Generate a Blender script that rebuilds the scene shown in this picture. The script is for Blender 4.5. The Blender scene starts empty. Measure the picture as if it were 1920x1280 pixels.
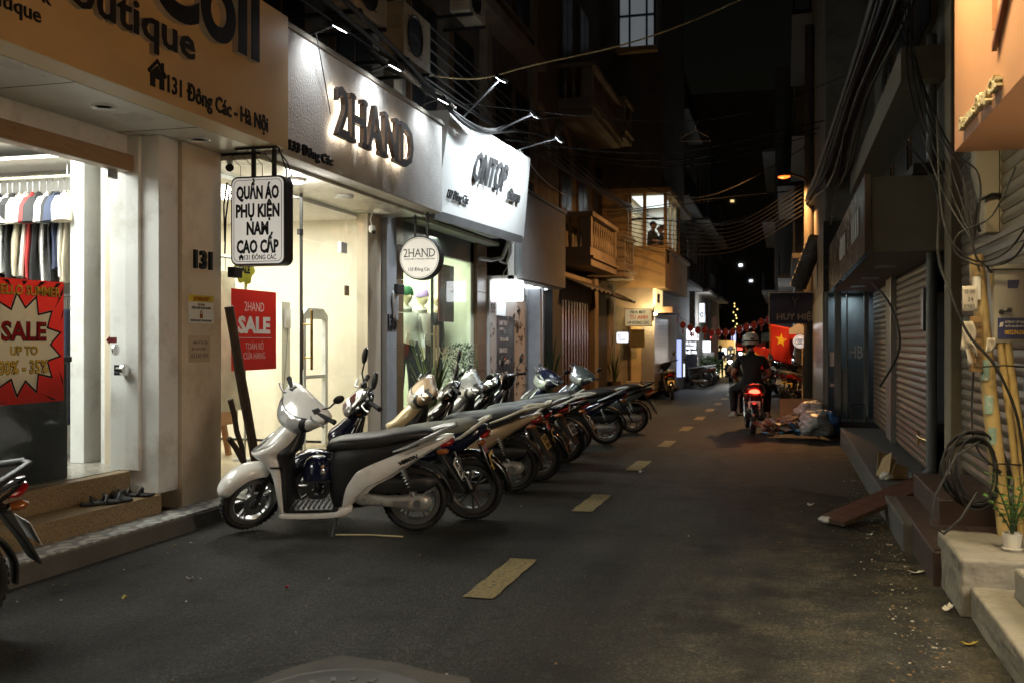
import bpy, bmesh, math, random
from mathutils import Vector, Matrix
R = math.radians
PI = math.pi
rnd = random.Random(7)
sc = bpy.context.scene
COL = sc.collection

# ------------------------------------------------------------------ camera, sky, added skyglow lamp, exposure
cam = bpy.data.cameras.new('camera')
cam.lens = 35.0
cam.sensor_width = 36.0
cam.clip_end = 600
cam.clip_start = 0.05
cam.dof.use_dof = True
cam.dof.focus_distance = 8.6
cam.dof.aperture_fstop = 3.2
cam_ob = bpy.data.objects.new('camera', cam)
cam_ob.location = (0, 0, 1.45)
cam_ob.rotation_euler = (R(90), 0, R(15.27))
COL.objects.link(cam_ob)
sc.camera = cam_ob

world = bpy.data.worlds.new('World')
sc.world = world
world.use_nodes = True
wn = world.node_tree.nodes
wl = world.node_tree.links
bg = wn['Background']
sky = wn.new('ShaderNodeTexSky')
sky.sky_type = 'NISHITA'
sky.sun_disc = False
sky.sun_elevation = R(4)
sky.sun_rotation = R(200)
tint = wn.new('ShaderNodeMix')
tint.data_type = 'RGBA'
tint.blend_type = 'MULTIPLY'
tint.inputs[0].default_value = 1
tint.inputs[7].default_value = (1.0, 0.72, 0.5, 1)
wl.new(sky.outputs[0], tint.inputs[6])
wl.new(tint.outputs[2], bg.inputs[0])
bg.inputs[1].default_value = 0.0006

sun = bpy.data.lights.new('skyglow', 'SUN')  # dim sun lamp added to stand for night skyglow
sun.energy = 0.012
sun.angle = R(12)
sun.color = (1.0, 0.9, 0.78)
sun_ob = bpy.data.objects.new('skyglow', sun)
sun_ob.rotation_euler = (R(35), R(12), R(20))
COL.objects.link(sun_ob)

sc.view_settings.view_transform = 'Standard'
sc.view_settings.look = 'None'
sc.view_settings.exposure = 1.25
sc.view_settings.gamma = 1.0
sc.view_settings.use_curve_mapping = False
sc.cycles.use_denoising = True
sc.cycles.max_bounces = 8
sc.cycles.diffuse_bounces = 4
sc.cycles.glossy_bounces = 4
sc.cycles.transparent_max_bounces = 16
sc.cycles.sample_clamp_indirect = 4.0
sc.cycles.blur_glossy = 0.6
sc.cycles.caustics_reflective = False
sc.cycles.caustics_refractive = False

# ------------------------------------------------------------------ helpers
class MB:
    """collects shapes into one mesh"""
    def __init__(s):
        s.v = []; s.f = []; s.mi = []; s.cur = 0
    def add(s, vs, fs):
        o = len(s.v)
        s.v += [tuple(p) for p in vs]
        s.f += [tuple(i + o for i in f) for f in fs]
        s.mi += [s.cur] * len(fs)
        return s
    def box(s, x0, x1, y0, y1, z0, z1):
        v = [(x, y, z) for z in (z0, z1) for y in (y0, y1) for x in (x0, x1)]
        return s.add(v, [(0, 2, 3, 1), (4, 5, 7, 6), (0, 1, 5, 4), (2, 6, 7, 3), (0, 4, 6, 2), (1, 3, 7, 5)])
    def obox(s, c, size, rz=0, rx=0, ry=0):
        m = Matrix.Translation(c) @ Matrix.Rotation(rz, 4, 'Z') @ Matrix.Rotation(ry, 4, 'Y') @ Matrix.Rotation(rx, 4, 'X')
        a, b, d = size[0] / 2, size[1] / 2, size[2] / 2
        v = [m @ Vector((x, y, z)) for z in (-d, d) for y in (-b, b) for x in (-a, a)]
        return s.add(v, [(0, 2, 3, 1), (4, 5, 7, 6), (0, 1, 5, 4), (2, 6, 7, 3), (0, 4, 6, 2), (1, 3, 7, 5)])
    def bar(s, a, b, w, h, up=(0, 0, 1)):
        a = Vector(a); b = Vector(b)
        t = (b - a).normalized(); u = Vector(up)
        if abs(t.dot(u)) > .98: u = Vector((1, 0, 0))
        r = t.cross(u).normalized(); u = r.cross(t)
        v = []
        for p in (a, b):
            for i, j in ((-1, -1), (1, -1), (1, 1), (-1, 1)):
                v.append(p + r * (i * w / 2) + u * (j * h / 2))
        return s.add(v, [(3, 2, 1, 0), (4, 5, 6, 7), (0, 1, 5, 4), (1, 2, 6, 5), (2, 3, 7, 6), (3, 0, 4, 7)])
    def tube(s, pts, r, n=8, cap=True, flat=1.0):
        pts = [Vector(p) for p in pts]
        N = len(pts)
        rs = r if isinstance(r, (list, tuple)) else [r] * N
        v = []; f = []
        pu = None
        for i, p in enumerate(pts):
            t = (pts[min(i + 1, N - 1)] - pts[max(i - 1, 0)])
            if t.length < 1e-9: t = Vector((0, 0, 1))
            t.normalize()
            if pu is None:
                pu = Vector((0, 0, 1)) if abs(t.z) < .9 else Vector((1, 0, 0))
            a = t.cross(pu)
            if a.length < 1e-6: a = t.cross(Vector((0, 1, 0)))
            a.normalize(); b = a.cross(t).normalized(); pu = b
            for k in range(n):
                q = 2 * PI * k / n
                v.append(p + a * (math.cos(q) * rs[i]) + b * (math.sin(q) * rs[i] * flat))
        for i in range(N - 1):
            for k in range(n):
                f.append((i * n + k, i * n + (k + 1) % n, (i + 1) * n + (k + 1) % n, (i + 1) * n + k))
        if cap:
            f.append(tuple(range(n))[::-1]); f.append(tuple((N - 1) * n + k for k in range(n)))
        return s.add(v, f)
    def cyl(s, a, b, r, n=16, r2=None):
        return s.tube([a, b], [r, r if r2 is None else r2], n)
    def prism(s, poly, o, u, w, d):
        """polygon (2D) in plane o+u*x+w*y, thickened along d (vector)"""
        o = Vector(o); u = Vector(u); w = Vector(w); d = Vector(d)
        n = len(poly)
        v = [o + u * x + w * y for x, y in poly] + [o + u * x + w * y + d for x, y in poly]
        f = [tuple(range(n))[::-1], tuple(range(n, 2 * n))]
        f += [(i, (i + 1) % n, n + (i + 1) % n, n + i) for i in range(n)]
        return s.add(v, f)
    def rings(s, rs, cap=True):
        n = len(rs[0]); v = [p for r in rs for p in r]; f = []
        for i in range(len(rs) - 1):
            for k in range(n):
                f.append((i * n + k, i * n + (k + 1) % n, (i + 1) * n + (k + 1) % n, (i + 1) * n + k))
        if cap:
            f.append(tuple(range(n))[::-1]); f.append(tuple((len(rs) - 1) * n + k for k in range(n)))
        return s.add(v, f)
    def loft(s, secs, sub=4, seg=20, cap=True, mirror=False):
        """secs: (x, z, half width y, half height, angle of height axis in xz, exponent, y centre)"""
        S = [tuple(q) + (0.0,) * (7 - len(q)) for q in secs]
        out = []
        for i in range(len(S) - 1):
            p0, p1, p2, p3 = S[max(i - 1, 0)], S[i], S[i + 1], S[min(i + 2, len(S) - 1)]
            for k in range(sub):
                t = k / sub
                out.append([.5 * (2 * b + (c - a) * t + (2 * a - 5 * b + 4 * c - d) * t * t + (3 * b - a - 3 * c + d) * t ** 3)
                            for a, b, c, d in zip(p0, p1, p2, p3)])
        out.append(list(S[-1]))
        for sg in ((1, -1) if mirror else (1,)):
            rs = []
            for x, z, w, h, ang, n, y in out:
                w = max(w, .001); h = max(h, .001); n = max(n, 1.2)
                bx, bz = math.cos(R(ang)), math.sin(R(ang))
                ring = []
                for k in range(seg):
                    q = 2 * PI * k / seg
                    cq, sq = math.cos(q), math.sin(q)
                    a = math.copysign(abs(cq) ** (2 / n), cq) * w
                    b = math.copysign(abs(sq) ** (2 / n), sq) * h
                    ring.append((x + bx * b, sg * y + a, z + bz * b))
                rs.append(ring)
            s.rings(rs, cap)
        return s
    def lofty(s, half, sub=4, seg=24, front=None, grow=1.0):
        """loft across the width; half: (y, x, z, half length, half height, tilt, exponent) from the middle outwards, mirrored"""
        S = [(-q[0],) + tuple(q[1:]) for q in half[:0:-1]] + [tuple(q) for q in half]
        out = []
        for i in range(len(S) - 1):
            p0, p1, p2, p3 = S[max(i - 1, 0)], S[i], S[i + 1], S[min(i + 2, len(S) - 1)]
            for k in range(sub):
                t = k / sub
                out.append([.5 * (2 * b + (c - a) * t + (2 * a - 5 * b + 4 * c - d) * t * t + (3 * b - a - 3 * c + d) * t ** 3) for a, b, c, d in zip(p0, p1, p2, p3)])
        out.append(list(S[-1])); rs = []
        for y, x, z, hx, hz, tl, n in out:
            ring = []; c, si = math.cos(R(tl)), math.sin(R(tl))
            for k in range(seg):
                q = 2 * PI * k / seg
                a = math.copysign(abs(math.cos(q)) ** (2 / n), math.cos(q)) * max(hx, .001); b = math.copysign(abs(math.sin(q)) ** (2 / n), math.sin(q)) * max(hz, .001)
                a *= grow; b *= grow
                if front: a = max(a, front[0] * hx); b = min(max(b, front[1] * hz), front[2] * hz)
                ring.append((x + c * a - si * b, y, z + si * a + c * b))
            rs.append(ring)
        return s.rings(rs)
    def lathe(s, prof, c=(0, 0, 0), axis='Z', n=32, closed=False, caps=True):
        """prof: (radius, along) pairs"""
        c = Vector(c); v = []; f = []
        for k in range(n):
            q = 2 * PI * k / n
            for r, h in prof:
                a, b = r * math.cos(q), r * math.sin(q)
                p = {'Z': (a, b, h), 'Y': (a, h, b), 'X': (h, a, b)}[axis]
                v.append(c + Vector(p))
        m = len(prof)
        for k in range(n):
            for j in range(m if closed else m - 1):
                j2 = (j + 1) % m
                f.append((k * m + j, ((k + 1) % n) * m + j, ((k + 1) % n) * m + j2, k * m + j2))
        if not closed and caps:
            if prof[0][0] > 1e-6: f.append(tuple(k * m for k in range(n)))
            if prof[-1][0] > 1e-6: f.append(tuple(k * m + m - 1 for k in range(n)))
        return s.add(v, f)
    def ell(s, c, rx, ry, rz, n=16, m=10, rot=None):
        c = Vector(c); v = []; f = []
        for i in range(m + 1):
            t = PI * i / m
            for k in range(n):
                q = 2 * PI * k / n
                p = Vector((rx * math.sin(t) * math.cos(q), ry * math.sin(t) * math.sin(q), rz * math.cos(t)))
                if rot: p = rot @ p
                v.append(c + p)
        for i in range(m):
            for k in range(n):
                f.append((i * n + k, i * n + (k + 1) % n, (i + 1) * n + (k + 1) % n, (i + 1) * n + k))
        return s.add(v, f)
    def grid(s, fn, nu, nv):
        v = [fn(i / nu, j / nv) for i in range(nu + 1) for j in range(nv + 1)]
        f = [(i * (nv + 1) + j, (i + 1) * (nv + 1) + j, (i + 1) * (nv + 1) + j + 1, i * (nv + 1) + j + 1) for i in range(nu) for j in range(nv)]
        return s.add(v, f)
    def mesh(s, name, mats, smooth=False, doubles=True):
        me = bpy.data.meshes.new(name)
        me.from_pydata(s.v, [], s.f)
        mats = mats if isinstance(mats, (list, tuple)) else [mats]
        for m in mats: me.materials.append(m)
        if len(mats) > 1: me.polygons.foreach_set('material_index', s.mi)
        bm = bmesh.new(); bm.from_mesh(me)
        if doubles: bmesh.ops.remove_doubles(bm, verts=bm.verts, dist=1e-6)
        bmesh.ops.recalc_face_normals(bm, faces=bm.faces)
        bm.to_mesh(me); bm.free()
        if smooth:
            me.polygons.foreach_set('use_smooth', [True] * len(me.polygons))
            me.set_sharp_from_angle(angle=R(38 if smooth is True else smooth))
        return me
    def build(s, name, mats, parent=None, smooth=False, bevel=0.0, local=False, seg=2):
        me = s.mesh(name, mats, smooth)
        o = bpy.data.objects.new(name, me)
        return link(o, parent, bevel, local, seg)

def link(o, parent=None, bevel=0.0, local=False, seg=2):
    COL.objects.link(o)
    if parent is not None:
        o.parent = parent
        if not local and parent.type == 'EMPTY':
            o.matrix_parent_inverse = (Matrix.Translation(parent.location) @ parent.rotation_euler.to_matrix().to_4x4()).inverted()
    if bevel:
        m = o.modifiers.new('bevel', 'BEVEL'); m.width = bevel; m.segments = seg
        m.limit_method = 'ANGLE'; m.angle_limit = R(40)
    return o

def tag(o, label=None, cat=None, group=None, kind=None):
    if label: o['label'] = label
    if cat: o['category'] = cat
    if group: o['group'] = group
    if kind: o['kind'] = kind
    return o

def thing(name, label, cat, loc=(0, 0, 0), group=None, rz=0.0):
    o = bpy.data.objects.new(name, None)
    o.empty_display_size = .1
    o.location = loc; o.rotation_euler = (0, 0, rz)
    COL.objects.link(o)
    return tag(o, label, cat, group)

def struct(name, mb, mat, label, smooth=False, bevel=0.0):
    o = mb.build(name, mat, None, smooth, bevel)
    return tag(o, label, None, None, 'structure')

KIDS = {}
def copy_tree(o, mats=None, parent=None, skip=()):
    """copy of a thing with copies of its parts and sub-parts; mats replaces materials by name"""
    c = o.copy(); COL.objects.link(c)
    if parent is not None: c.parent = parent
    if mats and c.type == 'MESH':
        for i, sl in enumerate(c.material_slots):
            m = o.material_slots[i].material
            if m and m.name in mats:
                sl.link = 'OBJECT'; sl.material = mats[m.name]
    for ch in KIDS.get(o, []):
        if ch.name.split('.')[0] in skip: continue
        copy_tree(ch, mats, c, skip)
    return c

# ------------------------------------------------------------------ text
def text_raw(s, bold=0.0, ext=0.0, res=2):
    c = bpy.data.curves.new('text', 'FONT')
    c.body = s; c.resolution_u = res; c.offset = bold; c.extrude = .5
    o = bpy.data.objects.new('text', c)
    me = bpy.data.meshes.new_from_object(o)
    vs = [tuple(v.co) for v in me.vertices]; fs = [tuple(p.vertices) for p in me.polygons]
    bpy.data.objects.remove(o); bpy.data.curves.remove(c); bpy.data.meshes.remove(me)
    return vs, fs

def text(s, org, right, up, h=None, w=None, ext=.004, bold=0.0, name='lettering', mat=None, parent=None,
         align='C', shear=0.0, letters=False, local=False, back=0.0, extra=None, res=2):
    """lettering standing proud of a face: org is the middle (or left end) of the base line"""
    vs, fs = text_raw(s, bold, 0, res)
    org = Vector(org); r = Vector(right).normalized(); u = Vector(up).normalized(); n = r.cross(u)
    x0 = min(v[0] for v in vs); x1 = max(v[0] for v in vs)
    y0 = 0.0; y1 = max(v[1] for v in vs)
    capref = text_raw('H', bold)[0]
    caph = max(v[1] for v in capref)
    sy = (h / caph) if h else None
    sx = (w / (x1 - x0)) if w else sy
    if sy is None: sy = sx
    out = []
    for x, y, z in vs:
        xx = (x - x0) * sx
        if align == 'C': xx -= (x1 - x0) * sx / 2
        if align == 'R': xx -= (x1 - x0) * sx
        xx += shear * y * sy
        out.append((xx, y * sy, back + (z + .5) * ext))
    def put(idx):
        mp = {}; mv = []
        mf = []
        for f in idx:
            q = []
            for i in fs[f]:
                if i not in mp: mp[i] = len(mv); mv.append(org + r * out[i][0] + u * out[i][1] + n * out[i][2])
                q.append(mp[i])
            mf.append(tuple(q))
        mb = MB(); mb.add(mv, mf)
        return mb
    if not letters:
        return put(range(len(fs))).build(name, mat, parent, local=local)
    # one object per letter: islands grouped by overlap along the line
    par = list(range(len(vs)))
    def find(a):
        while par[a] != a: par[a] = par[par[a]]; a = par[a]
        return a
    # weld coincident verts so that sides and faces join
    key = {}
    for i, v in enumerate(out):
        k = (round(v[0], 5), round(v[1], 5), round(v[2], 5))
        if k in key: par[find(i)] = find(key[k])
        else: key[k] = i
    for f in fs:
        for i in f[1:]: par[find(i)] = find(f[0])
    isl = {}
    for k, f in enumerate(fs): isl.setdefault(find(f[0]), []).append(k)
    it = []
    for k, fl in isl.items():
        xs = [out[i][0] for f in fl for i in fs[f]]
        it.append([min(xs), max(xs), fl])
    it.sort(key=lambda q: q[0])
    grp = []
    for a, b, fl in it:
        if grp and min(b, grp[-1][1]) - max(a, grp[-1][0]) > .45 * min(b - a, grp[-1][1] - grp[-1][0]):
            grp[-1][0] = min(a, grp[-1][0]); grp[-1][1] = max(b, grp[-1][1]); grp[-1][2] += fl
        else: grp.append([a, b, list(fl)])
    obs = []
    for gi, (a, b, fl) in enumerate(grp):
        mb = put(fl)
        if extra: extra(mb, gi, a, b, org, r, u, n)
        obs.append(mb.build(name, mat, parent, local=local))
    return obs

# ------------------------------------------------------------------ materials
def _new(name):
    m = bpy.data.materials.new(name); m.use_nodes = True
    return m, m.node_tree.nodes, m.node_tree.links, m.node_tree.nodes['Principled BSDF']

def pm(name, col, rough=.5, metal=0.0, var=.18, scale=5.0, bump=0.0, bscale=60.0, coat=0.0, spec=.5, spots=None, sscale=3.0, strch=None, rvar=.12):
    m, n, l, b = _new(name)
    tc = n.new('ShaderNodeTexCoord')
    vec = tc.outputs['Object']
    if strch:
        mp = n.new('ShaderNodeMapping'); mp.inputs['Scale'].default_value = strch
        l.new(vec, mp.inputs[0]); vec = mp.outputs[0]
    nz = n.new('ShaderNodeTexNoise'); nz.inputs['Scale'].default_value = scale; nz.inputs['Detail'].default_value = 6
    l.new(vec, nz.inputs['Vector'])
    rp = n.new('ShaderNodeMapRange')
    rp.inputs[1].default_value = .3; rp.inputs[2].default_value = .7
    rp.inputs[3].default_value = 1 - var; rp.inputs[4].default_value = 1 + var * .6
    l.new(nz.outputs[0], rp.inputs[0])
    hs = n.new('ShaderNodeHueSaturation'); hs.inputs['Color'].default_value = (*col, 1)
    l.new(rp.outputs[0], hs.inputs['Value'])
    cout = hs.outputs[0]
    if spots:
        n2 = n.new('ShaderNodeTexNoise'); n2.inputs['Scale'].default_value = sscale; n2.inputs['Detail'].default_value = 9; n2.inputs['Roughness'].default_value = .68
        l.new(vec, n2.inputs['Vector'])
        r2 = n.new('ShaderNodeMapRange'); r2.inputs[1].default_value = .52; r2.inputs[2].default_value = .68
        l.new(n2.outputs[0], r2.inputs[0])
        mx = n.new('ShaderNodeMix'); mx.data_type = 'RGBA'
        l.new(r2.outputs[0], mx.inputs[0]); l.new(cout, mx.inputs[6]); mx.inputs[7].default_value = (*spots, 1)
        cout = mx.outputs[2]
    l.new(cout, b.inputs['Base Color'])
    r3 = n.new('ShaderNodeMapRange'); r3.inputs[3].default_value = max(rough - rvar, .02); r3.inputs[4].default_value = min(rough + rvar, 1)
    l.new(nz.outputs[0], r3.inputs[0]); l.new(r3.outputs[0], b.inputs['Roughness'])
    b.inputs['Metallic'].default_value = metal
    b.inputs['Coat Weight'].default_value = coat
    b.inputs['Coat Roughness'].default_value = .06
    b.inputs['Specular IOR Level'].default_value = spec
    if bump:
        nb = n.new('ShaderNodeTexNoise'); nb.inputs['Scale'].default_value = bscale; nb.inputs['Detail'].default_value = 5
        l.new(vec, nb.inputs['Vector'])
        bp = n.new('ShaderNodeBump'); bp.inputs['Strength'].default_value = bump; bp.inputs['Distance'].default_value = .01
        l.new(nb.outputs[0], bp.inputs['Height']); l.new(bp.outputs[0], b.inputs['Normal'])
    return m

def tmat(name, col):
    m, n, l, b = _new(name)
    b.inputs['Base Color'].default_value = (*col, 1); b.inputs['Roughness'].default_value = .5
    tl = n.new('ShaderNodeBsdfTranslucent'); tl.inputs[0].default_value = (*col, 1)
    mx = n.new('ShaderNodeMixShader'); mx.inputs[0].default_value = .28
    l.new(b.outputs[0], mx.inputs[1]); l.new(tl.outputs[0], mx.inputs[2]); l.new(mx.outputs[0], n['Material Output'].inputs[0])
    return m

def em(name, col, strength, base=(.8, .8, .8)):
    m, n, l, b = _new(name)
    b.inputs['Base Color'].default_value = (*base, 1)
    b.inputs['Emission Color'].default_value = (*col, 1)
    tc = n.new('ShaderNodeTexCoord'); nz = n.new('ShaderNodeTexNoise'); nz.inputs['Scale'].default_value = 3
    l.new(tc.outputs['Object'], nz.inputs['Vector'])
    mr = n.new('ShaderNodeMapRange'); mr.inputs[3].default_value = strength * .85; mr.inputs[4].default_value = strength * 1.15
    l.new(nz.outputs[0], mr.inputs[0]); l.new(mr.outputs[0], b.inputs['Emission Strength'])
    b.inputs['Roughness'].default_value = .4
    return m

def glassmat(name, tintc=(.95, .98, .96), ior=1.45, rough=0.0, haze=0.0):
    m, n, l, b = _new(name)
    n.remove(b)
    out = n['Material Output']
    tr = n.new('ShaderNodeBsdfTransparent'); tr.inputs[0].default_value = (*tintc, 1)
    gl = n.new('ShaderNodeBsdfGlossy'); gl.inputs['Roughness'].default_value = rough
    fr = n.new('ShaderNodeFresnel'); fr.inputs[0].default_value = ior
    mx = n.new('ShaderNodeMixShader')
    ge = n.new('ShaderNodeNewGeometry'); iv = n.new('ShaderNodeMath'); iv.operation = 'SUBTRACT'; iv.inputs[0].default_value = 1; l.new(ge.outputs['Backfacing'], iv.inputs[1])
    mu = n.new('ShaderNodeMath'); mu.operation = 'MULTIPLY'; l.new(fr.outputs[0], mu.inputs[0]); l.new(iv.outputs[0], mu.inputs[1])
    l.new(mu.outputs[0], mx.inputs[0]); l.new(tr.outputs[0], mx.inputs[1]); l.new(gl.outputs[0], mx.inputs[2])
    last = mx
    if haze:
        df = n.new('ShaderNodeBsdfDiffuse'); df.inputs[0].default_value = (.5, .5, .48, 1)
        nz = n.new('ShaderNodeTexNoise'); nz.inputs['Scale'].default_value = 2.5; nz.inputs['Detail'].default_value = 6
        tc = n.new('ShaderNodeTexCoord'); l.new(tc.outputs['Object'], nz.inputs['Vector'])
        mr = n.new('ShaderNodeMapRange'); mr.inputs[1].default_value = .35; mr.inputs[2].default_value = .75; mr.inputs[3].default_value = 0; mr.inputs[4].default_value = haze
        l.new(nz.outputs[0], mr.inputs[0])
        m2 = n.new('ShaderNodeMixShader'); l.new(mr.outputs[0], m2.inputs[0]); l.new(mx.outputs[0], m2.inputs[1]); l.new(df.outputs[0], m2.inputs[2])
        last = m2
    l.new(last.outputs[0], out.inputs[0])
    return m

M = {}
M['plaster_cream'] = pm('plaster_cream', (.64, .55, .42), .8, var=.12, scale=2, bump=.15, spots=(.46, .38, .28), sscale=1.2)
M['white_frame'] = pm('white_frame', (.78, .79, .78), .35, var=.06, scale=3, spots=(.55, .54, .5), sscale=2.2)
M['soffit_white'] = pm('soffit_white', (.62, .60, .54), .3, var=.08, scale=2, spots=(.45, .42, .36), sscale=1.1)
M['tan_board'] = pm('tan_board', (.56, .41, .215), .5, var=.06, scale=1.5)
M['black_letter'] = pm('black_letter', (.008, .008, .009), .6, spec=.25)
M['letter_side'] = pm('letter_side', (.5, .48, .44), .35)
M['wood_header'] = pm('wood_header', (.3, .2, .115), .45, strch=(8, 1, 8))
M['granite'] = pm('granite', (.28, .205, .11), .42, var=.55, scale=150, bump=.05, spots=(.05, .04, .03), sscale=60)
M['kerb_concrete'] = pm('kerb_concrete', (.10, .096, .088), .8, var=.25, scale=4, bump=.4, bscale=40, spots=(.1, .1, .09))
M['concrete'] = pm('concrete', (.23, .212, .175), .85, var=.3, scale=4, bump=.5, bscale=30, spots=(.15, .13, .095), sscale=4)
M['dark_concrete'] = pm('dark_concrete', (.075, .072, .068), .75, var=.3, scale=3, bump=.3, bscale=30)
M['red_tile'] = pm('red_tile', (.05, .03, .025), .55, var=.25, scale=6, bump=.08)
M['ramp_tile'] = pm('ramp_tile', (.075, .032, .024), .5, var=.3, scale=8)
M['steel_dark'] = pm('steel_dark', (.03, .03, .032), .42, metal=.3)
M['chrome'] = pm('chrome', (.75, .75, .75), .12, metal=1.0, var=.05)
M['alu'] = pm('alu', (.5, .5, .5), .35, metal=.9, var=.1)
M['brass'] = pm('brass', (.65, .43, .15), .25, metal=1.0)
M['wood_dark'] = pm('wood_dark', (.075, .052, .034), .75, strch=(12, 12, 1.5), var=.5, bump=.5, bscale=20)
M['wood_bench'] = pm('wood_bench', (.36, .16, .06), .45, strch=(3, 12, 12), var=.3)
M['rubber'] = pm('rubber', (.018, .018, .019), .8, var=.3, bump=.2, bscale=120)
M['black_plastic'] = pm('black_plastic', (.018, .018, .019), .5, var=.2, bump=.05, bscale=200)
M['seat_vinyl'] = pm('seat_vinyl', (.028, .026, .025), .45, bump=.12, bscale=260)
M['paint_white'] = pm('paint_white', (.82, .80, .76), .22, coat=.7, var=.05, spots=(.66, .62, .56), sscale=7)
M['lens'] = None
M['red_lens'] = pm('red_lens', (.35, .012, .012), .15, coat=1, var=.05)
M['amber_lens'] = pm('amber_lens', (.3, .085, .015), .15, coat=1)
M['plate_yellow'] = pm('plate_yellow', (.62, .42, .1), .4, var=.1)
M['plate_white'] = pm('plate_white', (.7, .7, .66), .4, var=.1)
M['pale_rail'] = pm('pale_rail', (.55, .54, .5), .35, var=.1)
M['engine'] = pm('engine', (.55, .53, .49), .38, metal=.5, var=.25, spots=(.3, .28, .25), sscale=10)
M['exhaust'] = pm('exhaust', (.05, .05, .05), .4, metal=.6)
M['cable'] = pm('cable', (.012, .012, .012), .6)
M['cable_tan'] = pm('cable_tan', (.4, .29, .13), .55)
M['white_paint'] = pm('white_paint', (.7, .68, .64), .6, var=.08)
M['glass'] = glassmat('glass', haze=.05)
M['glass_old'] = glassmat('glass_old', (.9, .93, .91), 1.5, .02, .12)

def lensmat():
    m, n, l, b = _new('lens')
    b.inputs['Base Color'].default_value = (.55, .56, .56, 1)
    b.inputs['Metallic'].default_value = .4
    b.inputs['Roughness'].default_value = .14
    b.inputs['Coat Weight'].default_value = 1
    b.inputs['Coat Roughness'].default_value = .03
    tc = n.new('ShaderNodeTexCoord'); vo = n.new('ShaderNodeTexVoronoi'); vo.inputs['Scale'].default_value = 15
    l.new(tc.outputs['Object'], vo.inputs['Vector'])
    bp = n.new('ShaderNodeBump'); bp.inputs['Strength'].default_value = .35; bp.inputs['Distance'].default_value = .02
    l.new(vo.outputs['Distance'], bp.inputs['Height']); l.new(bp.outputs[0], b.inputs['Normal'])
    return m
M['lens'] = lensmat()

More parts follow.
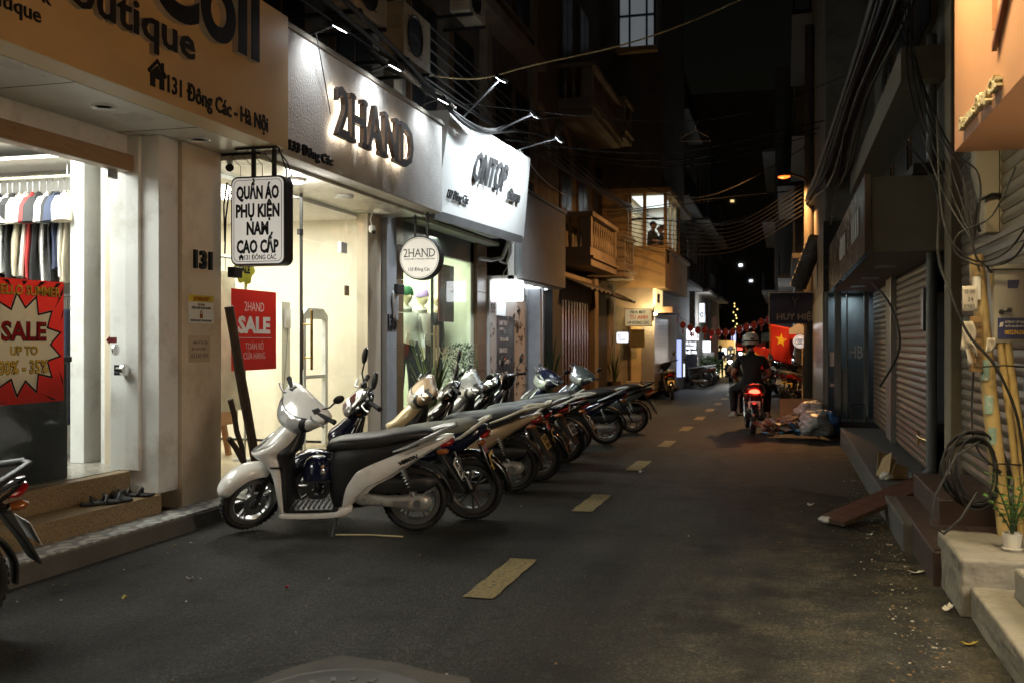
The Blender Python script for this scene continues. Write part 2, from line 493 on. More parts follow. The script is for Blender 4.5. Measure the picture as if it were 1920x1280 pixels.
def asphalt():
    m, n, l, b = _new('asphalt')
    tc = n.new('ShaderNodeTexCoord')
    def noise(s, d=8, r=.6):
        q = n.new('ShaderNodeTexNoise'); q.inputs['Scale'].default_value = s; q.inputs['Detail'].default_value = d; q.inputs['Roughness'].default_value = r
        l.new(tc.outputs['Object'], q.inputs['Vector']); return q
    big, mid, fine = noise(.55), noise(4.0), noise(70, 5, .75)
    vo = n.new('ShaderNodeTexVoronoi'); vo.inputs['Scale'].default_value = 95; l.new(tc.outputs['Object'], vo.inputs['Vector'])
    cr = n.new('ShaderNodeValToRGB')
    cr.color_ramp.elements[0].position = .3; cr.color_ramp.elements[0].color = (.0145, .0155, .0142, 1)
    cr.color_ramp.elements[1].position = .72; cr.color_ramp.elements[1].color = (.035, .0345, .030, 1)
    l.new(big.outputs[0], cr.inputs[0])
    mr = n.new('ShaderNodeMapRange'); mr.inputs[1].default_value = .35; mr.inputs[2].default_value = .68; mr.inputs[3].default_value = .3; mr.inputs[4].default_value = 1.9
    l.new(fine.outputs[0], mr.inputs[0])
    m1 = n.new('ShaderNodeMix'); m1.data_type = 'RGBA'; m1.blend_type = 'MULTIPLY'; m1.inputs[0].default_value = 1
    l.new(cr.outputs[0], m1.inputs[6]); l.new(mr.outputs[0], m1.inputs[7])
    m2r = n.new('ShaderNodeMapRange'); m2r.inputs[1].default_value = .35; m2r.inputs[2].default_value = .7; m2r.inputs[3].default_value = .65; m2r.inputs[4].default_value = 1.3
    l.new(mid.outputs[0], m2r.inputs[0])
    m2 = n.new('ShaderNodeMix'); m2.data_type = 'RGBA'; m2.blend_type = 'MULTIPLY'; m2.inputs[0].default_value = 1
    l.new(m1.outputs[2], m2.inputs[6]); l.new(m2r.outputs[0], m2.inputs[7])
    # sandy dust settled along the right-hand gutter
    sx = n.new('ShaderNodeSeparateXYZ'); l.new(tc.outputs['Object'], sx.inputs[0])
    gx = n.new('ShaderNodeMapRange'); gx.inputs[1].default_value = -1.2; gx.inputs[2].default_value = .9; gx.interpolation_type = 'SMOOTHSTEP'
    l.new(sx.outputs[0], gx.inputs[0])
    gn = n.new('ShaderNodeMapRange'); gn.inputs[1].default_value = .46; gn.inputs[2].default_value = .66
    d2 = noise(3.0, 12, .75); l.new(d2.outputs[0], gn.inputs[0])
    gm = n.new('ShaderNodeMath'); gm.operation = 'MULTIPLY'; l.new(gx.outputs[0], gm.inputs[0]); l.new(gn.outputs[0], gm.inputs[1])
    m3 = n.new('ShaderNodeMix'); m3.data_type = 'RGBA'; l.new(gm.outputs[0], m3.inputs[0]); l.new(m2.outputs[2], m3.inputs[6]); m3.inputs[7].default_value = (.085, .074, .05, 1)
    mp = n.new('ShaderNodeMapping'); mp.inputs['Scale'].default_value = (1.6, .12, 1); l.new(tc.outputs['Object'], mp.inputs[0])
    sk = n.new('ShaderNodeTexNoise'); sk.inputs['Scale'].default_value = 1.5; sk.inputs['Detail'].default_value = 5; l.new(mp.outputs[0], sk.inputs['Vector'])
    sr = n.new('ShaderNodeMapRange'); sr.inputs[1].default_value = .35; sr.inputs[2].default_value = .65; sr.inputs[3].default_value = .55; sr.inputs[4].default_value = 1.3; l.new(sk.outputs[0], sr.inputs[0])
    st = noise(1.3, 9, .7); s2 = n.new('ShaderNodeMapRange'); s2.inputs[1].default_value = .55; s2.inputs[2].default_value = .63; s2.inputs[3].default_value = 1; s2.inputs[4].default_value = .45; l.new(st.outputs[0], s2.inputs[0])
    ag = n.new('ShaderNodeTexVoronoi'); ag.inputs['Scale'].default_value = 105; l.new(tc.outputs['Object'], ag.inputs['Vector'])
    sc2 = n.new('ShaderNodeSeparateColor'); l.new(ag.outputs['Color'], sc2.inputs[0])
    ar = n.new('ShaderNodeMapRange'); ar.inputs[1].default_value = .7; ar.inputs[2].default_value = 1; ar.inputs[3].default_value = .82; ar.inputs[4].default_value = 2.2; l.new(sc2.outputs[0], ar.inputs[0])
    q1 = n.new('ShaderNodeMath'); q1.operation = 'MULTIPLY'; l.new(sr.outputs[0], q1.inputs[0]); l.new(s2.outputs[0], q1.inputs[1])
    q2 = n.new('ShaderNodeMath'); q2.operation = 'MULTIPLY'; l.new(q1.outputs[0], q2.inputs[0]); l.new(ar.outputs[0], q2.inputs[1])
    m4 = n.new('ShaderNodeMix'); m4.data_type = 'RGBA'; m4.blend_type = 'MULTIPLY'; m4.inputs[0].default_value = 1; l.new(m3.outputs[2], m4.inputs[6]); l.new(q2.outputs[0], m4.inputs[7])
    l.new(m4.outputs[2], b.inputs['Base Color']); b.inputs['Specular IOR Level'].default_value = .22
    rr = n.new('ShaderNodeMapRange'); rr.inputs[3].default_value = .5; rr.inputs[4].default_value = .85
    l.new(mid.outputs[0], rr.inputs[0]); l.new(rr.outputs[0], b.inputs['Roughness'])
    ad = n.new('ShaderNodeMath'); ad.operation = 'ADD'; l.new(fine.outputs[0], ad.inputs[0]); l.new(vo.outputs['Distance'], ad.inputs[1])
    bp = n.new('ShaderNodeBump'); bp.inputs['Strength'].default_value = .55; bp.inputs['Distance'].default_value = .012
    l.new(ad.outputs[0], bp.inputs['Height']); l.new(bp.outputs[0], b.inputs['Normal'])
    return m
M['asphalt'] = asphalt()

def road_paint():
    m, n, l, b = _new('road_paint_yellow')
    tc = n.new('ShaderNodeTexCoord'); nz = n.new('ShaderNodeTexNoise'); nz.inputs['Scale'].default_value = 34; nz.inputs['Detail'].default_value = 8
    l.new(tc.outputs['Object'], nz.inputs['Vector'])
    cr = n.new('ShaderNodeValToRGB'); cr.color_ramp.elements[0].position = .32; cr.color_ramp.elements[0].color = (.045, .055, .038, 1)
    cr.color_ramp.elements[1].position = .5; cr.color_ramp.elements[1].color = (.22, .17, .058, 1)
    l.new(nz.outputs[0], cr.inputs[0]); l.new(cr.outputs[0], b.inputs['Base Color'])
    b.inputs['Roughness'].default_value = .7
    bp = n.new('ShaderNodeBump'); bp.inputs['Strength'].default_value = .4; bp.inputs['Distance'].default_value = .01
    l.new(nz.outputs[0], bp.inputs['Height']); l.new(bp.outputs[0], b.inputs['Normal'])
    return m
M['road_paint'] = road_paint()

def pavement_mat():
    m, n, l, b = _new('pavement_tile')
    tc = n.new('ShaderNodeTexCoord')
    mp = n.new('ShaderNodeMapping'); mp.inputs['Scale'].default_value = (1 / .3,) * 3
    l.new(tc.outputs['Object'], mp.inputs[0])
    fr = n.new('ShaderNodeVectorMath'); fr.operation = 'FRACTION'; l.new(mp.outputs[0], fr.inputs[0])
    sb = n.new('ShaderNodeVectorMath'); sb.operation = 'SUBTRACT'; sb.inputs[1].default_value = (.5, .5, 0); l.new(fr.outputs[0], sb.inputs[0])
    sp = n.new('ShaderNodeSeparateXYZ'); l.new(sb.outputs[0], sp.inputs[0])
    cx = n.new('ShaderNodeCombineXYZ'); l.new(sp.outputs[0], cx.inputs[0]); l.new(sp.outputs[1], cx.inputs[1])
    ln = n.new('ShaderNodeVectorMath'); ln.operation = 'LENGTH'; l.new(cx.outputs[0], ln.inputs[0])
    si = n.new('ShaderNodeMath'); si.operation = 'MULTIPLY'; si.inputs[1].default_value = 22; l.new(ln.outputs[1], si.inputs[0])
    sn = n.new('ShaderNodeMath'); sn.operation = 'SINE'; l.new(si.outputs[0], sn.inputs[0])
    st = n.new('ShaderNodeMapRange'); st.inputs[1].default_value = -.2; st.inputs[2].default_value = .3; l.new(sn.outputs[0], st.inputs[0])
    mx = n.new('ShaderNodeMix'); mx.data_type = 'RGBA'; l.new(st.outputs[0], mx.inputs[0]); mx.inputs[6].default_value = (.24, .24, .23, 1); mx.inputs[7].default_value = (.48, .48, .45, 1)
    nz = n.new('ShaderNodeTexNoise'); nz.inputs['Scale'].default_value = 7; nz.inputs['Detail'].default_value = 8; l.new(tc.outputs['Object'], nz.inputs['Vector'])
    mr = n.new('ShaderNodeMapRange'); mr.inputs[1].default_value = .35; mr.inputs[2].default_value = .65; mr.inputs[3].default_value = .5; mr.inputs[4].default_value = 1.05; l.new(nz.outputs[0], mr.inputs[0])
    m2 = n.new('ShaderNodeMix'); m2.data_type = 'RGBA'; m2.blend_type = 'MULTIPLY'; m2.inputs[0].default_value = 1
    l.new(mx.outputs[2], m2.inputs[6]); l.new(mr.outputs[0], m2.inputs[7]); l.new(m2.outputs[2], b.inputs['Base Color'])
    b.inputs['Roughness'].default_value = .6
    return m
M['pavement'] = pavement_mat()

# ------------------------------------------------------------------ lamps
def lamp(kind, loc, power, col=(1, 1, 1), target=None, size=.2, size_y=None, spot=60, blend=.5, parent=None, name='lamp', spread=None):
    d = bpy.data.lights.new(name, kind); d.energy = power; d.color = col
    if kind == 'AREA':
        d.size = size
        if size_y: d.shape = 'RECTANGLE'; d.size_y = size_y
        if spread: d.spread = R(spread)
    elif kind == 'SPOT':
        d.spot_size = R(spot); d.spot_blend = blend; d.shadow_soft_size = size
    else: d.shadow_soft_size = size
    o = bpy.data.objects.new(name, d); o.location = loc
    if target is not None:
        o.rotation_euler = (Vector(target) - Vector(loc)).to_track_quat('-Z', 'Y').to_euler()
    COL.objects.link(o)
    return o
ORD = ('first', 'second', 'third', 'fourth', 'fifth', 'sixth', 'seventh', 'eighth', 'ninth', 'tenth', 'eleventh', 'twelfth', 'thirteenth', 'fourteenth')
YX, ZX = (0, 1, 0), (0, 0, 1)      # reading direction and up on the left-hand fronts
XX = (1, 0, 0)
# ------------------------------------------------------------------ ground, road, pavement
struct('ground', MB().box(-60, 60, -20, 140, -2.5, -1.6), M['dark_concrete'], 'dark ground under the whole street')
def zr(y):
    """the lane falls gently away from the camera"""
    t = max(0.0, y - 8.0)
    return -.0112 * t * t / (t + 2.0)
rb = MB()
def road_pt(u, v):
    y = -6 + 106 * v
    w = -4.42 + 5.7 * u
    bend = -max(0, y - 42) ** 1.6 * .012
    crown = .022 * (1 - (2 * u - 1) ** 2) - .022
    rough = .004 * math.sin(y * 1.7 + u * 9) * math.sin(u * 11 + y * .6)
    return (w + bend, y, crown * .5 + rough - .004 + zr(y))
rb.grid(road_pt, 26, 180)
struct('road', rb, M['asphalt'], 'worn dark asphalt lane running straight between the shops', smooth=True)

# yellow centre dashes: each a thin worn sheet of paint
def dash(y, ln=1.05, i=0):
    mb = MB()
    n = 8
    def pt(u, v):
        yy = y + ln * v; xx = -1.76 + .18 * u
        e = .006 * math.sin(yy * 31 + i) if u in (0, 1) else 0
        q = road_pt((xx + 4.42) / 5.7, (yy + 6) / 106)
        return (xx + e, yy, q[2] + .006)
    mb.grid(pt, 2, n)
    o = mb.build('road_marking', M['road_paint'])
    tag(o, None, None, 'yellow dashes along the middle of the lane', 'structure')
    o['label'] = 'worn yellow dash painted on the middle of the lane'
for i in range(14):
    dash(5.38 + 2.98 * i, 1.05, i)

kb = MB(); kb.box(-9, -4.41, -2, 16.2, -.3, .112)
kb.add([(-9, 16.2, .112), (-4.41, 16.2, .112), (-4.41, 28, -.02), (-9, 28, -.02), (-9, 16.2, -.5), (-4.41, 16.2, -.5), (-4.41, 28, -.5), (-9, 28, -.5)], [(0, 1, 2, 3), (4, 7, 6, 5), (1, 5, 6, 2), (2, 6, 7, 3), (3, 7, 4, 0), (0, 4, 5, 1)])
left_pave = struct('pavement', kb, M['kerb_concrete'], 'raised concrete pavement strip in front of the lit shops', bevel=.012)
tm = None
for i in range(30):
    y = 2.2 + .302 * i
    if tm is None:
        tm = MB().box(-.128, .128, -.149, .149, 0, .012).mesh('tile', M['pavement'])
    o = bpy.data.objects.new('tile', tm); o.location = (-4.545, y, .1115 + rnd.uniform(0, .002)); o.rotation_euler = (rnd.uniform(-.004, .004), rnd.uniform(-.004, .004), 0)
    link(o, left_pave, local=True)

# ------------------------------------------------------------------ shop 131
b1 = thing('clothing_shop', 'clothes shop with tan fascia and white soffit, number 131 on its column', 'shop', (-5, 5, 0))
MB().box(-9, -4.67, -1.5, 6.757, .113, .265).build('step', M['granite'], b1, bevel=.006)
MB().box(-9, -5.02, 6.73, 7.56, .265, .44).build('base', M['granite'], b1)
MB().box(-9, -4.93, -1.5, 6.729, .265, .44).build('step', M['granite'], b1, bevel=.006)
MB().box(-9, -5.03, -1.5, 7.55, .4405, .446).build('floor', pm('floor_tile', (.3, .28, .24), .25, var=.1), b1)
MB().box(-4.655, -4.66 - .06, 3, 6.0, .2651, .268)
MB().box(-5.12, -4.86, 6.73, 6.99, .44, 3.06).build('door_frame', M['white_frame'], b1, bevel=.006)
MB().box(-5.12, -4.70, 6.765, 7.02, .265, 3.06).build('pilaster', M['white_frame'], b1, bevel=.006)
MB().box(-5.4, -4.665, 7.025, 7.6, .112, 3.06).build('column', M['plaster_cream'], b1, bevel=.008)
fascia1 = MB().box(-4.25, -4.03, -1.5, 7.6, 3.062, 4.18).build('fascia', M['tan_board'], b1, bevel=.004)
MB().box(-5.2, -4.252, -1.5, 7.598, 3.06, 3.1).build('soffit', M['soffit_white'], b1)
MB().box(-5.02, -4.9, -1.5, 6.728, 2.77, 2.9).build('header_beam', M['wood_header'], b1, bevel=.006)
MB().box(-5.0, -4.96, -1.5, 6.728, 2.902, 3.058).build('transom_panel', M['white_frame'], b1)
MB().box(-9, -5.13, 7.55, 7.6, .446, 3.3).build('wall', M['white_paint'], b1)
MB().box(-5.45, -5.13, 7.05, 7.1, .446, 3.06).build('wall_panel', M['white_frame'], b1)
MB().box(-9, -5.13, -1.5, 7.549, 3.1, 3.14).build('ceiling', M['white_paint'], b1)
MB().box(-9, -8.9, -1.5, 7.549, .446, 3.1).build('wall', M['white_paint'], b1)
MB().box(-5.71, -5.575, 7.0, 7.3, .446, 3.1).build('inner_column', M['white_frame'], b1, bevel=.005)
MB().box(-8.85, -5.3, .3, .4, .446, 3.1).build('wall', M['white_paint'], b1)
gp = MB().box(-4.985, -4.975, 1.0, 5.42, .446, 2.77).build('glass_pane', M['glass'], b1)
gd = MB().box(-4.985, -4.975, 5.43, 6.725, .45, 2.765).build('glass_door', M['glass'], b1)
MB().box(-4.995, -4.965, 6.5, 6.62, 2.70, 2.765).build('patch_fitting', M['alu'], gd)
lk = MB().box(-5.0, -4.955, 6.62, 6.74, 1.19, 1.27); lk.cyl((-4.985, 6.66, 1.23), (-4.925, 6.66, 1.23), .045, 20)
lk.build('lock', M['chrome'], gd, smooth=True)
MB().lathe([(.0, .0), (.042, .0), (.042, .012), (.0, .014)], (-4.975, 6.6, 1.385), 'X', 24).build('lock_cover', M['chrome'], gd, smooth=True)
ar = MB(); ar.prism([(0, -.022), (.085, -.022), (.085, .022), (0, .022), (0, .035), (-.04, 0), (0, -.035)], (-4.972, 6.53, 1.46), YX, ZX, (.002, 0, 0))
ar.build('push_sticker', pm('red_sticker', (.35, .02, .02), .5), gd)
for y in (4.7, 5.85, 7.0):
    d = MB().lathe([(.0, 0), (.06, 0), (.072, -.006), (.085, -.012), (.09, 0)], (-4.5, y, 3.059), 'Z', 28)
    d.build('downlight', M['white_frame'], b1, smooth=True)
for q in (5.25, 6.6):
    MB().box(-5.19, -4.255, q, q + .004, 3.057, 3.0595).build('soffit_joint', M['steel_dark'], b1)
# fascia lettering (raised)
side = lambda mb, gi, a, b, o, r, u, n: None
for s, yy, z, h, bold, ext in (('Còll', 6.32, 3.66, .60, .028, .05),):
    text(s, (-4.03, yy, z), YX, ZX, h=h, w=1.42, ext=ext, bold=bold, name='letter', mat=M['letter_side'], parent=fascia1, letters=True, res=8)
    text(s, (-3.979, yy, z), YX, ZX, h=h, w=1.42, ext=.004, bold=bold, name='letter_face', mat=M['black_letter'], parent=fascia1, letters=True, res=8)
text('Boutique', (-4.03, 5.42, 3.42), YX, ZX, h=.22, w=1.5, ext=.035, bold=.02, name='letter', mat=M['letter_side'], parent=fascia1, letters=True)
text('Boutique', (-3.994, 5.42, 3.42), YX, ZX, h=.22, w=1.5, ext=.003, bold=.02, name='letter_face', mat=M['black_letter'], parent=fascia1, letters=True)
text('131 Đông Các - Hà Nội', (-4.028, 6.57, 3.14), YX, ZX, h=.115, w=1.36, ext=.006, bold=.022, mat=M['black_letter'], parent=fascia1)
text('Page/ Tiktok', (-4.028, 4.42, 3.36), YX, ZX, h=.085, w=.72, ext=.005, bold=.015, mat=M['black_letter'], parent=fascia1)
text('Còll Boutique', (-4.028, 4.30, 3.235), YX, ZX, h=.085, w=.8, ext=.005, bold=.015, mat=M['black_letter'], parent=fascia1)
hs = MB()
hs.prism([(-.075, 0), (-.025, 0), (-.025, .06), (.025, .06), (.025, 0), (.075, 0), (.075, .09), (0, .15), (-.075, .09)], (-4.028, 5.775, 3.135), YX, ZX, (.006, 0, 0))
hs.prism([(-.105, .1), (-.09, .082), (0, .168), (.09, .082), (.105, .1), (.07, .132), (.07, .18), (.045, .18), (.045, .155), (0, .195)], (-4.028, 5.775, 3.135), YX, ZX, (.007, 0, 0))
hs.build('house_icon', M['black_letter'], fascia1)
# column number, notices
for ch, yy in (('1', 7.19), ('3', 7.30), ('1', 7.41)):
    text(ch, (-4.664, yy, 2.055), YX, ZX, h=.145, ext=.025, bold=.035, name='number', mat=M['black_letter'], parent=b1)
nt = MB().box(-4.664, -4.66, 7.1, 7.47, 1.6, 1.83).build('notice', M['plate_white'])
tag(nt, 'white notice with yellow heading and padlock stuck on the beige column', 'notice')
MB().box(-4.6598, -4.6585, 7.1, 7.47, 1.775, 1.83).build('heading', pm('notice_yellow', (.6, .45, .03), .5), nt)
text('QUÝ KHÁCH LƯU Ý', (-4.658, 7.285, 1.787), YX, ZX, h=.028, w=.24, ext=.001, bold=.02, mat=M['red_lens'], parent=nt)
text('VUI LÒNG', (-4.6595, 7.285, 1.745), YX, ZX, h=.016, ext=.001, bold=.02, mat=M['black_letter'], parent=nt)
text('TỰ BẢO QUẢN TÀI SẢN CÁ NHÂN', (-4.6595, 7.285, 1.717), YX, ZX, h=.018, w=.28, ext=.001, bold=.02, mat=M['black_letter'], parent=nt)
text('PLEASE TAKE CARE OF YOUR BELONGINGS', (-4.6595, 7.285, 1.614), YX, ZX, h=.016, w=.31, ext=.001, bold=.02, mat=M['black_letter'], parent=nt)
pk = MB().box(-4.6598, -4.658, 7.265, 7.305, 1.64, 1.675); pk.tube([(-4.659, 7.272, 1.675), (-4.659, 7.273, 1.697), (-4.659, 7.285, 1.705), (-4.659, 7.297, 1.697), (-4.659, 7.298, 1.675)], .0035, 6)
pk.build('padlock_icon', M['amber_lens'], nt)
sl = MB().box(-4.664, -4.6625, 7.11, 7.42, 1.28, 1.5).build('paper_slip', pm('paper_old', (.46, .37, .26), .8, var=.1))
tag(sl, 'faded handwritten paper slip pasted low on the beige column', 'paper slip')
text('Anh Tí Ta Tay', (-4.6622, 7.275, 1.43), YX, ZX, h=.026, w=.22, ext=.001, shear=.2, mat=pm('ink', (.1, .09, .09), .7), parent=sl)
text('làm từ m nhỏ', (-4.6622, 7.25, 1.38), YX, ZX, h=.024, w=.2, ext=.001, shear=.2, mat=bpy.data.materials['ink'], parent=sl)
text('03330.939', (-4.6622, 7.265, 1.315), YX, ZX, h=.035, w=.25, ext=.001, shear=.15, mat=bpy.data.materials['ink'], parent=sl)

# poster on the door glass
star_ = [(.34 * (1 + .168 * ((k % 2) * 2 - 1)) * math.cos(k * PI / 13), .31 * (1 + .168 * ((k % 2) * 2 - 1)) * math.sin(k * PI / 13)) for k in range(26)]
def edge_(p):
    f = min(((.41 if p[0] > 0 else -.44) / p[0]) if abs(p[0]) > 1e-6 else 9, ((.44 if p[1] > 0 else -.40) / p[1]) if abs(p[1]) > 1e-6 else 9)
    return (p[0] * f, p[1] * f)
pm_ = MB(); P3 = lambda p: (-4.972, 5.62 + p[0], 1.43 + p[1])
for k in range(26):
    p, q = star_[k], star_[(k + 1) % 26]; a, b = edge_(p), edge_(q)
    vs_ = [p, a]
    if min(abs(a[0] - b[0]), abs(a[1] - b[1])) > 1e-4: vs_.append((a[0] if a[0] in (.41, -.44) or abs(a[0] - .41) < 1e-5 or abs(a[0] + .44) < 1e-5 else b[0], a[1] if abs(a[1] - .44) < 1e-5 or abs(a[1] + .40) < 1e-5 else b[1]))
    vs_ += [b, q]
    pm_.add([P3(v) for v in vs_], [tuple(range(len(vs_)))])
po = pm_.build('poster', tmat('poster_red', (.5, .02, .012)))
tag(po, 'red comic style HELLO SUMMER SALE poster stuck inside the shop glass', 'poster')
for (pts, mname, off) in (
        ([(.34 * (1 + .28 * ((k % 2) * 2 - 1) * .6) * math.cos(k * PI / 13), .31 * (1 + .28 * ((k % 2) * 2 - 1) * .6) * math.sin(k * PI / 13)) for k in range(26)], 'b', 0.0),
        ([(.32 * (1 + .28 * ((k % 2) * 2 - 1) * .6) * math.cos(k * PI / 13), .29 * (1 + .28 * ((k % 2) * 2 - 1) * .6) * math.sin(k * PI / 13)) for k in range(26)], 'w', .001)):
    if mname == 'b':
        q = MB(); o_ = lambda p, f: (-4.9684, 5.62 + p[0] * f, 1.43 + p[1] * f)
        for k in range(26): q.add([o_(pts[k], .925), o_(pts[(k + 1) % 26], .925), o_(pts[(k + 1) % 26], 1), o_(pts[k], 1)], [(0, 1, 2, 3)])
    else: q = MB().prism(star_, (-4.972, 5.62, 1.43), YX, ZX, (.0002, 0, 0))
    q.build('burst', M['black_letter'] if mname == 'b' else tmat('poster_cream', (.75, .68, .54)), po)
ry = MB()
for k in range(22):
    a = 2 * PI * k / 22 + .1
    c, s_ = math.cos(a), math.sin(a)
    def cl(r): return (max(-.42, min(.4, r * c)), max(-.39, min(.43, r * s_)))
    p1 = cl(.40); p2 = (max(-.42, min(.4, .62 * math.cos(a - .045))), max(-.39, min(.43, .62 * math.sin(a - .045)))); p3 = (max(-.42, min(.4, .62 * math.cos(a + .045))), max(-.39, min(.43, .62 * math.sin(a + .045))))
    if abs((p2[0] - p1[0]) * (p3[1] - p1[1]) - (p3[0] - p1[0]) * (p2[1] - p1[1])) > .0004:
        ry.prism([p1, p2, p3], (-4.9688, 5.62, 1.43), YX, ZX, (.0006, 0, 0))
ry.build('rays', M['black_letter'], po)
yel = pm('poster_yellow', (.75, .5, .05), .5)
for s, z, h, w, m1, m2 in (('HELLO SUMMER', 1.765, .065, .62, yel, M['black_letter']), ('SALE', 1.46, .125, .42, M['red_lens'], M['black_letter']), ('UP TO', 1.36, .06, .26, yel, M['black_letter']), ('30% - 35%', 1.235, .09, .46, yel, M['black_letter'])):
    yc = 5.64 if s != 'HELLO SUMMER' else 5.68
    text(s, (-4.967, yc, z), YX, ZX, h=h, w=w, ext=.0008, bold=.05, mat=m2, parent=po)
    text(s, (-4.966, yc, z), YX, ZX, h=h, w=w, ext=.0008, bold=.018, mat=m1, parent=po)

# things inside shop 131
cab = thing('display_cabinet', 'dark low display cabinet standing behind the shop glass', 'cabinet', (-5.3, 5.3, .446))
cm = pm('cabinet_dark', (.012, .016, .024), .35)
MB().box(-5.5, -5.1, 4.4, 6.23, .446, 1.3).build('body', cm, cab, bevel=.01)
MB().box(-5.52, -5.08, 4.38, 6.25, 1.3, 1.34).build('top', cm, cab, bevel=.005)
rk = thing('clothes_rail', 'long pale clothes rail under the shop ceiling full of hangers', 'clothes rail', (-6.3, 7.2, 2.86))
q = MB(); q.cyl((-7.6, 7.2, 2.86), (-5.75, 7.2, 2.86), .016, 10); q.build('rail', pm('rail_cream', (.6, .55, .42), .4), rk, smooth=True)
for x in (-7.3, -5.9):
    MB().cyl((x, 7.2, 2.86), (x, 7.2, 3.1), .008, 8).build('rail_post', M['alu'], rk)
MB().box(-7.4, -5.72, 7.0, 7.54, 2.98, 3.01).build('shelf', M['white_paint'], rk)
tee = [('white', (.72, .71, .68)), ('black', (.02, .02, .022)), ('cream', (.6, .53, .4)), ('red', (.4, .03, .03)), ('navy', (.03, .04, .08)), ('pale blue', (.4, .45, .5))]
TM = {n: pm('cloth_' + n.replace(' ', '_'), c, .85, var=.15, bump=.25, bscale=35) for n, c in tee}
TM['plaid'] = pm('cloth_plaid', (.28, .05, .04), .85, var=.8, scale=14, spots=(.1, .1, .2), sscale=12)
TM['print'] = pm('cloth_print', (.6, .57, .5), .85, var=.3, spots=(.2, .3, .5), sscale=14)
seq = ['white', 'black', 'cream', 'navy', 'white', 'cream', 'black', 'white', 'black', 'cream', 'print', 'red', 'black', 'white', 'black', 'navy', 'white', 'cream']
def tshirt(mb, c, k):
    """hanging shirt: horizontal slices along y with folds, and two drooping sleeves"""
    x, y, z = c
    r_ = random.Random(k); ph = r_.uniform(0, 6); ln = r_.uniform(.66, .8)
    S = [(.06, .012, .01), (.13, .03, -.02), (.19, .034, -.06), (.215, .036, -.13), (.2, .03, -.24), (.205, .03, -.42), (.215, .034, -.6), (.225, .04, -ln)]
    rs = []
    for a, b, h in S:
        ring = []
        for q in range(28):
            t = 2 * PI * q / 28
            f = 1 + (.45 * math.sin(5 * t + ph + h * 6) + .25 * math.sin(9 * t + ph * 2 - h * 9)) * min(1, -h * 3)
            ring.append((x + b * f * math.sin(t) + .012 * math.sin(h * 7 + ph), y + a * math.cos(t) + .008 * math.sin(h * 11 + k), z + h + .01 * math.sin(3 * t + ph) * (h < -.5)))
        rs.append(ring)
    mb.rings(rs)
    for sg in (-1, 1):
        d = r_.uniform(.24, .31)
        mb.tube([(x, y + sg * .15, z - .06), (x + .005, y + sg * .24, z - .13), (x + .01, y + sg * d, z - .28)], [.05, .068, .075], 12, flat=.38)
    return mb
words_ = {}
for k in range(18):
    x = -6.98 + .066 * k + rnd.uniform(-.012, .012)
    nm = seq[k]
    lab = {13: 'plain white tee hanging left of the narrow black tee on the rail', 17: 'cream tee at the window end of the clothes rail', 11: 'red tee hanging between two black tees on the rail', 10: 'blue and white printed tee hanging left of the red one on the rail'}.get(k, '%s tee, %s of its colour from the left on the shop rail' % (nm, ORD[seq[:k].count(nm)]))
    g = thing('shirt', lab, 'shirt', (x, 7.2, 2.76), 'shirts hanging on the shop rail')
    z = 2.72
    sh = tshirt(MB(), (x, 7.2, z), k).build('cloth', TM[nm], g, smooth=True)
    hg = MB(); hg.tube([(x, 7.2, 2.875), (x, 7.22, 2.888), (x, 7.235, 2.87), (x, 7.2, 2.82), (x, 7.2, z)], .003, 6); hg.tube([(x, 7.06, z - .02), (x, 7.2, z + .02), (x, 7.34, z - .02)], .005, 6)
    hg.build('hanger', M['chrome'], g)
    g.rotation_euler.z = R(30 + rnd.uniform(-5, 5))
# trousers below the rail, dark
for k in range(7):
    x = -6.35 + .09 * k
    g = thing('jeans', ORD[k] + ' from the left of the dark blue jeans under the row of shirts', 'jeans', (x, 7.2, 1.8), 'jeans hanging under the shirts')
    MB().box(x - .025, x + .025, 7.04, 7.36, .75, 1.72).build('cloth', pm('denim', (.015, .025, .05), .85, bump=.3) if k == 0 else bpy.data.materials['denim'], g, bevel=.015)
    MB().tube([(x, 7.2, 1.84), (x, 7.2, 1.7)], .004, 6).build('hanger', M['chrome'], g)
jr = MB().cyl((-7.0, 7.2, 1.84), (-5.75, 7.2, 1.84), .014, 8).build('jeans_rail', M['alu'], rk)
sd = [(-4.80, 6.3, .7), (-4.78, 6.42, -.5), (-4.79, 6.58, .3), (-4.77, 6.72, .1)]
SD = None
for i, (x, y, a) in enumerate(((-4.79, 6.18, .9), (-4.77, 6.30, .75), (-4.83, 6.47, -.6), (-4.79, 6.60, .2))):
    lab = ['dark sandal nearest the steps edge, left shoe of the front pair', 'dark sandal beside the first one on the granite step', 'dark sandal lying crooked near the door frame', 'dark sandal closest to the white pilaster'][i]
    t = thing('sandal', lab, 'sandal', (x, y, .266), 'sandals left on the step', a)
    if SD is None:
        so = MB().loft([(-.13, .012, .03, .012, 90, 2.6), (-.08, .012, .042, .013, 90, 2.6), (.02, .012, .04, .013, 90, 2.6), (.1, .014, .05, .013, 90, 2.6), (.14, .016, .03, .01, 90, 2.6)], 4, 16)
        st = MB(); st.tube([(.03, -.045, .02), (.045, -.02, .055), (.05, .0, .062), (.045, .02, .055), (.03, .045, .02)], .012, 6, flat=1)
        st.tube([(-.05, -.04, .02), (-.06, 0, .065), (-.05, .04, .02)], .01, 6)
        SD = (so.mesh('sole', M['rubber'], True), st.mesh('strap', pm('sandal_strap', (.03, .032, .034), .6), True))
    for nm, me in zip(('sole', 'strap'), SD):
        link(bpy.data.objects.new(nm, me), t, local=True)
lamp('AREA', (-6.2, 6.2, 3.06), 46, (1, .97, .92), (-6.2, 6.2, 0), 1.4, 1.4, name='shop_131_lamp')
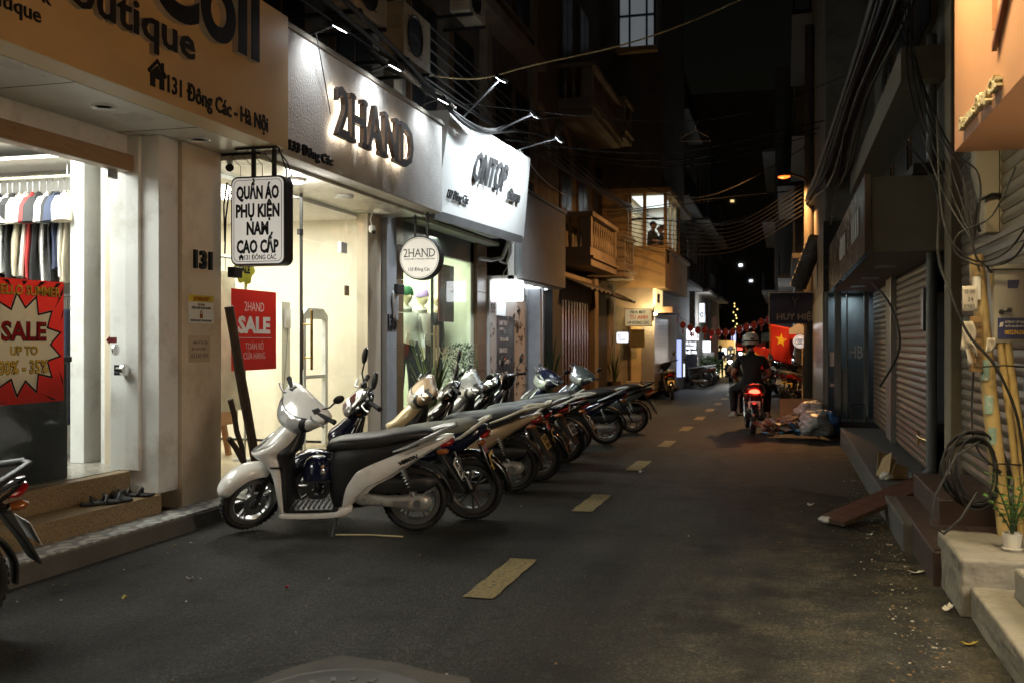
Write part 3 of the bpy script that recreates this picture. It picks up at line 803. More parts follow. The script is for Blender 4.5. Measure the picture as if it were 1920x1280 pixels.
lamp('AREA', (-6.0, 3.2, 3.06), 40, (1, .97, .92), (-6.0, 3.2, 0), 1.2, 1.2, name='shop_131_lamp')
mo = thing('ceiling_panel', 'bright white light panel in the ceiling of shop 131', 'ceiling light', (-6.2, 5.4, 3.0))
MB().box(-7.2, -5.6, 4.8, 6.6, 3.075, 3.095).build('diffuser', em('panel_white', (1, .98, .93), 1.6), mo)

# ------------------------------------------------------------------ hanging sign of shop 131
hsn = thing('hanging_sign', 'rounded white lightbox sign reading QUẦN ÁO PHỤ KIỆN NAM CAO CẤP', 'sign', (-4.18, 7.4, 2.45))
def rrect(x0, x1, y0, y1, r, n=5):
    p = []
    for cx, cy, a0 in ((x1 - r, y1 - r, 0), (x0 + r, y1 - r, 90), (x0 + r, y0 + r, 180), (x1 - r, y0 + r, 270)):
        for k in range(n + 1):
            a = R(a0 + 90 * k / n); p.append((cx + r * math.cos(a), cy + r * math.sin(a)))
    return p
MB().prism(rrect(-4.43, -3.93, 2.075, 2.81, .06), (0, 7.36, 0), XX, ZX, (0, .14, 0)).build('case', M['steel_dark'], hsn, bevel=.006)
signwhite = em('sign_white', (1, .95, .86), .15, (.74, .72, .68))
MB().prism(rrect(-4.415, -3.945, 2.09, 2.795, .05), (0, 7.357, 0), XX, ZX, (0, .003, 0)).build('face', signwhite, hsn)
fr = MB()
oc, ic = rrect(-4.4, -3.96, 2.105, 2.78, .045), rrect(-4.396, -3.964, 2.109, 2.776, .042)
for i in range(len(oc)):
    j = (i + 1) % len(oc)
    fr.add([(oc[i][0], 7.356, oc[i][1]), (oc[j][0], 7.356, oc[j][1]), (ic[j][0], 7.356, ic[j][1]), (ic[i][0], 7.356, ic[i][1])], [(0, 1, 2, 3)])
fr.build('border_line', M['black_letter'], hsn)
for s, z, w in (('QUẦN ÁO', 2.625, .39), ('PHỤ KIỆN', 2.475, .40), ('NAM', 2.33, .2), ('CAO CẤP', 2.18, .385)):
    text(s, (-4.18, 7.357, z), XX, ZX, h=.105, w=w, ext=.003, bold=.042, mat=M['black_letter'], parent=hsn)
text('131 ĐÔNG CÁC', (-4.155, 7.357, 2.122), XX, ZX, h=.038, w=.29, ext=.002, bold=.01, mat=M['black_letter'], parent=hsn)
MB().prism([(-.02, 0), (-.006, 0), (-.006, .016), (.006, .016), (.006, 0), (.02, 0), (.02, .024), (.028, .024), (0, .05), (-.028, .024), (-.02, .024)], (-4.33, 7.357, 2.118), XX, ZX, (0, -.002, 0)).build('house_icon', M['black_letter'], hsn)
br = MB()
br.box(-4.27, -4.24, 7.41, 7.44, 2.805, 3.05); br.box(-4.08, -4.05, 7.41, 7.44, 2.805, 3.05); br.box(-4.42, -4.03, 7.40, 7.45, 3.04, 3.058)
br.build('bracket', M['steel_dark'], hsn)
wr = MB()
for k in range(4):
    x = -4.38 + .1 * k
    wr.tube([(x, 7.39, 3.04), (x - .05, 7.37, 2.98 + .01 * k), (x + .03, 7.38, 2.9), (x + .02, 7.4, 2.81)], .003, 5)
wr.tube([(-4.02, 7.42, 3.04), (-3.99, 7.43, 2.95), (-3.955, 7.43, 2.86), (-3.96, 7.43, 2.79)], .006, 6)
wr.tube([(-4.05, 7.46, 3.04), (-3.97, 7.47, 2.93), (-3.93, 7.47, 2.82), (-3.96, 7.45, 2.78)], .006, 6)
wr.tube([(-4.43, 7.42, 2.72), (-4.52, 7.45, 2.78), (-4.58, 7.5, 2.6), (-4.62, 7.58, 2.3)], .007, 6)
wr.tube([(-4.43, 7.42, 2.66), (-4.5, 7.45, 2.7), (-4.56, 7.5, 2.5), (-4.62, 7.58, 2.2)], .007, 6)
wr.build('wire', M['cable'], hsn, smooth=True)
cc = thing('security_camera', 'black bullet camera under the white soffit beside the beige column', 'security camera', (-4.62, 7.66, 2.95))
MB().loft([(0, 0, .035, .035, 90, 2)] * 1 + [(.11, -.02, .035, .035, 90, 2)], 1, 16).build('body', M['black_plastic'], cc, smooth=True, local=True).rotation_euler = (0, 0, R(-60))
MB().box(-.02, .02, -.02, .02, .03, .1).build('mount', M['white_frame'], cc, local=True)
jb = MB().box(-4.62, -4.55, 7.62, 7.75, 2.0, 2.09).build('junction_box', M['black_plastic'], None, bevel=.006)
tag(jb, 'small black box fixed beside the house number 131', 'junction box')

# ------------------------------------------------------------------ shop 133
b2 = thing('clothing_shop', 'clothes shop with floodlit rough plaster fascia reading 2HAND', 'shop', (-5, 9.6, 0))
plaster = pm('fascia_plaster', (.56, .55, .53), .85, var=.08, bump=1.0, bscale=48, spots=(.46, .45, .43), sscale=2)
fascia2 = MB().box(-4.30, -4.08, 7.604, 11.66, 3.03, 4.12).build('fascia', plaster, b2, bevel=.01)
MB().box(-4.34, -4.055, 7.604, 11.69, 4.121, 4.165).build('coping', pm('coping', (.22, .2, .17), .8), fascia2, bevel=.004)
cream = pm('cream_wall', (.74, .69, .58), .75, var=.05)
MB().box(-5.0, -4.302, 7.604, 11.66, 3.0, 3.04).build('soffit', M['soffit_white'], b2)
MB().box(-9, -4.72, 7.604, 12.3, .1125, .17).build('floor', pm('shop_floor', (.42, .36, .27), .3), b2, bevel=.004)
MB().box(-9, -4.84, 7.75, 11.15, .1705, .21).build('sill', pm('sill', (.4, .33, .22), .4), b2, bevel=.004)
MB().box(-8.6, -8.4, 7.604, 11.6, .21, 3.0).build('wall', cream, b2)
MB().box(-8.4, -4.95, 7.604, 7.7, .21, 3.0).build('wall', cream, b2)
MB().box(-8.4, -4.95, 11.42, 11.6, .21, 3.0).build('wall', cream, b2)
MB().box(-8.4, -5.0, 7.704, 11.416, 2.96, 2.998).build('ceiling', M['white_paint'], b2)
MB().box(-5.0, -4.87, 7.604, 7.75, .17, 3.0).build('jamb', pm('grey_jamb', (.34, .35, .35), .6), b2, bevel=.004)
MB().box(-5.0, -4.85, 11.152, 11.56, .17, 3.0).build('jamb', pm('cream_jamb', (.62, .54, .42), .5, var=.06), b2, bevel=.006)
MB().box(-5.0, -4.87, 11.562, 11.6, .17, 3.0).build('groove', M['wood_dark'], b2)
MB().box(-5.2, -4.79, 11.602, 11.93, .112, 3.03).build('column', pm('grey_render', (.33, .34, .36), .85, var=.12, bump=.3, bscale=50), b2, bevel=.006)
bt = pm('brown_tile', (.17, .105, .055), .35, var=.25, scale=4)
for k in range(7):
    MB().box(-5.1, -4.84, 11.934, 12.3, .113 + .43 * k, .113 + .43 * k + .424).build('tile', bt, b2, bevel=.004)
for a, z0, z1, nm in ((( 7.755, 9.48), .21, 2.998, 'glass_pane'), ((9.49, 10.58), .215, 2.52, 'glass_door'), ((9.49, 10.58), 2.53, 2.998, 'glass_pane'), ((10.59, 11.148), .21, 2.998, 'glass_pane')):
    o = MB().box(-4.885, -4.875, a[0], a[1], z0, z1).build(nm, M['glass'], b2)
    if nm == 'glass_door':
        hd = MB(); hd.box(-4.835, -4.815, 9.6, 9.63, 1.15, 1.78); hd.box(-4.945, -4.925, 9.6, 9.63, 1.15, 1.78)
        for z in (1.28, 1.63): hd.cyl((-4.95, 9.615, z), (-4.81, 9.615, z), .009, 10)
        hd.build('handle', M['brass'], o, bevel=.003)
        MB().box(-4.9, -4.86, 10.42, 10.58, 2.46, 2.58).build('patch_fitting', M['alu'], o)
MB().box(-4.895, -4.865, 9.478, 9.492, .21, 2.998).build('door_edge', M['steel_dark'], b2)
MB().box(-4.895, -4.865, 9.42, 9.5, 2.56, 2.62).build('bracket', M['steel_dark'], b2)
# halo lit slab letters
halo = em('halo_warm', (1, .8, .58), 3.6)
bronze = pm('bronze_letter', (.07, .05, .04), .4, metal=.4)
def serif(mb, gi, a, b, o, r, u, n):
    spec = {1: ((a, 0), (b, 0)), 2: ((a, 1), (b, 1)), 3: ((a, 0), (b, 0)), 4: ((a, 0),)}.get(gi)
    if not spec: return
    for x, kind in spec:
        for top in (0, 1):
            if kind == 1 and top: continue
            xc = x + (.035 if x == a else -.035)
            p = o + r * xc + u * (.415 * top + .0)
            z0 = -.008 if not top else -.03
            q = o + r * (xc - .07) + u * (.44 * top + z0) + n * .062
            mb.prism([(0, 0), (.14, 0), (.14, .04), (0, .04)], q, r, u, n * .046)
L = text('2HAND', (-4.08, 9.42, 3.36), YX, ZX, h=.46, w=1.96, ext=.05, bold=.012, name='letter', mat=bronze, parent=fascia2, letters=True, back=.06, extra=serif)
text('2HAND', (-4.08, 9.42, 3.36), YX, ZX, h=.46, w=1.93, ext=.004, bold=.004, name='halo_strip', mat=halo, parent=fascia2, letters=True, back=.052)
text('133 Đông Các', (-4.081, 8.11, 3.085), YX, ZX, h=.085, w=.84, ext=.025, bold=.02, mat=M['black_letter'], parent=fascia2)
# floodlights on arms
def flood(loc, tgt, label, power, arm_from, col=(.93, .97, 1), spread=None):
    t = thing('floodlight', label, 'floodlight', loc)
    d = (Vector(tgt) - Vector(loc)).normalized()
    rm = d.to_track_quat('-Z', 'Y').to_matrix().to_4x4()
    hb = MB().box(-.08, .08, -.06, .06, -.0, .045)
    o = hb.build('housing', M['steel_dark'], t, bevel=.006, local=True); o.matrix_basis = rm
    o2 = MB().box(-.055, .055, -.045, .045, -.006, -.001).build('led_panel', em('led_white', (.9, .96, 1), 9) if 'led_white' not in bpy.data.materials else bpy.data.materials['led_white'], o, local=True)
    a = MB(); a.tube([Vector(arm_from), Vector(loc) - d * .06], .013, 8); a.build('arm', M['steel_dark'], t)
    lamp('SPOT', Vector(loc) + d * .03, power, col, tgt, .07, spot=125, blend=.7, name='floodlight_lamp')
    lamp('POINT', Vector(loc) + d * .09 + Vector((.06, 0, 0)), max(.3, power * .022), col, size=.04, name='floodlight_spill')
for i, y in enumerate((8.12, 9.42, 10.9)):
    flood((-3.80, y, 4.22), (-4.08, y + .02, 3.72), ('white LED floodlight on the 2HAND fascia nearest the tan fascia', 'white LED floodlight over the middle letters of the 2HAND fascia', 'white LED floodlight at the street end of the 2HAND fascia')[i], (8, 10, 8)[i], (-4.2, y, 4.17))
sf = 0
for x, y, lit in ((-4.5, 8.62, 1), (-4.52, 9.75, 0), (-4.58, 10.95, 0)):
    t = thing('soffit_lamp', 'round flat soffit lamp %s under the plaster fascia' % ('glowing white beside the hanging sign' if lit else ('switched off below the letters' if y < 10 else 'switched off nearest the round sign')), 'lamp', (x, y, 3.0))
    MB().lathe([(0, -.035), (.085, -.035), (.1, -.028), (.105, 0), (0, 0)], (x, y, 2.999), 'Z', 28).build('rim', M['white_frame'], t, smooth=True)
    MB().lathe([(0, -.039), (.078, -.0385), (.08, -.0355)], (x, y, 2.999), 'Z', 28).build('diffuser', em('lamp_on', (1, .97, .9), 9) if lit else M['soffit_white'], t, smooth=True)
    if lit: lamp('POINT', (x, y, 2.9), 7, (1, .95, .86), size=.08, name='soffit_lamp_light')
lamp('AREA', (-6.4, 9.5, 2.93), 70, (1, .95, .85), (-6.4, 9.5, 0), 2.6, 2.6, name='shop_133_lamp')
lamp('AREA', (-5.35, 9.3, 2.93), 20, (1, .95, .85), (-5.2, 9.3, 0), .4, 2.6, name='shop_133_lamp')
# poster, balloon tag, things in the shop
ps = MB().box(-4.872, -4.868, 8.1, 8.93, 1.18, 1.935).build('poster', tmat('sale_red', (.62, .03, .016)))
tag(ps, 'plain red poster reading 2HAND SALE hanging on the cream shop glass', 'poster')
wt = pm('poster_white', (.75, .73, .7), .5)
for s, z, h, w, bo in (('2HAND', 1.735, .085, .36, -.01), ('SALE', 1.535, .15, .6, .05), ('TOÀN BỘ', 1.375, .06, .34, -.01), ('CỬA HÀNG', 1.285, .06, .4, -.01)):
    text(s, (-4.868, 8.51, z), YX, ZX, h=h, w=w, ext=.001, bold=bo, mat=wt, parent=ps)
MB().box(-4.8675, -4.8665, 8.22, 8.83, 1.482, 1.487).build('rule_line', wt, ps)
bl = MB(); bl.prism([(.17 * (1 + .12 * math.cos(6 * 2 * PI * k / 48)) * math.cos(2 * PI * k / 48), .13 * (1 + .12 * math.cos(6 * 2 * PI * k / 48)) * math.sin(2 * PI * k / 48)) for k in range(48)], (-4.872, 8.33, 2.12), YX, ZX, (.004, 0, 0))
bl.prism([(-.03, 0), (.03, 0), (.0, -.1)], (-4.872, 8.36, 2.01), YX, ZX, (.0035, 0, 0))
bo = bl.build('sale_tag', pm('lime_tag', (.42, .42, .03), .5)); tag(bo, 'lime green speech bubble tag reading SALE above the red poster', 'tag')
text('SALE', (-4.868, 8.33, 2.09), YX, ZX, h=.07, w=.2, ext=.001, bold=.05, mat=M['black_letter'], parent=bo)
ga = thing('security_gate', 'white anti-theft gate standing inside the shop door', 'security gate', (-5.35, 10.6, .21))
g = MB(); W = M['white_frame']
g.prism([(-.32, 0), (-.32, 1.55), (-.2, 1.63), (.2, 1.63), (.32, 1.55), (.32, 0), (.25, 0), (.25, 1.5), (-.25, 1.5), (-.25, 0)], (-5.36, 10.68, .21), YX, ZX, (.06, 0, 0))
g.build('frame', W, ga, bevel=.01)
for z in (.55, 1.02):
    MB().box(-5.355, -5.305, 10.435, 10.925, z, z + .04).build('crossbar', W, ga)
rb_ = thing('robe', 'long cream robe hanging behind the red poster', 'robe', (-5.4, 8.75, 1.2))
def robe(x, y, z0, z1, w, k, mat, par, nm='cloth'):
    mb = MB()
    def pt(u, v):
        a = 2 * PI * u; t = v
        ww = w * (.55 + .45 * t) ; zz = z1 + (z0 - z1) * t
        fold = 1 + .12 * math.sin(a * 7 + k) * t
        return (x + .09 * math.cos(a) * fold * (.6 + .4 * t), y + ww * math.sin(a) * fold, zz)
    mb.grid(pt, 40, 8); return mb.build(nm, mat, par, smooth=60)
robe(-5.45, 8.95, .75, 2.15, .28, 1, pm('robe_cream', (.68, .6, .44), .8, bump=.2, bscale=40), rb_)
MB().tube([(-5.45, 8.95, 2.3), (-5.45, 8.95, 2.14)], .005, 6).build('hanger', M['alu'], rb_)
rb2 = thing('dress', 'black and white patterned dress hanging beside the dark timber pole', 'dress', (-5.4, 8.3, 1.2))
robe(-5.45, 8.42, .85, 2.1, .2, 3, pm('pattern_cloth', (.05, .05, .05), .8, var=.3, spots=(.55, .52, .45), sscale=28), rb2)
MB().tube([(-5.45, 8.42, 2.3), (-5.45, 8.42, 2.09)], .005, 6).build('hanger', M['alu'], rb2)
rr = thing('garment_stand', 'thin chrome garment stand behind the shop window', 'garment stand', (-5.45, 8.6, .21))
q = MB(); q.tube([(-5.45, 8.1, 2.3), (-5.45, 9.35, 2.3)], .012, 8); q.build('rail', M['alu'], rr, smooth=True)
for y in (8.12, 9.33):
    q = MB(); q.tube([(-5.45, y, .22), (-5.45, y, 2.3)], .012, 8); q.lathe([(0, 0), (.14, 0), (.13, .02), (.02, .03), (0, .03)], (-5.45, y, .211), 'Z', 20); q.build('post', M['alu'], rr, smooth=True)
bn = thing('bench', 'brown wooden bench with woven seat inside the lit shop', 'bench', (-6, 9.0, .21))
MB().box(-6.3, -5.8, 8.3, 9.8, .55, .72).build('seat', M['wood_bench'], bn, bevel=.02)
for x in (-6.2, -5.9):
    for y in (8.45, 9.65):
        MB().bar((x, y, .56), (x + .03, y + (.06 if y > 9 else -.06), .21), .05, .05).build('leg', M['wood_bench'], bn)
MB().box(-6.3, -6.25, 8.3, 9.8, .74, .98).build('backrest', pm('cane', (.55, .45, .28), .7, spots=(.35, .25, .12), sscale=60), bn, bevel=.01)
ph = thing('wall_intercom', 'small grey intercom hanging by a wire on the cream wall', 'intercom', (-5.6, 10.2, 1.7))
MB().box(-5.52, -5.49, 10.30, 10.42, 1.60, 1.82).build('body', M['alu'], ph, bevel=.005)
MB().tube([(-5.5, 10.36, 1.6), (-5.5, 10.33, 1.3), (-5.5, 10.26, .9), (-5.5, 10.2, .6)], .003, 5).build('cord', M['cable'], ph)
MB().box(-5.6, -5.522, 10.26, 10.46, .21, 1.9).build('mount_board', cream, ph)
mm = MB().box(-4.97, -4.96, 11.0, 11.12, 2.0, 2.12).build('brown_plate', pm('brown_plate', (.12, .06, .03), .5))
mm.location.x -= .12
tag(mm, 'small square brown plate on the wall inside the shop door', 'plate')
dc = thing('security_camera', 'white dome camera under the soffit near the cream jamb', 'security camera', (-4.7, 11.0, 2.8))
q = MB(); q.lathe([(0, .05), (.04, .05), (.045, .0), (.03, -.03), (0, -.04)], (-4.75, 11.05, 2.78), 'Z', 18); q.build('body', M['white_frame'], dc, smooth=True)
MB().ell((-4.72, 11.02, 2.75), .025, .025, .025).build('lens', M['black_letter'], dc, smooth=True)
MB().tube([(-4.75, 11.05, 2.83), (-4.77, 11.04, 2.9), (-4.75, 11.06, 2.99)], .008, 6).build('stem', M['white_frame'], dc)
# timber poles leaning by the column
for i, (a, b, w) in enumerate((((-4.62, 7.66, 1.75), (-4.5, 7.98, .113), .085), ((-4.62, 7.68, .95), (-4.52, 7.84, .113), .05), ((-4.60, 7.62, .62), (-4.5, 7.95, .113), .05))):
    mb = MB(); pts = [Vector(a).lerp(Vector(b), t / 6) + Vector((rnd.uniform(-.008, .008), rnd.uniform(-.008, .008), 0)) for t in range(7)]
    mb.tube(pts, [w / 2 * (1 + rnd.uniform(-.08, .08)) for _ in pts], 8)
    o = mb.build('timber_pole', M['wood_dark'], smooth=50)
    tag(o, ('tallest dark timber pole leaning beside the beige column', 'short thin dark stick leaning behind the tall timber pole', 'knee high dark stake beside the base of the column')[i], 'pole', 'timber leaning by the column')
# number and meter on the 133 column
text('133', (-4.789, 11.765, 1.6), YX, ZX, h=.19, w=.28, ext=.012, bold=.03, name='number', mat=M['black_letter'], parent=b2)
eb = MB().box(-4.84, -4.74, 11.84, 12.08, 2.06, 2.18).build('meter_box', M['black_plastic'], bevel=.008); tag(eb, 'small black box on the corner above the number 133', 'box')
bgm = MB(); bgm.grid(lambda u, v: (-4.775 + .02 * math.sin(u * 9), 11.72 + .22 * u * (1 - .4 * v) + .06 * v, 2.06 - .34 * v + .03 * math.sin(u * 14)), 10, 10)
o = bgm.build('plastic_sheet', pm('plastic_sheet', (.5, .5, .5), .25), smooth=60); tag(o, 'crumpled clear plastic sheet hanging from the black box', 'plastic sheet')
m_ = o.modifiers.new('thick', 'SOLIDIFY'); m_.thickness = .004
# round sign
rs = thing('round_sign', 'round white lightbox sign reading 2HAND 133 Đông Các', 'sign', (-4.32, 11.5, 2.48))
MB().lathe([(0, 0), (.262, 0), (.27, .01), (.27, .14), (0, .14)], (-4.30, 11.45, 2.47), 'Y', 56).build('case', M['steel_dark'], rs, smooth=True)
MB().lathe([(0, -.004), (.252, -.004), (.252, -.0005)], (-4.30, 11.45, 2.47), 'Y', 56).build('face', signwhite, rs)
MB().lathe([(.238, -.0055), (.242, -.0055)], (-4.30, 11.45, 2.47), 'Y', 56, caps=False).build('border_line', M['black_letter'], rs)
def slab2(mb, gi, a, b, o, r, u, n):
    for x in ({1: (a, b), 2: (), 3: (a, b), 4: (a,)}.get(gi, ())):
        for top in (0, 1):
            mb.prism([(-.012, 0), (.016, 0), (.016, .006), (-.012, .006)], o + r * (x + (.0 if x == a else -.004)) + u * (.094 * top) + n * .0005, r, u, n * .002)
text('2HAND', (-4.30, 11.445, 2.48), XX, ZX, h=.1, w=.41, ext=.002, bold=-.004, name='letter', mat=M['black_letter'], parent=rs, letters=True, extra=slab2)
text('THƯƠNG HIỆU UY TÍN HÀNG TUYỂN CHỌN', (-4.30, 11.445, 2.448), XX, ZX, h=.014, w=.4, ext=.001, bold=.02, mat=M['black_letter'], parent=rs)
text('133 Đông Các', (-4.30, 11.445, 2.31), XX, ZX, h=.04, w=.28, ext=.001, bold=.01, mat=M['black_letter'], parent=rs)
for x in (-4.39, -4.23): MB().box(x, x + .025, 11.5, 11.525, 2.72, 3.03).build('bracket', M['steel_dark'], rs)
# ------------------------------------------------------------------ shop 137 (leaning lit fascia)
b3 = thing('clothing_shop', 'clothes shop with leaning floodlit white fascia reading ONTOP Store', 'shop', (-5, 14, 0))
A = [Vector(p) for p in ((-4.32, 12.1, 3.12), (-4.05, 15.55, 3.12), (-3.86, 15.25, 4.33), (-4.0, 11.75, 4.33))]
BK = [Vector(p) for p in ((-4.6, 12.1, 3.12), (-4.6, 15.55, 3.12), (-4.6, 15.25, 4.33), (-4.6, 11.75, 4.33))]
f3 = MB().add(A + BK, [(0, 1, 2, 3), (7, 6, 5, 4), (0, 4, 5, 1), (1, 5, 6, 2), (2, 6, 7, 3), (3, 7, 4, 0)]).build('fascia', pm('fascia_white', (.66, .67, .66), .35, var=.03), b3)
rt = (A[1] - A[0]).normalized(); nn = rt.cross(((A[3] + A[2]) / 2 - (A[0] + A[1]) / 2).normalized()).normalized(); upv = nn.cross(rt)
def on3(y, z, off=0.0):
    t = (y - 12.1) / 3.45
    base = A[0].lerp(A[1], t); k = (z - 3.12) / upv.z
    return base + upv * k + nn * off
MB().prism([(0, 0), (3.4, 0), (3.4, .12), (0, .12)], A[0] + nn * .002 - upv * .1 , rt, upv, nn * -.2).build('trim', pm('grey_trim', (.12, .12, .12), .5), f3)
text('ONTOP', on3(13.62, 3.66, .0), rt, upv, h=.40, w=1.28, ext=.025, bold=.022, name='letter', mat=pm('charcoal', (.035, .036, .038), .5), parent=f3, letters=True)
text('Store', on3(14.72, 3.60, .0), rt, upv, h=.17, w=.5, ext=.02, bold=.03, name='letter', mat=bpy.data.materials['charcoal'], parent=f3, letters=True, shear=.12)
text('137 Đông Các', on3(12.68, 3.33, .0), rt, upv, h=.11, w=.72, ext=.015, bold=.015, mat=bpy.data.materials['charcoal'], parent=f3)
for i, (l, y, p) in enumerate((((-3.45, 12.1, 4.75), 12.3, 95), ((-3.25, 13.05, 4.5), 13.3, 120), ((-3.2, 14.35, 4.42), 14.5, 110))):
    flood(l, on3(y, 3.75), ('bright arm mounted LED floodlight nearest the 2HAND fascia', 'LED floodlight on the middle arm above the ONTOP fascia', 'brightest LED floodlight on the far arm of the ONTOP fascia')[i], p, on3(y, 4.33), col=(.86, .95, 1))
green = pm('pale_green_wall', (.62, .66, .52), .7, var=.05)
MB().box(-9, -4.75, 12.3, 16.1, .1125, .17).build('floor', bpy.data.materials['shop_floor'], b3)
MB().box(-4.95, -4.62, 12.3, 16.1, 3.05, 3.1).build('soffit', pm('soffit_green', (.5, .54, .42), .5), b3)
MB().box(-4.96, -4.88, 12.3, 15.5, 2.72, 3.05).build('header', pm('header_dark', (.05, .065, .06), .4), b3)
MB().box(-7.6, -7.4, 12.3, 16, .17, 3.05).build('wall', green, b3)
MB().box(-7.4, -5.0, 12.3, 12.34, .17, 3.05).build('wall', green, b3)
MB().box(-7.4, -4.98, 15.35, 15.5, .17, 3.05).build('wall', green, b3)
MB().box(-7.4, -5.0, 12.34, 15.35, 3.0, 3.04).build('ceiling', M['white_paint'], b3)
for y0, y1, nm in ((12.32, 13.2, 'glass_pane'), (13.21, 13.62, 'glass_door'), (13.64, 14.1, 'glass_door'), (14.11, 15.33, 'glass_pane')):
    o = MB().box(-4.925, -4.915, y0, y1, .18, 2.72).build(nm, M['glass'], b3)
    if nm == 'glass_door':
        yy = 13.56 if y0 < 13.5 else 13.7
        h = MB(); h.cyl((-4.86, yy, .85), (-4.86, yy, 1.68), .018, 10)
        for z in (.95, 1.55): h.cyl((-4.92, yy, z), (-4.86, yy, z), .01, 8)
        h.build('handle', pm('handle_wood', (.25, .17, .1), .4), o, smooth=True)
MB().box(-4.94, -4.9, 13.615, 13.635, .18, 2.72).build('door_edge', M['steel_dark'], b3)
MB().box(-5.0, -4.88, 15.335, 15.5, .17, 3.05).build('jamb', green, b3)
for k in range(7):
    MB().box(-5.1, -4.82, 15.51, 16.05, .113 + .43 * k, .113 + .43 * k + .424).build('tile', bt, b3, bevel=.004)
lamp('AREA', (-6.0, 13.9, 2.95), 58, (.95, 1, .82), (-6, 13.9, 0), 2.0, 2.2, name='shop_137_lamp')
lamp('AREA', (-5.25, 13.6, 2.95), 12, (.95, 1, .84), (-5.2, 13.6, 0), .3, 2.0, name='shop_137_lamp')
pd = MB().box(-5.02, -5.0, 14.15, 14.85, 1.75, 2.62).build('poster', pm('dark_red_poster', (.09, .012, .012), .4)); tag(pd, 'dark red sale poster behind the green lit shop glass', 'poster')
text('SALE', (-4.998, 14.5, 2.25), YX, ZX, h=.14, w=.55, ext=.002, bold=.03, mat=pm('dim_pink', (.4, .2, .2), .5), parent=pd)

# ------------------------------------------------------------------ people and mannequins: one skinned body each
def skin_body(name, J, E, mats, parent, levels=1, local=True):
    """J: joint -> (point, radius or (rx, ry)); E: (a, b, material index)"""
    names = list(J)
    me = bpy.data.meshes.new(name)
    me.from_pydata([J[k][0] for k in names], [(names.index(a), names.index(b)) for a, b, _ in E], [])
    o = bpy.data.objects.new(name, me); COL.objects.link(o)
    o.modifiers.new('skin', 'SKIN').use_smooth_shade = True
    if not me.skin_vertices: 
        bm = bmesh.new(); bm.from_mesh(me); bm.verts.layers.skin.verify(); bm.to_mesh(me); bm.free()
    for i, k in enumerate(names):
        r = J[k][1]
        me.skin_vertices[0].data[i].radius = r if isinstance(r, tuple) else (r, r)
        me.skin_vertices[0].data[i].use_root = (i == 0)
    ss = o.modifiers.new('sub', 'SUBSURF'); ss.levels = levels; ss.render_levels = levels
    dg = bpy.context.evaluated_depsgraph_get()
    nm = bpy.data.meshes.new_from_object(o.evaluated_get(dg))
    o.modifiers.clear(); o.data = nm
    nm.materials.clear()
    for m in mats: nm.materials.append(m)
    segs = [(Vector(J[a][0]), Vector(J[b][0]), i) for a, b, i in E]
    for p in nm.polygons:
        c = p.center; best = 1e9
        for a, b, i in segs:
            d = b - a; t = max(0, min(1, (c - a).dot(d) / max(d.length_squared, 1e-9)))
            q = (c - a - d * t).length
            if q < best: best = q; p.material_index = i
        p.use_smooth = True
    if parent: o.parent = parent
    return o

def hand(J, E, tag_, wrist, d, palm_n, mi, s=1.0, curl=.5):
    """palm and five unequal bent fingers"""
    d = Vector(d).normalized(); n = Vector(palm_n).normalized(); sd_ = d.cross(n).normalized()
    w = Vector(wrist)
    J[tag_ + 'palm'] = (w + d * .06 * s, (.036 * s, .02 * s)); E.append((tag_, tag_ + 'palm', mi))
    for k, (off, ln) in enumerate(((.027, .07), (.009, .08), (-.009, .075), (-.027, .058))):
        b = w + d * .09 * s + sd_ * off * s
        t1 = b + (d * (1 - curl * .4) + n * curl * .4).normalized() * ln * .5 * s
        t2 = t1 + (d * (1 - curl) + n * curl).normalized() * ln * .5 * s
        for q, p, r in (('a', b, .0095), ('b', t1, .009), ('c', t2, .007)):
            J['%sf%d%s' % (tag_, k, q)] = (p, r * s)
        E += [(tag_ + 'palm', '%sf%da' % (tag_, k), mi), ('%sf%da' % (tag_, k), '%sf%db' % (tag_, k), mi), ('%sf%db' % (tag_, k), '%sf%dc' % (tag_, k), mi)]
    b = w + d * .035 * s + sd_ * .034 * s
    t1 = b + (d * .6 + sd_ * .7).normalized() * .04 * s; t2 = t1 + (d * .8 + n * .5).normalized() * .03 * s
    for q, p, r in (('ta', b, .011), ('tb', t1, .01), ('tc', t2, .008)): J[tag_ + q] = (p, r * s)
    E += [(tag_, tag_ + 'ta', mi), (tag_ + 'ta', tag_ + 'tb', mi), (tag_ + 'tb', tag_ + 'tc', mi)]

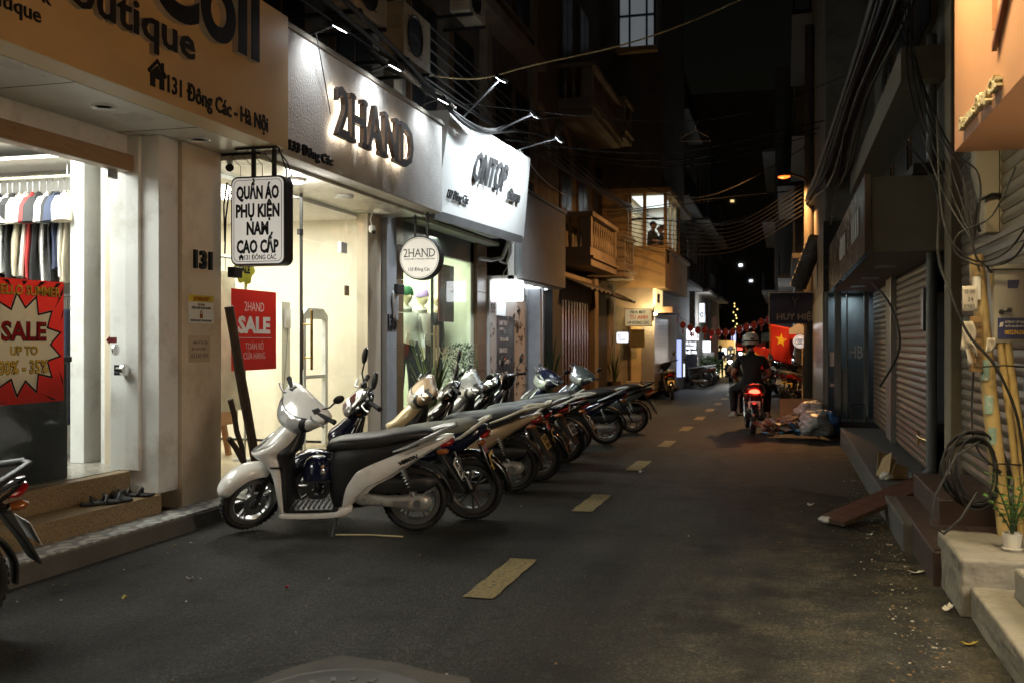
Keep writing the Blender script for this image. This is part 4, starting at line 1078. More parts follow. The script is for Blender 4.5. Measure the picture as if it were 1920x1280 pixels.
def head_mesh(mb, c, s=1.0, yaw=0.0, pitch=0.0):
    """head with brow, nose, lips, chin and ears; faces +x"""
    m = Matrix.Translation(c) @ Matrix.Rotation(yaw, 4, 'Z') @ Matrix.Rotation(pitch, 4, 'Y')
    o = len(mb.v)
    rows = 18; seg = 24; vs = []; fs = []
    for i in range(rows + 1):
        t = PI * i / rows
        z = math.cos(t) * .118 - .004
        for k in range(seg):
            q = 2 * PI * k / seg
            rr = math.sin(t)
            x = .098 * rr * math.cos(q); y = .076 * rr * math.sin(q)
            zz = z
            fr = max(0, math.cos(q)) ** 6
            if z < -.02: x *= 1 - .1 * min(1, (-.02 - z) / .1); y *= 1 - .25 * min(1, (-.02 - z) / .1)
            if z < -.03 and math.cos(q) < 0: x *= 1 - .25 * min(1, (-.03 - z) / .08)
            sharp = max(0, math.cos(q)) ** 40
            x += sharp * .024 * math.exp(-((z + .012) / .018) ** 2)
            x += fr * .006 * math.exp(-((z - .03) / .012) ** 2)
            x += fr * .008 * math.exp(-((z + .055) / .01) ** 2) + fr * .012 * math.exp(-((z + .095) / .016) ** 2)
            for sg in (-1, 1):
                x -= .008 * math.exp(-((z - .012) / .012) ** 2 - ((q - sg * .38 if q < PI else q - 2 * PI - sg * .38) / .16) ** 2)
            vs.append(m @ (Vector((x, y, zz)) * s))
    for i in range(rows):
        for k in range(seg):
            fs.append((i * seg + k, i * seg + (k + 1) % seg, (i + 1) * seg + (k + 1) % seg, (i + 1) * seg + k))
    mb.add(vs, fs)
    for sg in (-1, 1):
        mb.ell(m @ (Vector((-.005, sg * .077, -.005)) * s), .018 * s, .008 * s, .03 * s, 10, 8, m.to_3x3())
    return mb

skin = pm('skin', (.36, .2, .13), .55, var=.08)
manq = pm('mannequin_skin', (.62, .55, .36), .35, var=.04)
def mannequin(loc, rz, top, trousers, cap, label, hood=True):
    t = thing('mannequin', label, 'mannequin', loc, 'mannequins in the green lit window', rz)
    J = {'pelvis': ((0, 0, .95), (.12, .15)), 'waist': ((.01, 0, 1.1), (.115, .15)), 'chest': ((.02, 0, 1.32), (.13, .175)), 'neckb': ((.0, 0, 1.47), (.075, .09)), 'neck': ((.01, 0, 1.54), .05), 'headb': ((.02, 0, 1.60), .05)}
    E = [('pelvis', 'waist', 1), ('waist', 'chest', 1), ('chest', 'neckb', 1), ('neckb', 'neck', 0), ('neck', 'headb', 0)]
    for s, c in ((1, 'l'), (-1, 'r')):
        J[c + 'sh'] = ((0, s * .19, 1.42), .075); J[c + 'el'] = ((-.03, s * .27, 1.16), .06); J[c + 'wr'] = ((.06, s * .27, .93), .048)
        J[c + 'h'] = ((.07, s * .27, .9), .03)
        E += [('chest', c + 'sh', 1), (c + 'sh', c + 'el', 1), (c + 'el', c + 'wr', 1), (c + 'wr', c + 'h', 0)]
        hand(J, E, c + 'h', (.07, s * .27, .9), (.15, 0, -1), (0, -s, 0), 0, 1.0, .35)
        J[c + 'hip'] = ((0, s * .09, .88), .1); J[c + 'kn'] = ((.02, s * .11, .5), .075); J[c + 'an'] = ((0, s * .12, .1), .055); J[c + 'to'] = ((.14, s * .13, .03), .035)
        E += [('pelvis', c + 'hip', 2), (c + 'hip', c + 'kn', 2), (c + 'kn', c + 'an', 2), (c + 'an', c + 'to', 0)]
    skin_body('body', J, E, [manq, top, trousers], t)
    head_mesh(MB(), (.03, 0, 1.70), 1.0).build('head', manq, t, smooth=True, local=True)
    if cap:
        q = MB()
        q.lathe([(.102, .0), (.104, .05), (.085, .1), (.045, .125), (0, .13)], (0.02, 0, 1.725), 'Z', 24)
        q.lathe([(.106, -.012), (.109, 0), (.109, .035), (.106, .045)], (0.02, 0, 1.725), 'Z', 24)
        q.build('beanie', cap, t, smooth=True, local=True)
    if hood:
        q = MB(); q.lathe([(.07, .0), (.11, .02), (.125, .06), (.1, .1), (.075, .09)], (-.03, 0, 1.45), 'Z', 20, caps=False); q.build('hood', top, t, smooth=True, local=True)
        q = MB(); q.prism([(-.12, 0), (.12, 0), (.08, .13), (-.08, .13)], (.15, 0, 1.03), (0, 1, 0), ZX, (.012, 0, 0)); q.build('pocket', top, t, bevel=.004, local=True)
hoodie = pm('hoodie_white', (.62, .63, .56), .85, var=.1, bump=.4, bscale=14)
blk = pm('trouser_black', (.012, .012, .012), .8)
pf = MB().box(-5.9, -5.0, 13.3, 15.3, .17, .42).build('platform', M['white_paint'], b3, bevel=.01)
mannequin((-5.42, 13.85, .42), R(-35), hoodie, blk, pm('beanie_green', (.02, .11, .04), .8), 'pale mannequin in white hoodie and dark green beanie')
mannequin((-5.42, 14.5, .42), R(-20), hoodie, blk, pm('beanie_lilac', (.4, .3, .55), .8), 'pale mannequin in white hoodie and lilac beanie')
mannequin((-5.35, 15.0, .42), R(10), pm('tee_black', (.02, .021, .02), .8), blk, None, 'mannequin in a black long coat behind the door handles', False)

# plants
def blades(name, label, base, n, h, spread, mat, cat='plant', pot=None, w=.03, group=None):
    t = thing(name, label, cat, base, group)
    if pot:
        MB().lathe([(0, 0), (pot * .75, 0), (pot, pot * 1.5), (pot * .92, pot * 1.5), (pot * .88, pot * 1.3), (0, pot * 1.3)], base, 'Z', 20).build('pot', pm('pot_dark', (.08, .05, .035), .7), t, smooth=True)
    for k in range(n):
        a = rnd.uniform(0, 2 * PI); hh = h * rnd.uniform(.55, 1); sp = spread * rnd.uniform(.3, 1)
        z0 = base[2] + (pot * 1.2 if pot else 0)
        mb = MB(); pts = []
        nseg = 6
        dx, dy = math.cos(a), math.sin(a)
        vs = []
        for i in range(nseg + 1):
            tt = i / nseg
            p = Vector((base[0] + dx * (.03 + sp * tt ** 1.7), base[1] + dy * (.03 + sp * tt ** 1.7), z0 + hh * tt * (1 - .15 * tt * sp / max(h, .1))))
            ww = w * (1 - tt ** 2.5) + .001
            b = Vector((-dy, dx, 0)) * ww; e = Vector((dx, dy, 0)) * .004
            vs += [p - b, p - e, p + b, p + e]
        fs = []
        for i in range(nseg):
            for j in range(4): fs.append((i * 4 + j, i * 4 + (j + 1) % 4, (i + 1) * 4 + (j + 1) % 4, (i + 1) * 4 + j))
        fs += [(3, 2, 1, 0), (nseg * 4, nseg * 4 + 1, nseg * 4 + 2, nseg * 4 + 3)]
        mb.add(vs, fs).build('leaf', mat, t, smooth=60)
    return t
leafg = pm('leaf_green', (.045, .085, .025), .45, var=.3, scale=12)
snake = pm('leaf_snake', (.10, .13, .04), .45, var=.45, scale=9, strch=(1, 1, 4))
blades('snake_plant', 'tall snake plant in a pot before the green lit glass door', (-4.62, 12.75, .113), 26, 1.25, .4, snake, pot=.17, w=.028)
blades('potted_plant', 'spiky potted plant beside the graffiti covered white wall', (-4.55, 19.6, .113), 26, 1.3, .45, leafg, pot=.2, w=.022)
blades('potted_plant', 'spiky potted plant beside the orange lit door steps', (-4.4, 26.6, .113), 20, 1.1, .5, leafg, pot=.18, w=.02)
def bush(name, label, c, r, h, n, mat, cat='plant', pot=.16, lf=.045):
    t = thing(name, label, cat, c)
    if pot: MB().lathe([(0, 0), (pot * .75, 0), (pot, pot * 1.5), (pot * .9, pot * 1.5), (pot * .85, pot * 1.3), (0, pot * 1.3)], c, 'Z', 18).build('pot', pm('pot_clay', (.2, .09, .05), .7), t, smooth=True)
    st = MB()
    for k in range(7):
        a = rnd.uniform(0, 2 * PI); st.tube([(c[0], c[1], c[2] + pot), (c[0] + r * .35 * math.cos(a), c[1] + r * .35 * math.sin(a), c[2] + h * .5), (c[0] + r * .7 * math.cos(a), c[1] + r * .7 * math.sin(a), c[2] + h * rnd.uniform(.7, .95))], [.012, .008, .003], 5)
    st.build('stem', M['wood_dark'], t)
    mb = MB()
    for k in range(n):
        a = rnd.uniform(0, 2 * PI); tt = rnd.uniform(.15, 1); rr = r * math.sqrt(rnd.random()) * (1 - abs(tt - .55)) * 1.3
        p = Vector((c[0] + rr * math.cos(a), c[1] + rr * math.sin(a), c[2] + pot + (h - pot) * tt))
        d = Vector((rnd.gauss(0, 1), rnd.gauss(0, 1), rnd.gauss(.3, .6))).normalized(); s_ = d.cross(Vector((rnd.gauss(0, 1), rnd.gauss(0, 1), 1))).normalized(); n_ = d.cross(s_)
        L_ = lf * rnd.uniform(.7, 1.5)
        mb.add([p, p + d * L_ * .5 + s_ * L_ * .28, p + d * L_, p + d * L_ * .5 - s_ * L_ * .28, p + d * L_ * .5 + n_ * L_ * .08], [(0, 1, 4), (1, 2, 4), (2, 3, 4), (3, 0, 4)])
    o = mb.build('foliage', mat, t); o['kind'] = 'stuff'
    return t
bush('potted_shrub', 'fine leaved green shrub in a pot by the shop jamb', (-4.6, 14.0, .113), .24, 1.3, 2600, pm('shrub_green', (.03, .06, .028), .6, var=.4, scale=10), lf=.028)

# ------------------------------------------------------------------ shop 139 (graffiti) and lightbox
b4 = thing('streetwear_shop', 'recessed shop entrance with doodled white walls under a ribbed grey fascia', 'shop', (-5, 17.5, 0))
graff = pm('doodle_wall', (.46, .46, .45), .6, var=.08)
MB().box(-5.2, -4.78, 16.07, 16.5, .112, 2.5).build('column', graff, b4, bevel=.006)
MB().box(-6.5, -4.84, 17.3, 18.95, .112, 2.5).build('wall', graff, b4, bevel=.006)
MB().box(-6.5, -4.6, 18.96, 19.05, .112, 2.5).build('wall', bpy.data.materials['grey_render'], b4)
MB().box(-9, -4.7, 16.05, 22, .113, .15).build('floor', M['dark_concrete'], b4)
MB().box(-6.4, -6.3, 16.5, 17.3, .15, 2.5).build('wall', pm('dark_wall', (.05, .05, .055), .6), b4)
MB().box(-6.5, -4.35, 16.2, 19.78, 2.5, 2.56).build('canopy', M['white_paint'], b4)
f4 = MB().box(-4.38, -4.30, 16.25, 19.8, 2.52, 4.02).build('fascia', pm('ribbed_grey', (.27, .28, .29), .45, var=.12), b4)
for k in range(44):
    y = 16.28 + .08 * k
    MB().box(-4.298, -4.275, y, y + .045, 2.525, 4.015).build('rib', bpy.data.materials['ribbed_grey'], f4)
MB().box(-4.6, -4.26, 16.2, 19.85, 4.021, 4.08).build('coping', M['steel_dark'], f4)
MB().box(-4.5, -4.39, 16.2, 16.25, 2.5, 4.02).build('edge_strip', M['white_paint'], f4)
for i, y in enumerate((16.9, 17.5, 18.1, 18.7, 19.3)):
    MB().box(-5.2, -4.6, y, y + .25, 2.478, 2.498).build('ceiling_lamp', em('canopy_led', (.85, .93, 1), 1.6) if i == 0 else bpy.data.materials['canopy_led'], b4)
lamp('AREA', (-4.9, 17.3, 2.45), 16, (.86, .94, 1), (-4.9, 17.3, 0), .5, 1.6, name='canopy_lamp')
lb = thing('lightbox_sign', 'glowing blank white lightbox with scribbled script beside the brown tiled column', 'sign', (-4.57, 16.2, 2.3))
MB().box(-4.89, -4.25, 16.16, 16.3, 2.125, 2.475).build('case', em('lightbox_white', (.93, .97, 1), 1.3), lb, bevel=.01)
sc_ = pm('script_grey', (.30, .31, .32), .5)
for k, pts in enumerate(([(-.17, .03), (-.1, .08), (-.05, .05), (-.12, .0), (-.18, -.04), (-.1, -.05)], [(-.01, .09), (.0, -.03), (.03, -.05)], [(-.05, .04), (.05, .05)], [(.08, .04), (.08, -.04)], [(.12, .07), (.16, -.02), (.24, .0)], [(.17, .05), (.24, -.03)])):
    MB().tube([(-4.57 + x, 16.158, 2.3 + z) for x, z in pts], .004, 5).build('script_stroke', sc_, lb)
MB().tube([(-4.6, 16.25, 2.47), (-4.58, 16.25, 2.62), (-4.45, 16.25, 2.8)], .012, 8).build('bracket', M['alu'], lb)
bd = MB().box(-4.835, -4.80, 16.52, 17.74, .2, 1.9).build('price_board', pm('board_black', (.014, .015, .018), .3)); tag(bd, 'tall black price board with white lettering by the doodled wall', 'board')
for s, z, h, y in (('BABY TEES', 1.74, .075, 17.0), ('chỉ từ 90k', 1.65, .045, 16.9), ('TEES from 200K', 1.46, .06, 17.05), ('SNEAKERS', 1.26, .075, 17.0), ('CAPS from 99K +', 1.06, .07, 17.08), ('from 150K', .86, .06, 17.1)):
    text(s, (-4.799, y, z), YX, ZX, h=h, ext=.002, bold=.03, mat=wt, parent=bd)
cp = MB(); cp.prism([(-.1, 0), (.1, 0), (.13, .32), (.22, .22), (.26, .28), (.12, .44), (.05, .46), (.07, .52), (.06, .6), (-.06, .6), (-.07, .52), (-.05, .46), (-.12, .44), (-.2, .2), (-.14, .2)], (-4.799, 16.95, .28), YX, ZX, (.003, 0, 0))
cp.build('figure_print', pm('print_blue', (.35, .4, .48), .5), bd)
ink = M['black_letter']
def doodles(par, x, y0, y1, z0, z1, n, sd):
    r_ = random.Random(sd)
    for k in range(n):
        y, z = r_.uniform(y0, y1), r_.uniform(z0, z1); s = r_.uniform(.03, .075); kind = r_.randrange(5)
        mb = MB()
        def P(a, b): return (x, min(y1, max(y0, y + a * s)), z + b * s)
        if kind == 0: mb.tube([P(math.cos(q * .7) * (1 - q * .05), math.sin(q * .7) * (1 - q * .05)) for q in range(14)], .004, 4)
        elif kind == 1:
            for q in range(6): mb.tube([P(.4 * math.cos(q), .4 * math.sin(q)), P(1.1 * math.cos(q), 1.1 * math.sin(q))], .004, 4)
        elif kind == 2: mb.tube([P(-1, 0), P(-.5, 1), P(0, 0), P(.5, 1), P(1, -.2)], .005, 4)
        elif kind == 3: mb.tube([P(-.8, -.6), P(.8, -.6), P(0, .8), P(-.8, -.6)], .004, 4)
        else: mb.tube([P(-1, .3), P(-.3, .6), P(.2, .1), P(.7, .6), P(1, .2), P(.4, -.5), P(-.5, -.5)], .004, 4)
        mb.build('doodle', ink, par)
doodles(b4, -4.838, 17.8, 18.9, .4, 2.3, 46, 3)
doodles(b4, -4.779, 16.12, 16.46, .3, 2.1, 16, 5)
text('139', (-4.779, 16.28, 1.93), YX, ZX, h=.17, w=.24, ext=.004, bold=.0, mat=ink, parent=b4)
text('SAA', (-4.838, 18.05, 1.72), YX, ZX, h=.12, ext=.004, bold=.0, mat=ink, parent=b4)
pp = MB(); pp.cyl((-4.55, 18.95, .113), (-4.55, 18.95, 2.5), .025, 10); o = pp.build('steel_post', M['alu'], smooth=True); tag(o, 'thin steel post at the end of the doodled wall', 'post')
hose = MB(); hose.tube([(-4.42, 15.7, 3.3), (-4.4, 15.9, 3.1), (-4.55, 16.05, 2.85), (-4.7, 15.9, 2.8), (-4.85, 15.6, 2.82)], .035, 10); hose.tube([(-4.38, 16.0, 3.6), (-4.4, 16.05, 2.95), (-4.5, 16.1, 2.75), (-4.6, 16.05, 2.8)], .025, 10)
o = hose.build('drain_hose', pm('hose_white', (.45, .45, .43), .5), smooth=True); tag(o, 'pale flexible drain hose curling under the ribbed fascia', 'hose')

# ------------------------------------------------------------------ dark house with balconies and folding gate
wallc = pm('ochre_wall', (.25, .205, .15), .85, var=.25, scale=1.5, spots=(.15, .125, .095), sscale=.9, bump=.2, bscale=30)
dk = pm('dark_render', (.13, .115, .095), .85, var=.3, scale=1.2, spots=(.07, .065, .055))
b5 = thing('balcony_house', 'dark ochre house with two balconies over folding metal gates', 'house', (-5, 24, 0))
MB().box(-9, -5.0, 19.8, 27.9, .0, 12).build('wall', dk, b5)
MB().box(-5.0, -4.55, 19.82, 20.7, .112, 3.0).build('wall', pm('dark_grey_wall', (.05, .05, .052), .7), b5)  # plain dark grey wall colour
gm_ = pm('gate_bronze', (.2, .115, .06), .32, metal=.5, var=.2)
for k in range(22):
    y = 20.75 + .155 * k
    MB().box(-4.66 + (.03 if k % 2 else 0), -4.62 + (.03 if k % 2 else 0), y, y + .145, .16, 2.35).build('gate_panel', gm_, b5)
MB().box(-4.68, -4.56, 20.72, 24.2, 2.36, 2.95).build('lintel', wallc, b5)
MB().box(-4.75, -4.5, 24.25, 24.75, .112, 3.05).build('pillar', wallc, b5)
MB().box(-5.0, -4.6, 24.8, 27.9, .112, 3.05).build('wall', bpy.data.materials['dark_grey_wall'], b5)
MB().box(-4.9, -4.55, 26.6, 27.4, .112, 2.6).build('wall', wallc, b5)
def balcony(par, y0, y1, x0, x1, z0, z1):
    p = MB().box(x0, x1, y0, y1, z0, z0 + .16).build('balcony', wallc, par)
    MB().box(x0, x1 + .06, y0 - .05, y1 + .05, z0 + .161, z0 + .22).build('moulding', wallc, p)
    MB().box(x0, x1 - .02, y0 + .02, y1 - .02, z0 + .221, z0 + .42).build('parapet', wallc, p)
    MB().box(x0, x1 + .05, y0 - .04, y1 + .04, z1 - .1, z1).build('handrail', wallc, p)
    for a in (y0, y1 - .2): MB().box(x1 - .22, x1 + .0, a, a + .2, z0 + .42, z1 - .1).build('post', wallc, p)
    n = int((y1 - y0 - .4) / .26)
    prof = [(.03, 0), (.03, .04), (.045, .1), (.05, .18), (.025, .3), (.022, .38), (.035, .42), (.035, .5)]
    hh = (z1 - .1 - z0 - .42)
    for k in range(n):
        MB().lathe([(r, h / .5 * hh) for r, h in prof], (x1 - .1, y0 + .3 + k * (y1 - y0 - .5) / max(1, n - 1), z0 + .42), 'Z', 8).build('baluster', wallc, p, smooth=True)
    for k in range(3):
        MB().lathe([(r, h / .5 * hh) for r, h in prof], (x0 + .15 + k * .2, y0 + .1, z0 + .42), 'Z', 8).build('baluster', wallc, p, smooth=True)
balcony(b5, 21.9, 25.4, -5.0, -4.15, 3.15, 4.35)
balcony(b5, 26.1, 27.8, -5.0, -4.05, 3.15, 4.3)
balcony(b5, 22.3, 26.4, -5.0, -4.2, 6.6, 7.8)
balcony(b5, 26.5, 27.8, -5.0, -4.1, 6.9, 8.0)
aw = pm('awning', (.08, .075, .06), .7)
for i, (y0, y1, z) in enumerate(((20.6, 24.2, 3.0), (24.7, 27.6, 2.95))):
    mb = MB(); mb.grid(lambda u, v: (-4.95 + 1.0 * u, y0 + (y1 - y0) * v, z - .42 * u + .03 * math.sin(v * 40)), 6, 40)
    o = mb.build('awning', aw, b5, smooth=60); m_ = o.modifiers.new('thick', 'SOLIDIFY'); m_.thickness = .02
for y, z in ((22.4, 4.5), (24.4, 4.5), (26.6, 4.5), (22.5, 8), (24.6, 8)):
    f = MB(); f.box(-5.0, -4.95, y, y + 1.2, z, z + 1.9); f.build('window_frame', pm('frame_brown', (.12, .07, .04), .5) if 'frame_brown' not in bpy.data.materials else bpy.data.materials['frame_brown'], b5)
    for q in (0, 1): MB().box(-4.949, -4.94, y + .06 + q * .56, y + .58 + q * .56, z + .06, z + 1.84).build('pane', pm('pane_dark', (.012, .013, .015), .35, spec=.2) if 'pane_dark' not in bpy.data.materials else bpy.data.materials['pane_dark'], b5)
# arched recesses higher on the facade
for y in (20.2, 22.6):
    mb = MB(); mb.tube([(-4.97, y + .0 + .9 * math.cos(a * PI / 14), 5.2 + .2 + 1.0 * math.sin(a * PI / 14)) for a in range(15)], .1, 6); mb.build('arch_moulding', wallc, b5, smooth=True)

# ------------------------------------------------------------------ corner tailor house under the street lamp
b6 = thing('tailor_house', 'narrow orange lit corner house with glazed bay and tailor signs', 'house', (-4, 30, 0))
ow = pm('yellow_wall', (.42, .30, .15), .85, var=.15, scale=2, spots=(.25, .18, .1), sscale=1.4)
MB().box(-9, -3.55, 28.0, 34.5, 0, 2.95).build('wall', pm('tailor_grey', (.3, .26, .2), .7), b6)
MB().box(-9, -3.2, 28.0, 34.5, 2.951, 4.02).build('wall', ow, b6)
MB().box(-9, -4.25, 28.0, 34.5, 4.021, 5.6).build('wall', ow, b6)
MB().box(-9, -3.05, 27.9, 34.5, 5.60, 5.75).build('slab', ow, b6)
MB().box(-9, -3.3, 28.0, 34.5, 5.751, 13).build('wall', dk, b6)
MB().box(-9, -3.1, 27.92, 34.5, 4.021, 4.12).build('slab', ow, b6)
for x in (-4.23, -3.82, -3.24): MB().box(x, x + .09, 27.95, 28.04, 4.121, 5.6).build('mullion', ow, b6)
MB().box(-4.2, -3.2, 27.96, 28.02, 4.86, 4.91).build('transom', M['steel_dark'], b6)
for y in (29.2, 30.4, 31.6): MB().box(-3.24, -3.16, y, y + .08, 4.121, 5.6).build('mullion', ow, b6)
MB().box(-4.14, -3.83, 27.99, 28.0, 4.121, 5.6).build('pane', M['glass'], b6)
MB().box(-3.73, -3.25, 27.99, 28.0, 4.121, 5.6).build('pane', M['glass'], b6)
MB().box(-3.2, -3.19, 28.05, 34.4, 4.121, 5.6).build('pane', M['glass'], b6)
MB().box(-4.24, -3.2, 31, 31.1, 4.121, 5.59).build('wall', M['white_paint'], b6)
MB().box(-4.2, -3.3, 28.4, 30.8, 5.56, 5.59).build('ceiling_lamp', em('bay_lamp', (.86, .94, 1), .55), b6)
lamp('AREA', (-3.7, 29.5, 5.5), 16, (.87, .95, 1), (-3.7, 29.5, 4), .7, 2, name='bay_lamp_light')
MB().box(-3.549, -3.46, 28.05, 29.6, 2.42, 2.93).build('sign_panel', em('panel_yellow', (1, .72, .3), .45, (.7, .6, .4)), b6)
text('MAY', (-3.458, 28.6, 2.55), YX, ZX, h=.25, w=.6, ext=.01, bold=.03, mat=M['black_letter'], parent=b6)
MB().box(-3.5, -3.0, 27.95, 30.5, 2.25, 2.41).build('canopy', pm('canopy_brown', (.16, .1, .06), .5), b6)
lamp('POINT', (-3.46, 27.72, 2.17), 30, (1, .72, .36), size=.06, name='canopy_lamp')
t = MB().box(-3.52, -3.42, 27.85, 27.95, 2.19, 2.248).build('ceiling_lamp', em('warm_bulb', (1, .78, .45), 14), b6)
MB().box(-4.5, -3.9, 27.7, 28.0, 0, .17).build('step', pm('door_step', (.35, .29, .2), .7), b6, bevel=.01)
MB().box(-4.3, -3.9, 27.85, 28.0, .17, .34).build('step', bpy.data.materials['door_step'], b6, bevel=.01)
MB().box(-4.15, -3.86, 27.96, 28.0, .34, 2.1).build('door', pm('door_cream', (.5, .38, .2), .6), b6)
MB().box(-4.2, -4.155, 27.94, 28.0, .34, 2.15).build('door_frame', bpy.data.materials['frame_brown'], b6)
sm = pm('shutter_grey', (.32, .3, .28), .4, metal=.3, var=.1)
for k in range(20):
    MB().box(-3.85, -3.56, 27.965, 28.0, .12 + .1 * k, .12 + .1 * k + .092).build('shutter_slat', sm, b6)
    MB().box(-3.55, -3.515, 28.1, 31.5, .12 + .1 * k, .12 + .1 * k + .092).build('shutter_slat', sm, b6)
ts = thing('tailor_sign', 'cream hand painted sign reading NHÀ MAY TÚ ANH above a doorway', 'sign', (-3.9, 27.5, 2.1))
MB().box(-4.26, -3.5, 27.46, 27.56, 1.86, 2.36).build('board', pm('sign_cream', (.55, .5, .33), .5), ts, bevel=.01)
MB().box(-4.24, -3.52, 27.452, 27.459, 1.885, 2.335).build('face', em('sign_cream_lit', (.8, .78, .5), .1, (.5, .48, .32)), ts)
text('NHÀ MAY', (-3.88, 27.451, 2.215), XX, ZX, h=.085, w=.42, ext=.003, bold=.02, mat=M['black_letter'], parent=ts)
text('TÚ ANH', (-3.87, 27.451, 2.07), XX, ZX, h=.1, w=.5, ext=.003, bold=.03, mat=pm('sign_redletter', (.5, .08, .03), .5), parent=ts)
text('149 ĐÔNG CÁC', (-3.88, 27.451, 1.925), XX, ZX, h=.08, w=.6, ext=.003, bold=.02, mat=M['black_letter'], parent=ts)
MB().box(-3.52, -3.45, 27.5, 27.53, 2.0, 2.3).build('bracket', M['steel_dark'], ts)
lamp('SPOT', (-3.9, 27.0, 2.75), 6, (1, .9, .6), (-3.9, 27.46, 2.1), .05, spot=80, name='sign_lamp')
bs = MB().box(-4.1, -3.72, 27.55, 27.6, 1.28, 1.78).build('notice_board', pm('board_olive', (.14, .11, .04), .6)); tag(bs, 'dull olive board hanging right below the cream tailor sign', 'board')
ss_ = thing('lightbox_sign', 'small tilted white lightbox with blue cartoon print beside the tailor door', 'sign', (-4.25, 27.0, 1.56))
MB().prism(rrect(-4.42, -4.06, 1.40, 1.72, .05), (0, 26.96, 0), XX, ZX, (0, .1, 0)).build('case', M['steel_dark'], ss_)
MB().prism(rrect(-4.405, -4.075, 1.415, 1.705, .045), (0, 26.955, 0), XX, ZX, (0, .004, 0)).build('face', em('lightbox_cool', (.8, .88, 1), .5), ss_)
q = MB(); q.tube([(-4.33 + .02 * k, 26.953, 1.5 + .02 * math.sin(k * 2.1)) for k in range(10)], .009, 5); q.tube([(-4.31 + .05 * math.cos(a), 26.953, 1.6 + .04 * math.sin(a)) for a in [k * .7 for k in range(9)]], .008, 5); q.build('print_line', pm('print_sky', (.1, .3, .6), .5), ss_)
# people silhouettes in the bay window
def sitter(loc, rz, top, label, s=1.0):
    t = thing('person', label, 'person', loc, None, rz)
    J = {'pelvis': ((0, 0, .1), (.12, .15)), 'chest': ((.04, 0, .45), (.11, .17)), 'neck': ((.05, 0, .6), .055), 'head': ((.07, 0, .66), .06)}
    E = [('pelvis', 'chest', 1), ('chest', 'neck', 1), ('neck', 'head', 0)]
    for sg, c in ((1, 'l'), (-1, 'r')):
        J[c + 's'] = ((.03, sg * .19, .52), .06); J[c + 'e'] = ((.16, sg * .24, .28), .045); J[c + 'w'] = ((.34, sg * .14, .25), .035); J[c + 'h'] = ((.36, sg * .13, .25), .028)
        J[c + 'hip'] = ((.06, sg * .1, .05), .085); J[c + 'kn'] = ((.45, sg * .13, .05), .07); J[c + 'an'] = ((.45, sg * .13, -.38), .05)
        E += [('chest', c + 's', 1), (c + 's', c + 'e', 1), (c + 'e', c + 'w', 0), (c + 'w', c + 'h', 0), ('pelvis', c + 'hip', 2), (c + 'hip', c + 'kn', 2), (c + 'kn', c + 'an', 2)]
        hand(J, E, c + 'h', J[c + 'h'][0], (1, -sg * .3, 0), (0, 0, -1), 0, 1, .5)
    skin_body('body', J, E, [skin, top, blk], t)
    head_mesh(MB(), (.08, 0, .74), 1).build('head', skin, t, smooth=True, local=True)
    q = MB(); q.ell((.06, 0, .775), .1, .085, .09); q.build('hair', M['black_letter'], t, smooth=True, local=True)
    return t
sitter((-3.66, 28.5, 4.02), R(-20), pm('shirt_dark', (.02, .02, .022), .8), 'dark figure sitting upright behind the lit bay window')
sitter((-3.32, 28.6, 3.92), R(200), bpy.data.materials['shirt_dark'], 'dark figure leaning low at the right of the lit bay window')

# ------------------------------------------------------------------ upper storeys of the left side
up = thing('apartment_block', 'dark upper storeys above the lit shop fascias', 'building', (-6, 8, 4))
MB().box(-9, -5.0, -3, 19.79, 3.12, 13).build('wall', dk, up)
for y in (-1, 7.55, 12.0, 16.2, 19.5):
    MB().box(-5.0, -4.86, y, y + .3, 4.2, 13).build('pilaster', wallc, up)
MB().box(-5.0, -4.62, 7.7, 19.6, 6.9, 7.1).build('cornice', wallc, up)
wnf = bpy.data.materials['frame_brown']; wnp = bpy.data.materials['pane_dark']
for y in (8.6, 10.4, 12.8, 14.6, 16.9, 18.3):
    for z in (4.7, 7.6):
        f = MB().box(-5.0, -4.93, y, y + 1.1, z, z + 1.6).build('window', wnf, up)
        for q in (0, 1): MB().box(-4.929, -4.92, y + .05 + q * .52, y + .52 + q * .52, z + .05, z + 1.55).build('pane', wnp, f)
        MB().box(-5.0, -4.85, y - .08, y + 1.18, z - .09, z - .002).build('sill', wallc, f)
ac = pm('ac_case', (.42, .36, .26), .6, var=.12, spots=(.25, .2, .13), sscale=3)
def ac_unit(loc, label, w=.82, h=.56):
    x, y, z = loc
    t = thing('ac_unit', label, 'air conditioner', loc, 'air conditioners above the fascias')
    MB().box(x - .15, x + .15, y, y + w, z, z + h).build('case', ac, t, bevel=.012)
    MB().lathe([(.0, .0), (.21, .0), (.22, .012), (.235, .012), (.235, -.005)], (x + .151, y + w * .4, z + h / 2), 'X', 28).build('fan_ring', M['steel_dark'], t, smooth=True)
    for k in range(9):
        MB().box(x - .13, x + .13, y - .006, y - .0005, z + .06 + .048 * k, z + .085 + .048 * k).build('louvre', ac, t)
    for k in range(8):
        MB().box(x + .166, x + .172, y + .08, y + w - .32, z + .07 + .055 * k, z + .078 + .055 * k).build('grille_bar', M['steel_dark'], t)
    for yy in (y + .1, y + w - .1): MB().box(x - .75, x + .17, yy, yy + .04, z - .05, z - .01).build('bracket', M['steel_dark'], t)
ac_unit((-4.2, 9.0, 4.75), 'pale air conditioner on brackets over the 2HAND letters')
ac_unit((-4.2, 10.3, 4.62), 'pale air conditioner nearest the ONTOP fascia', .86, .6)
ac_unit((-4.5, 13.6, 6.2), 'air conditioner high on the dark wall behind the floodlights')
sh_ = pm('tin_sheet', (.34, .33, .3), .5, metal=.3, var=.2, spots=(.2, .12, .07), sscale=4)
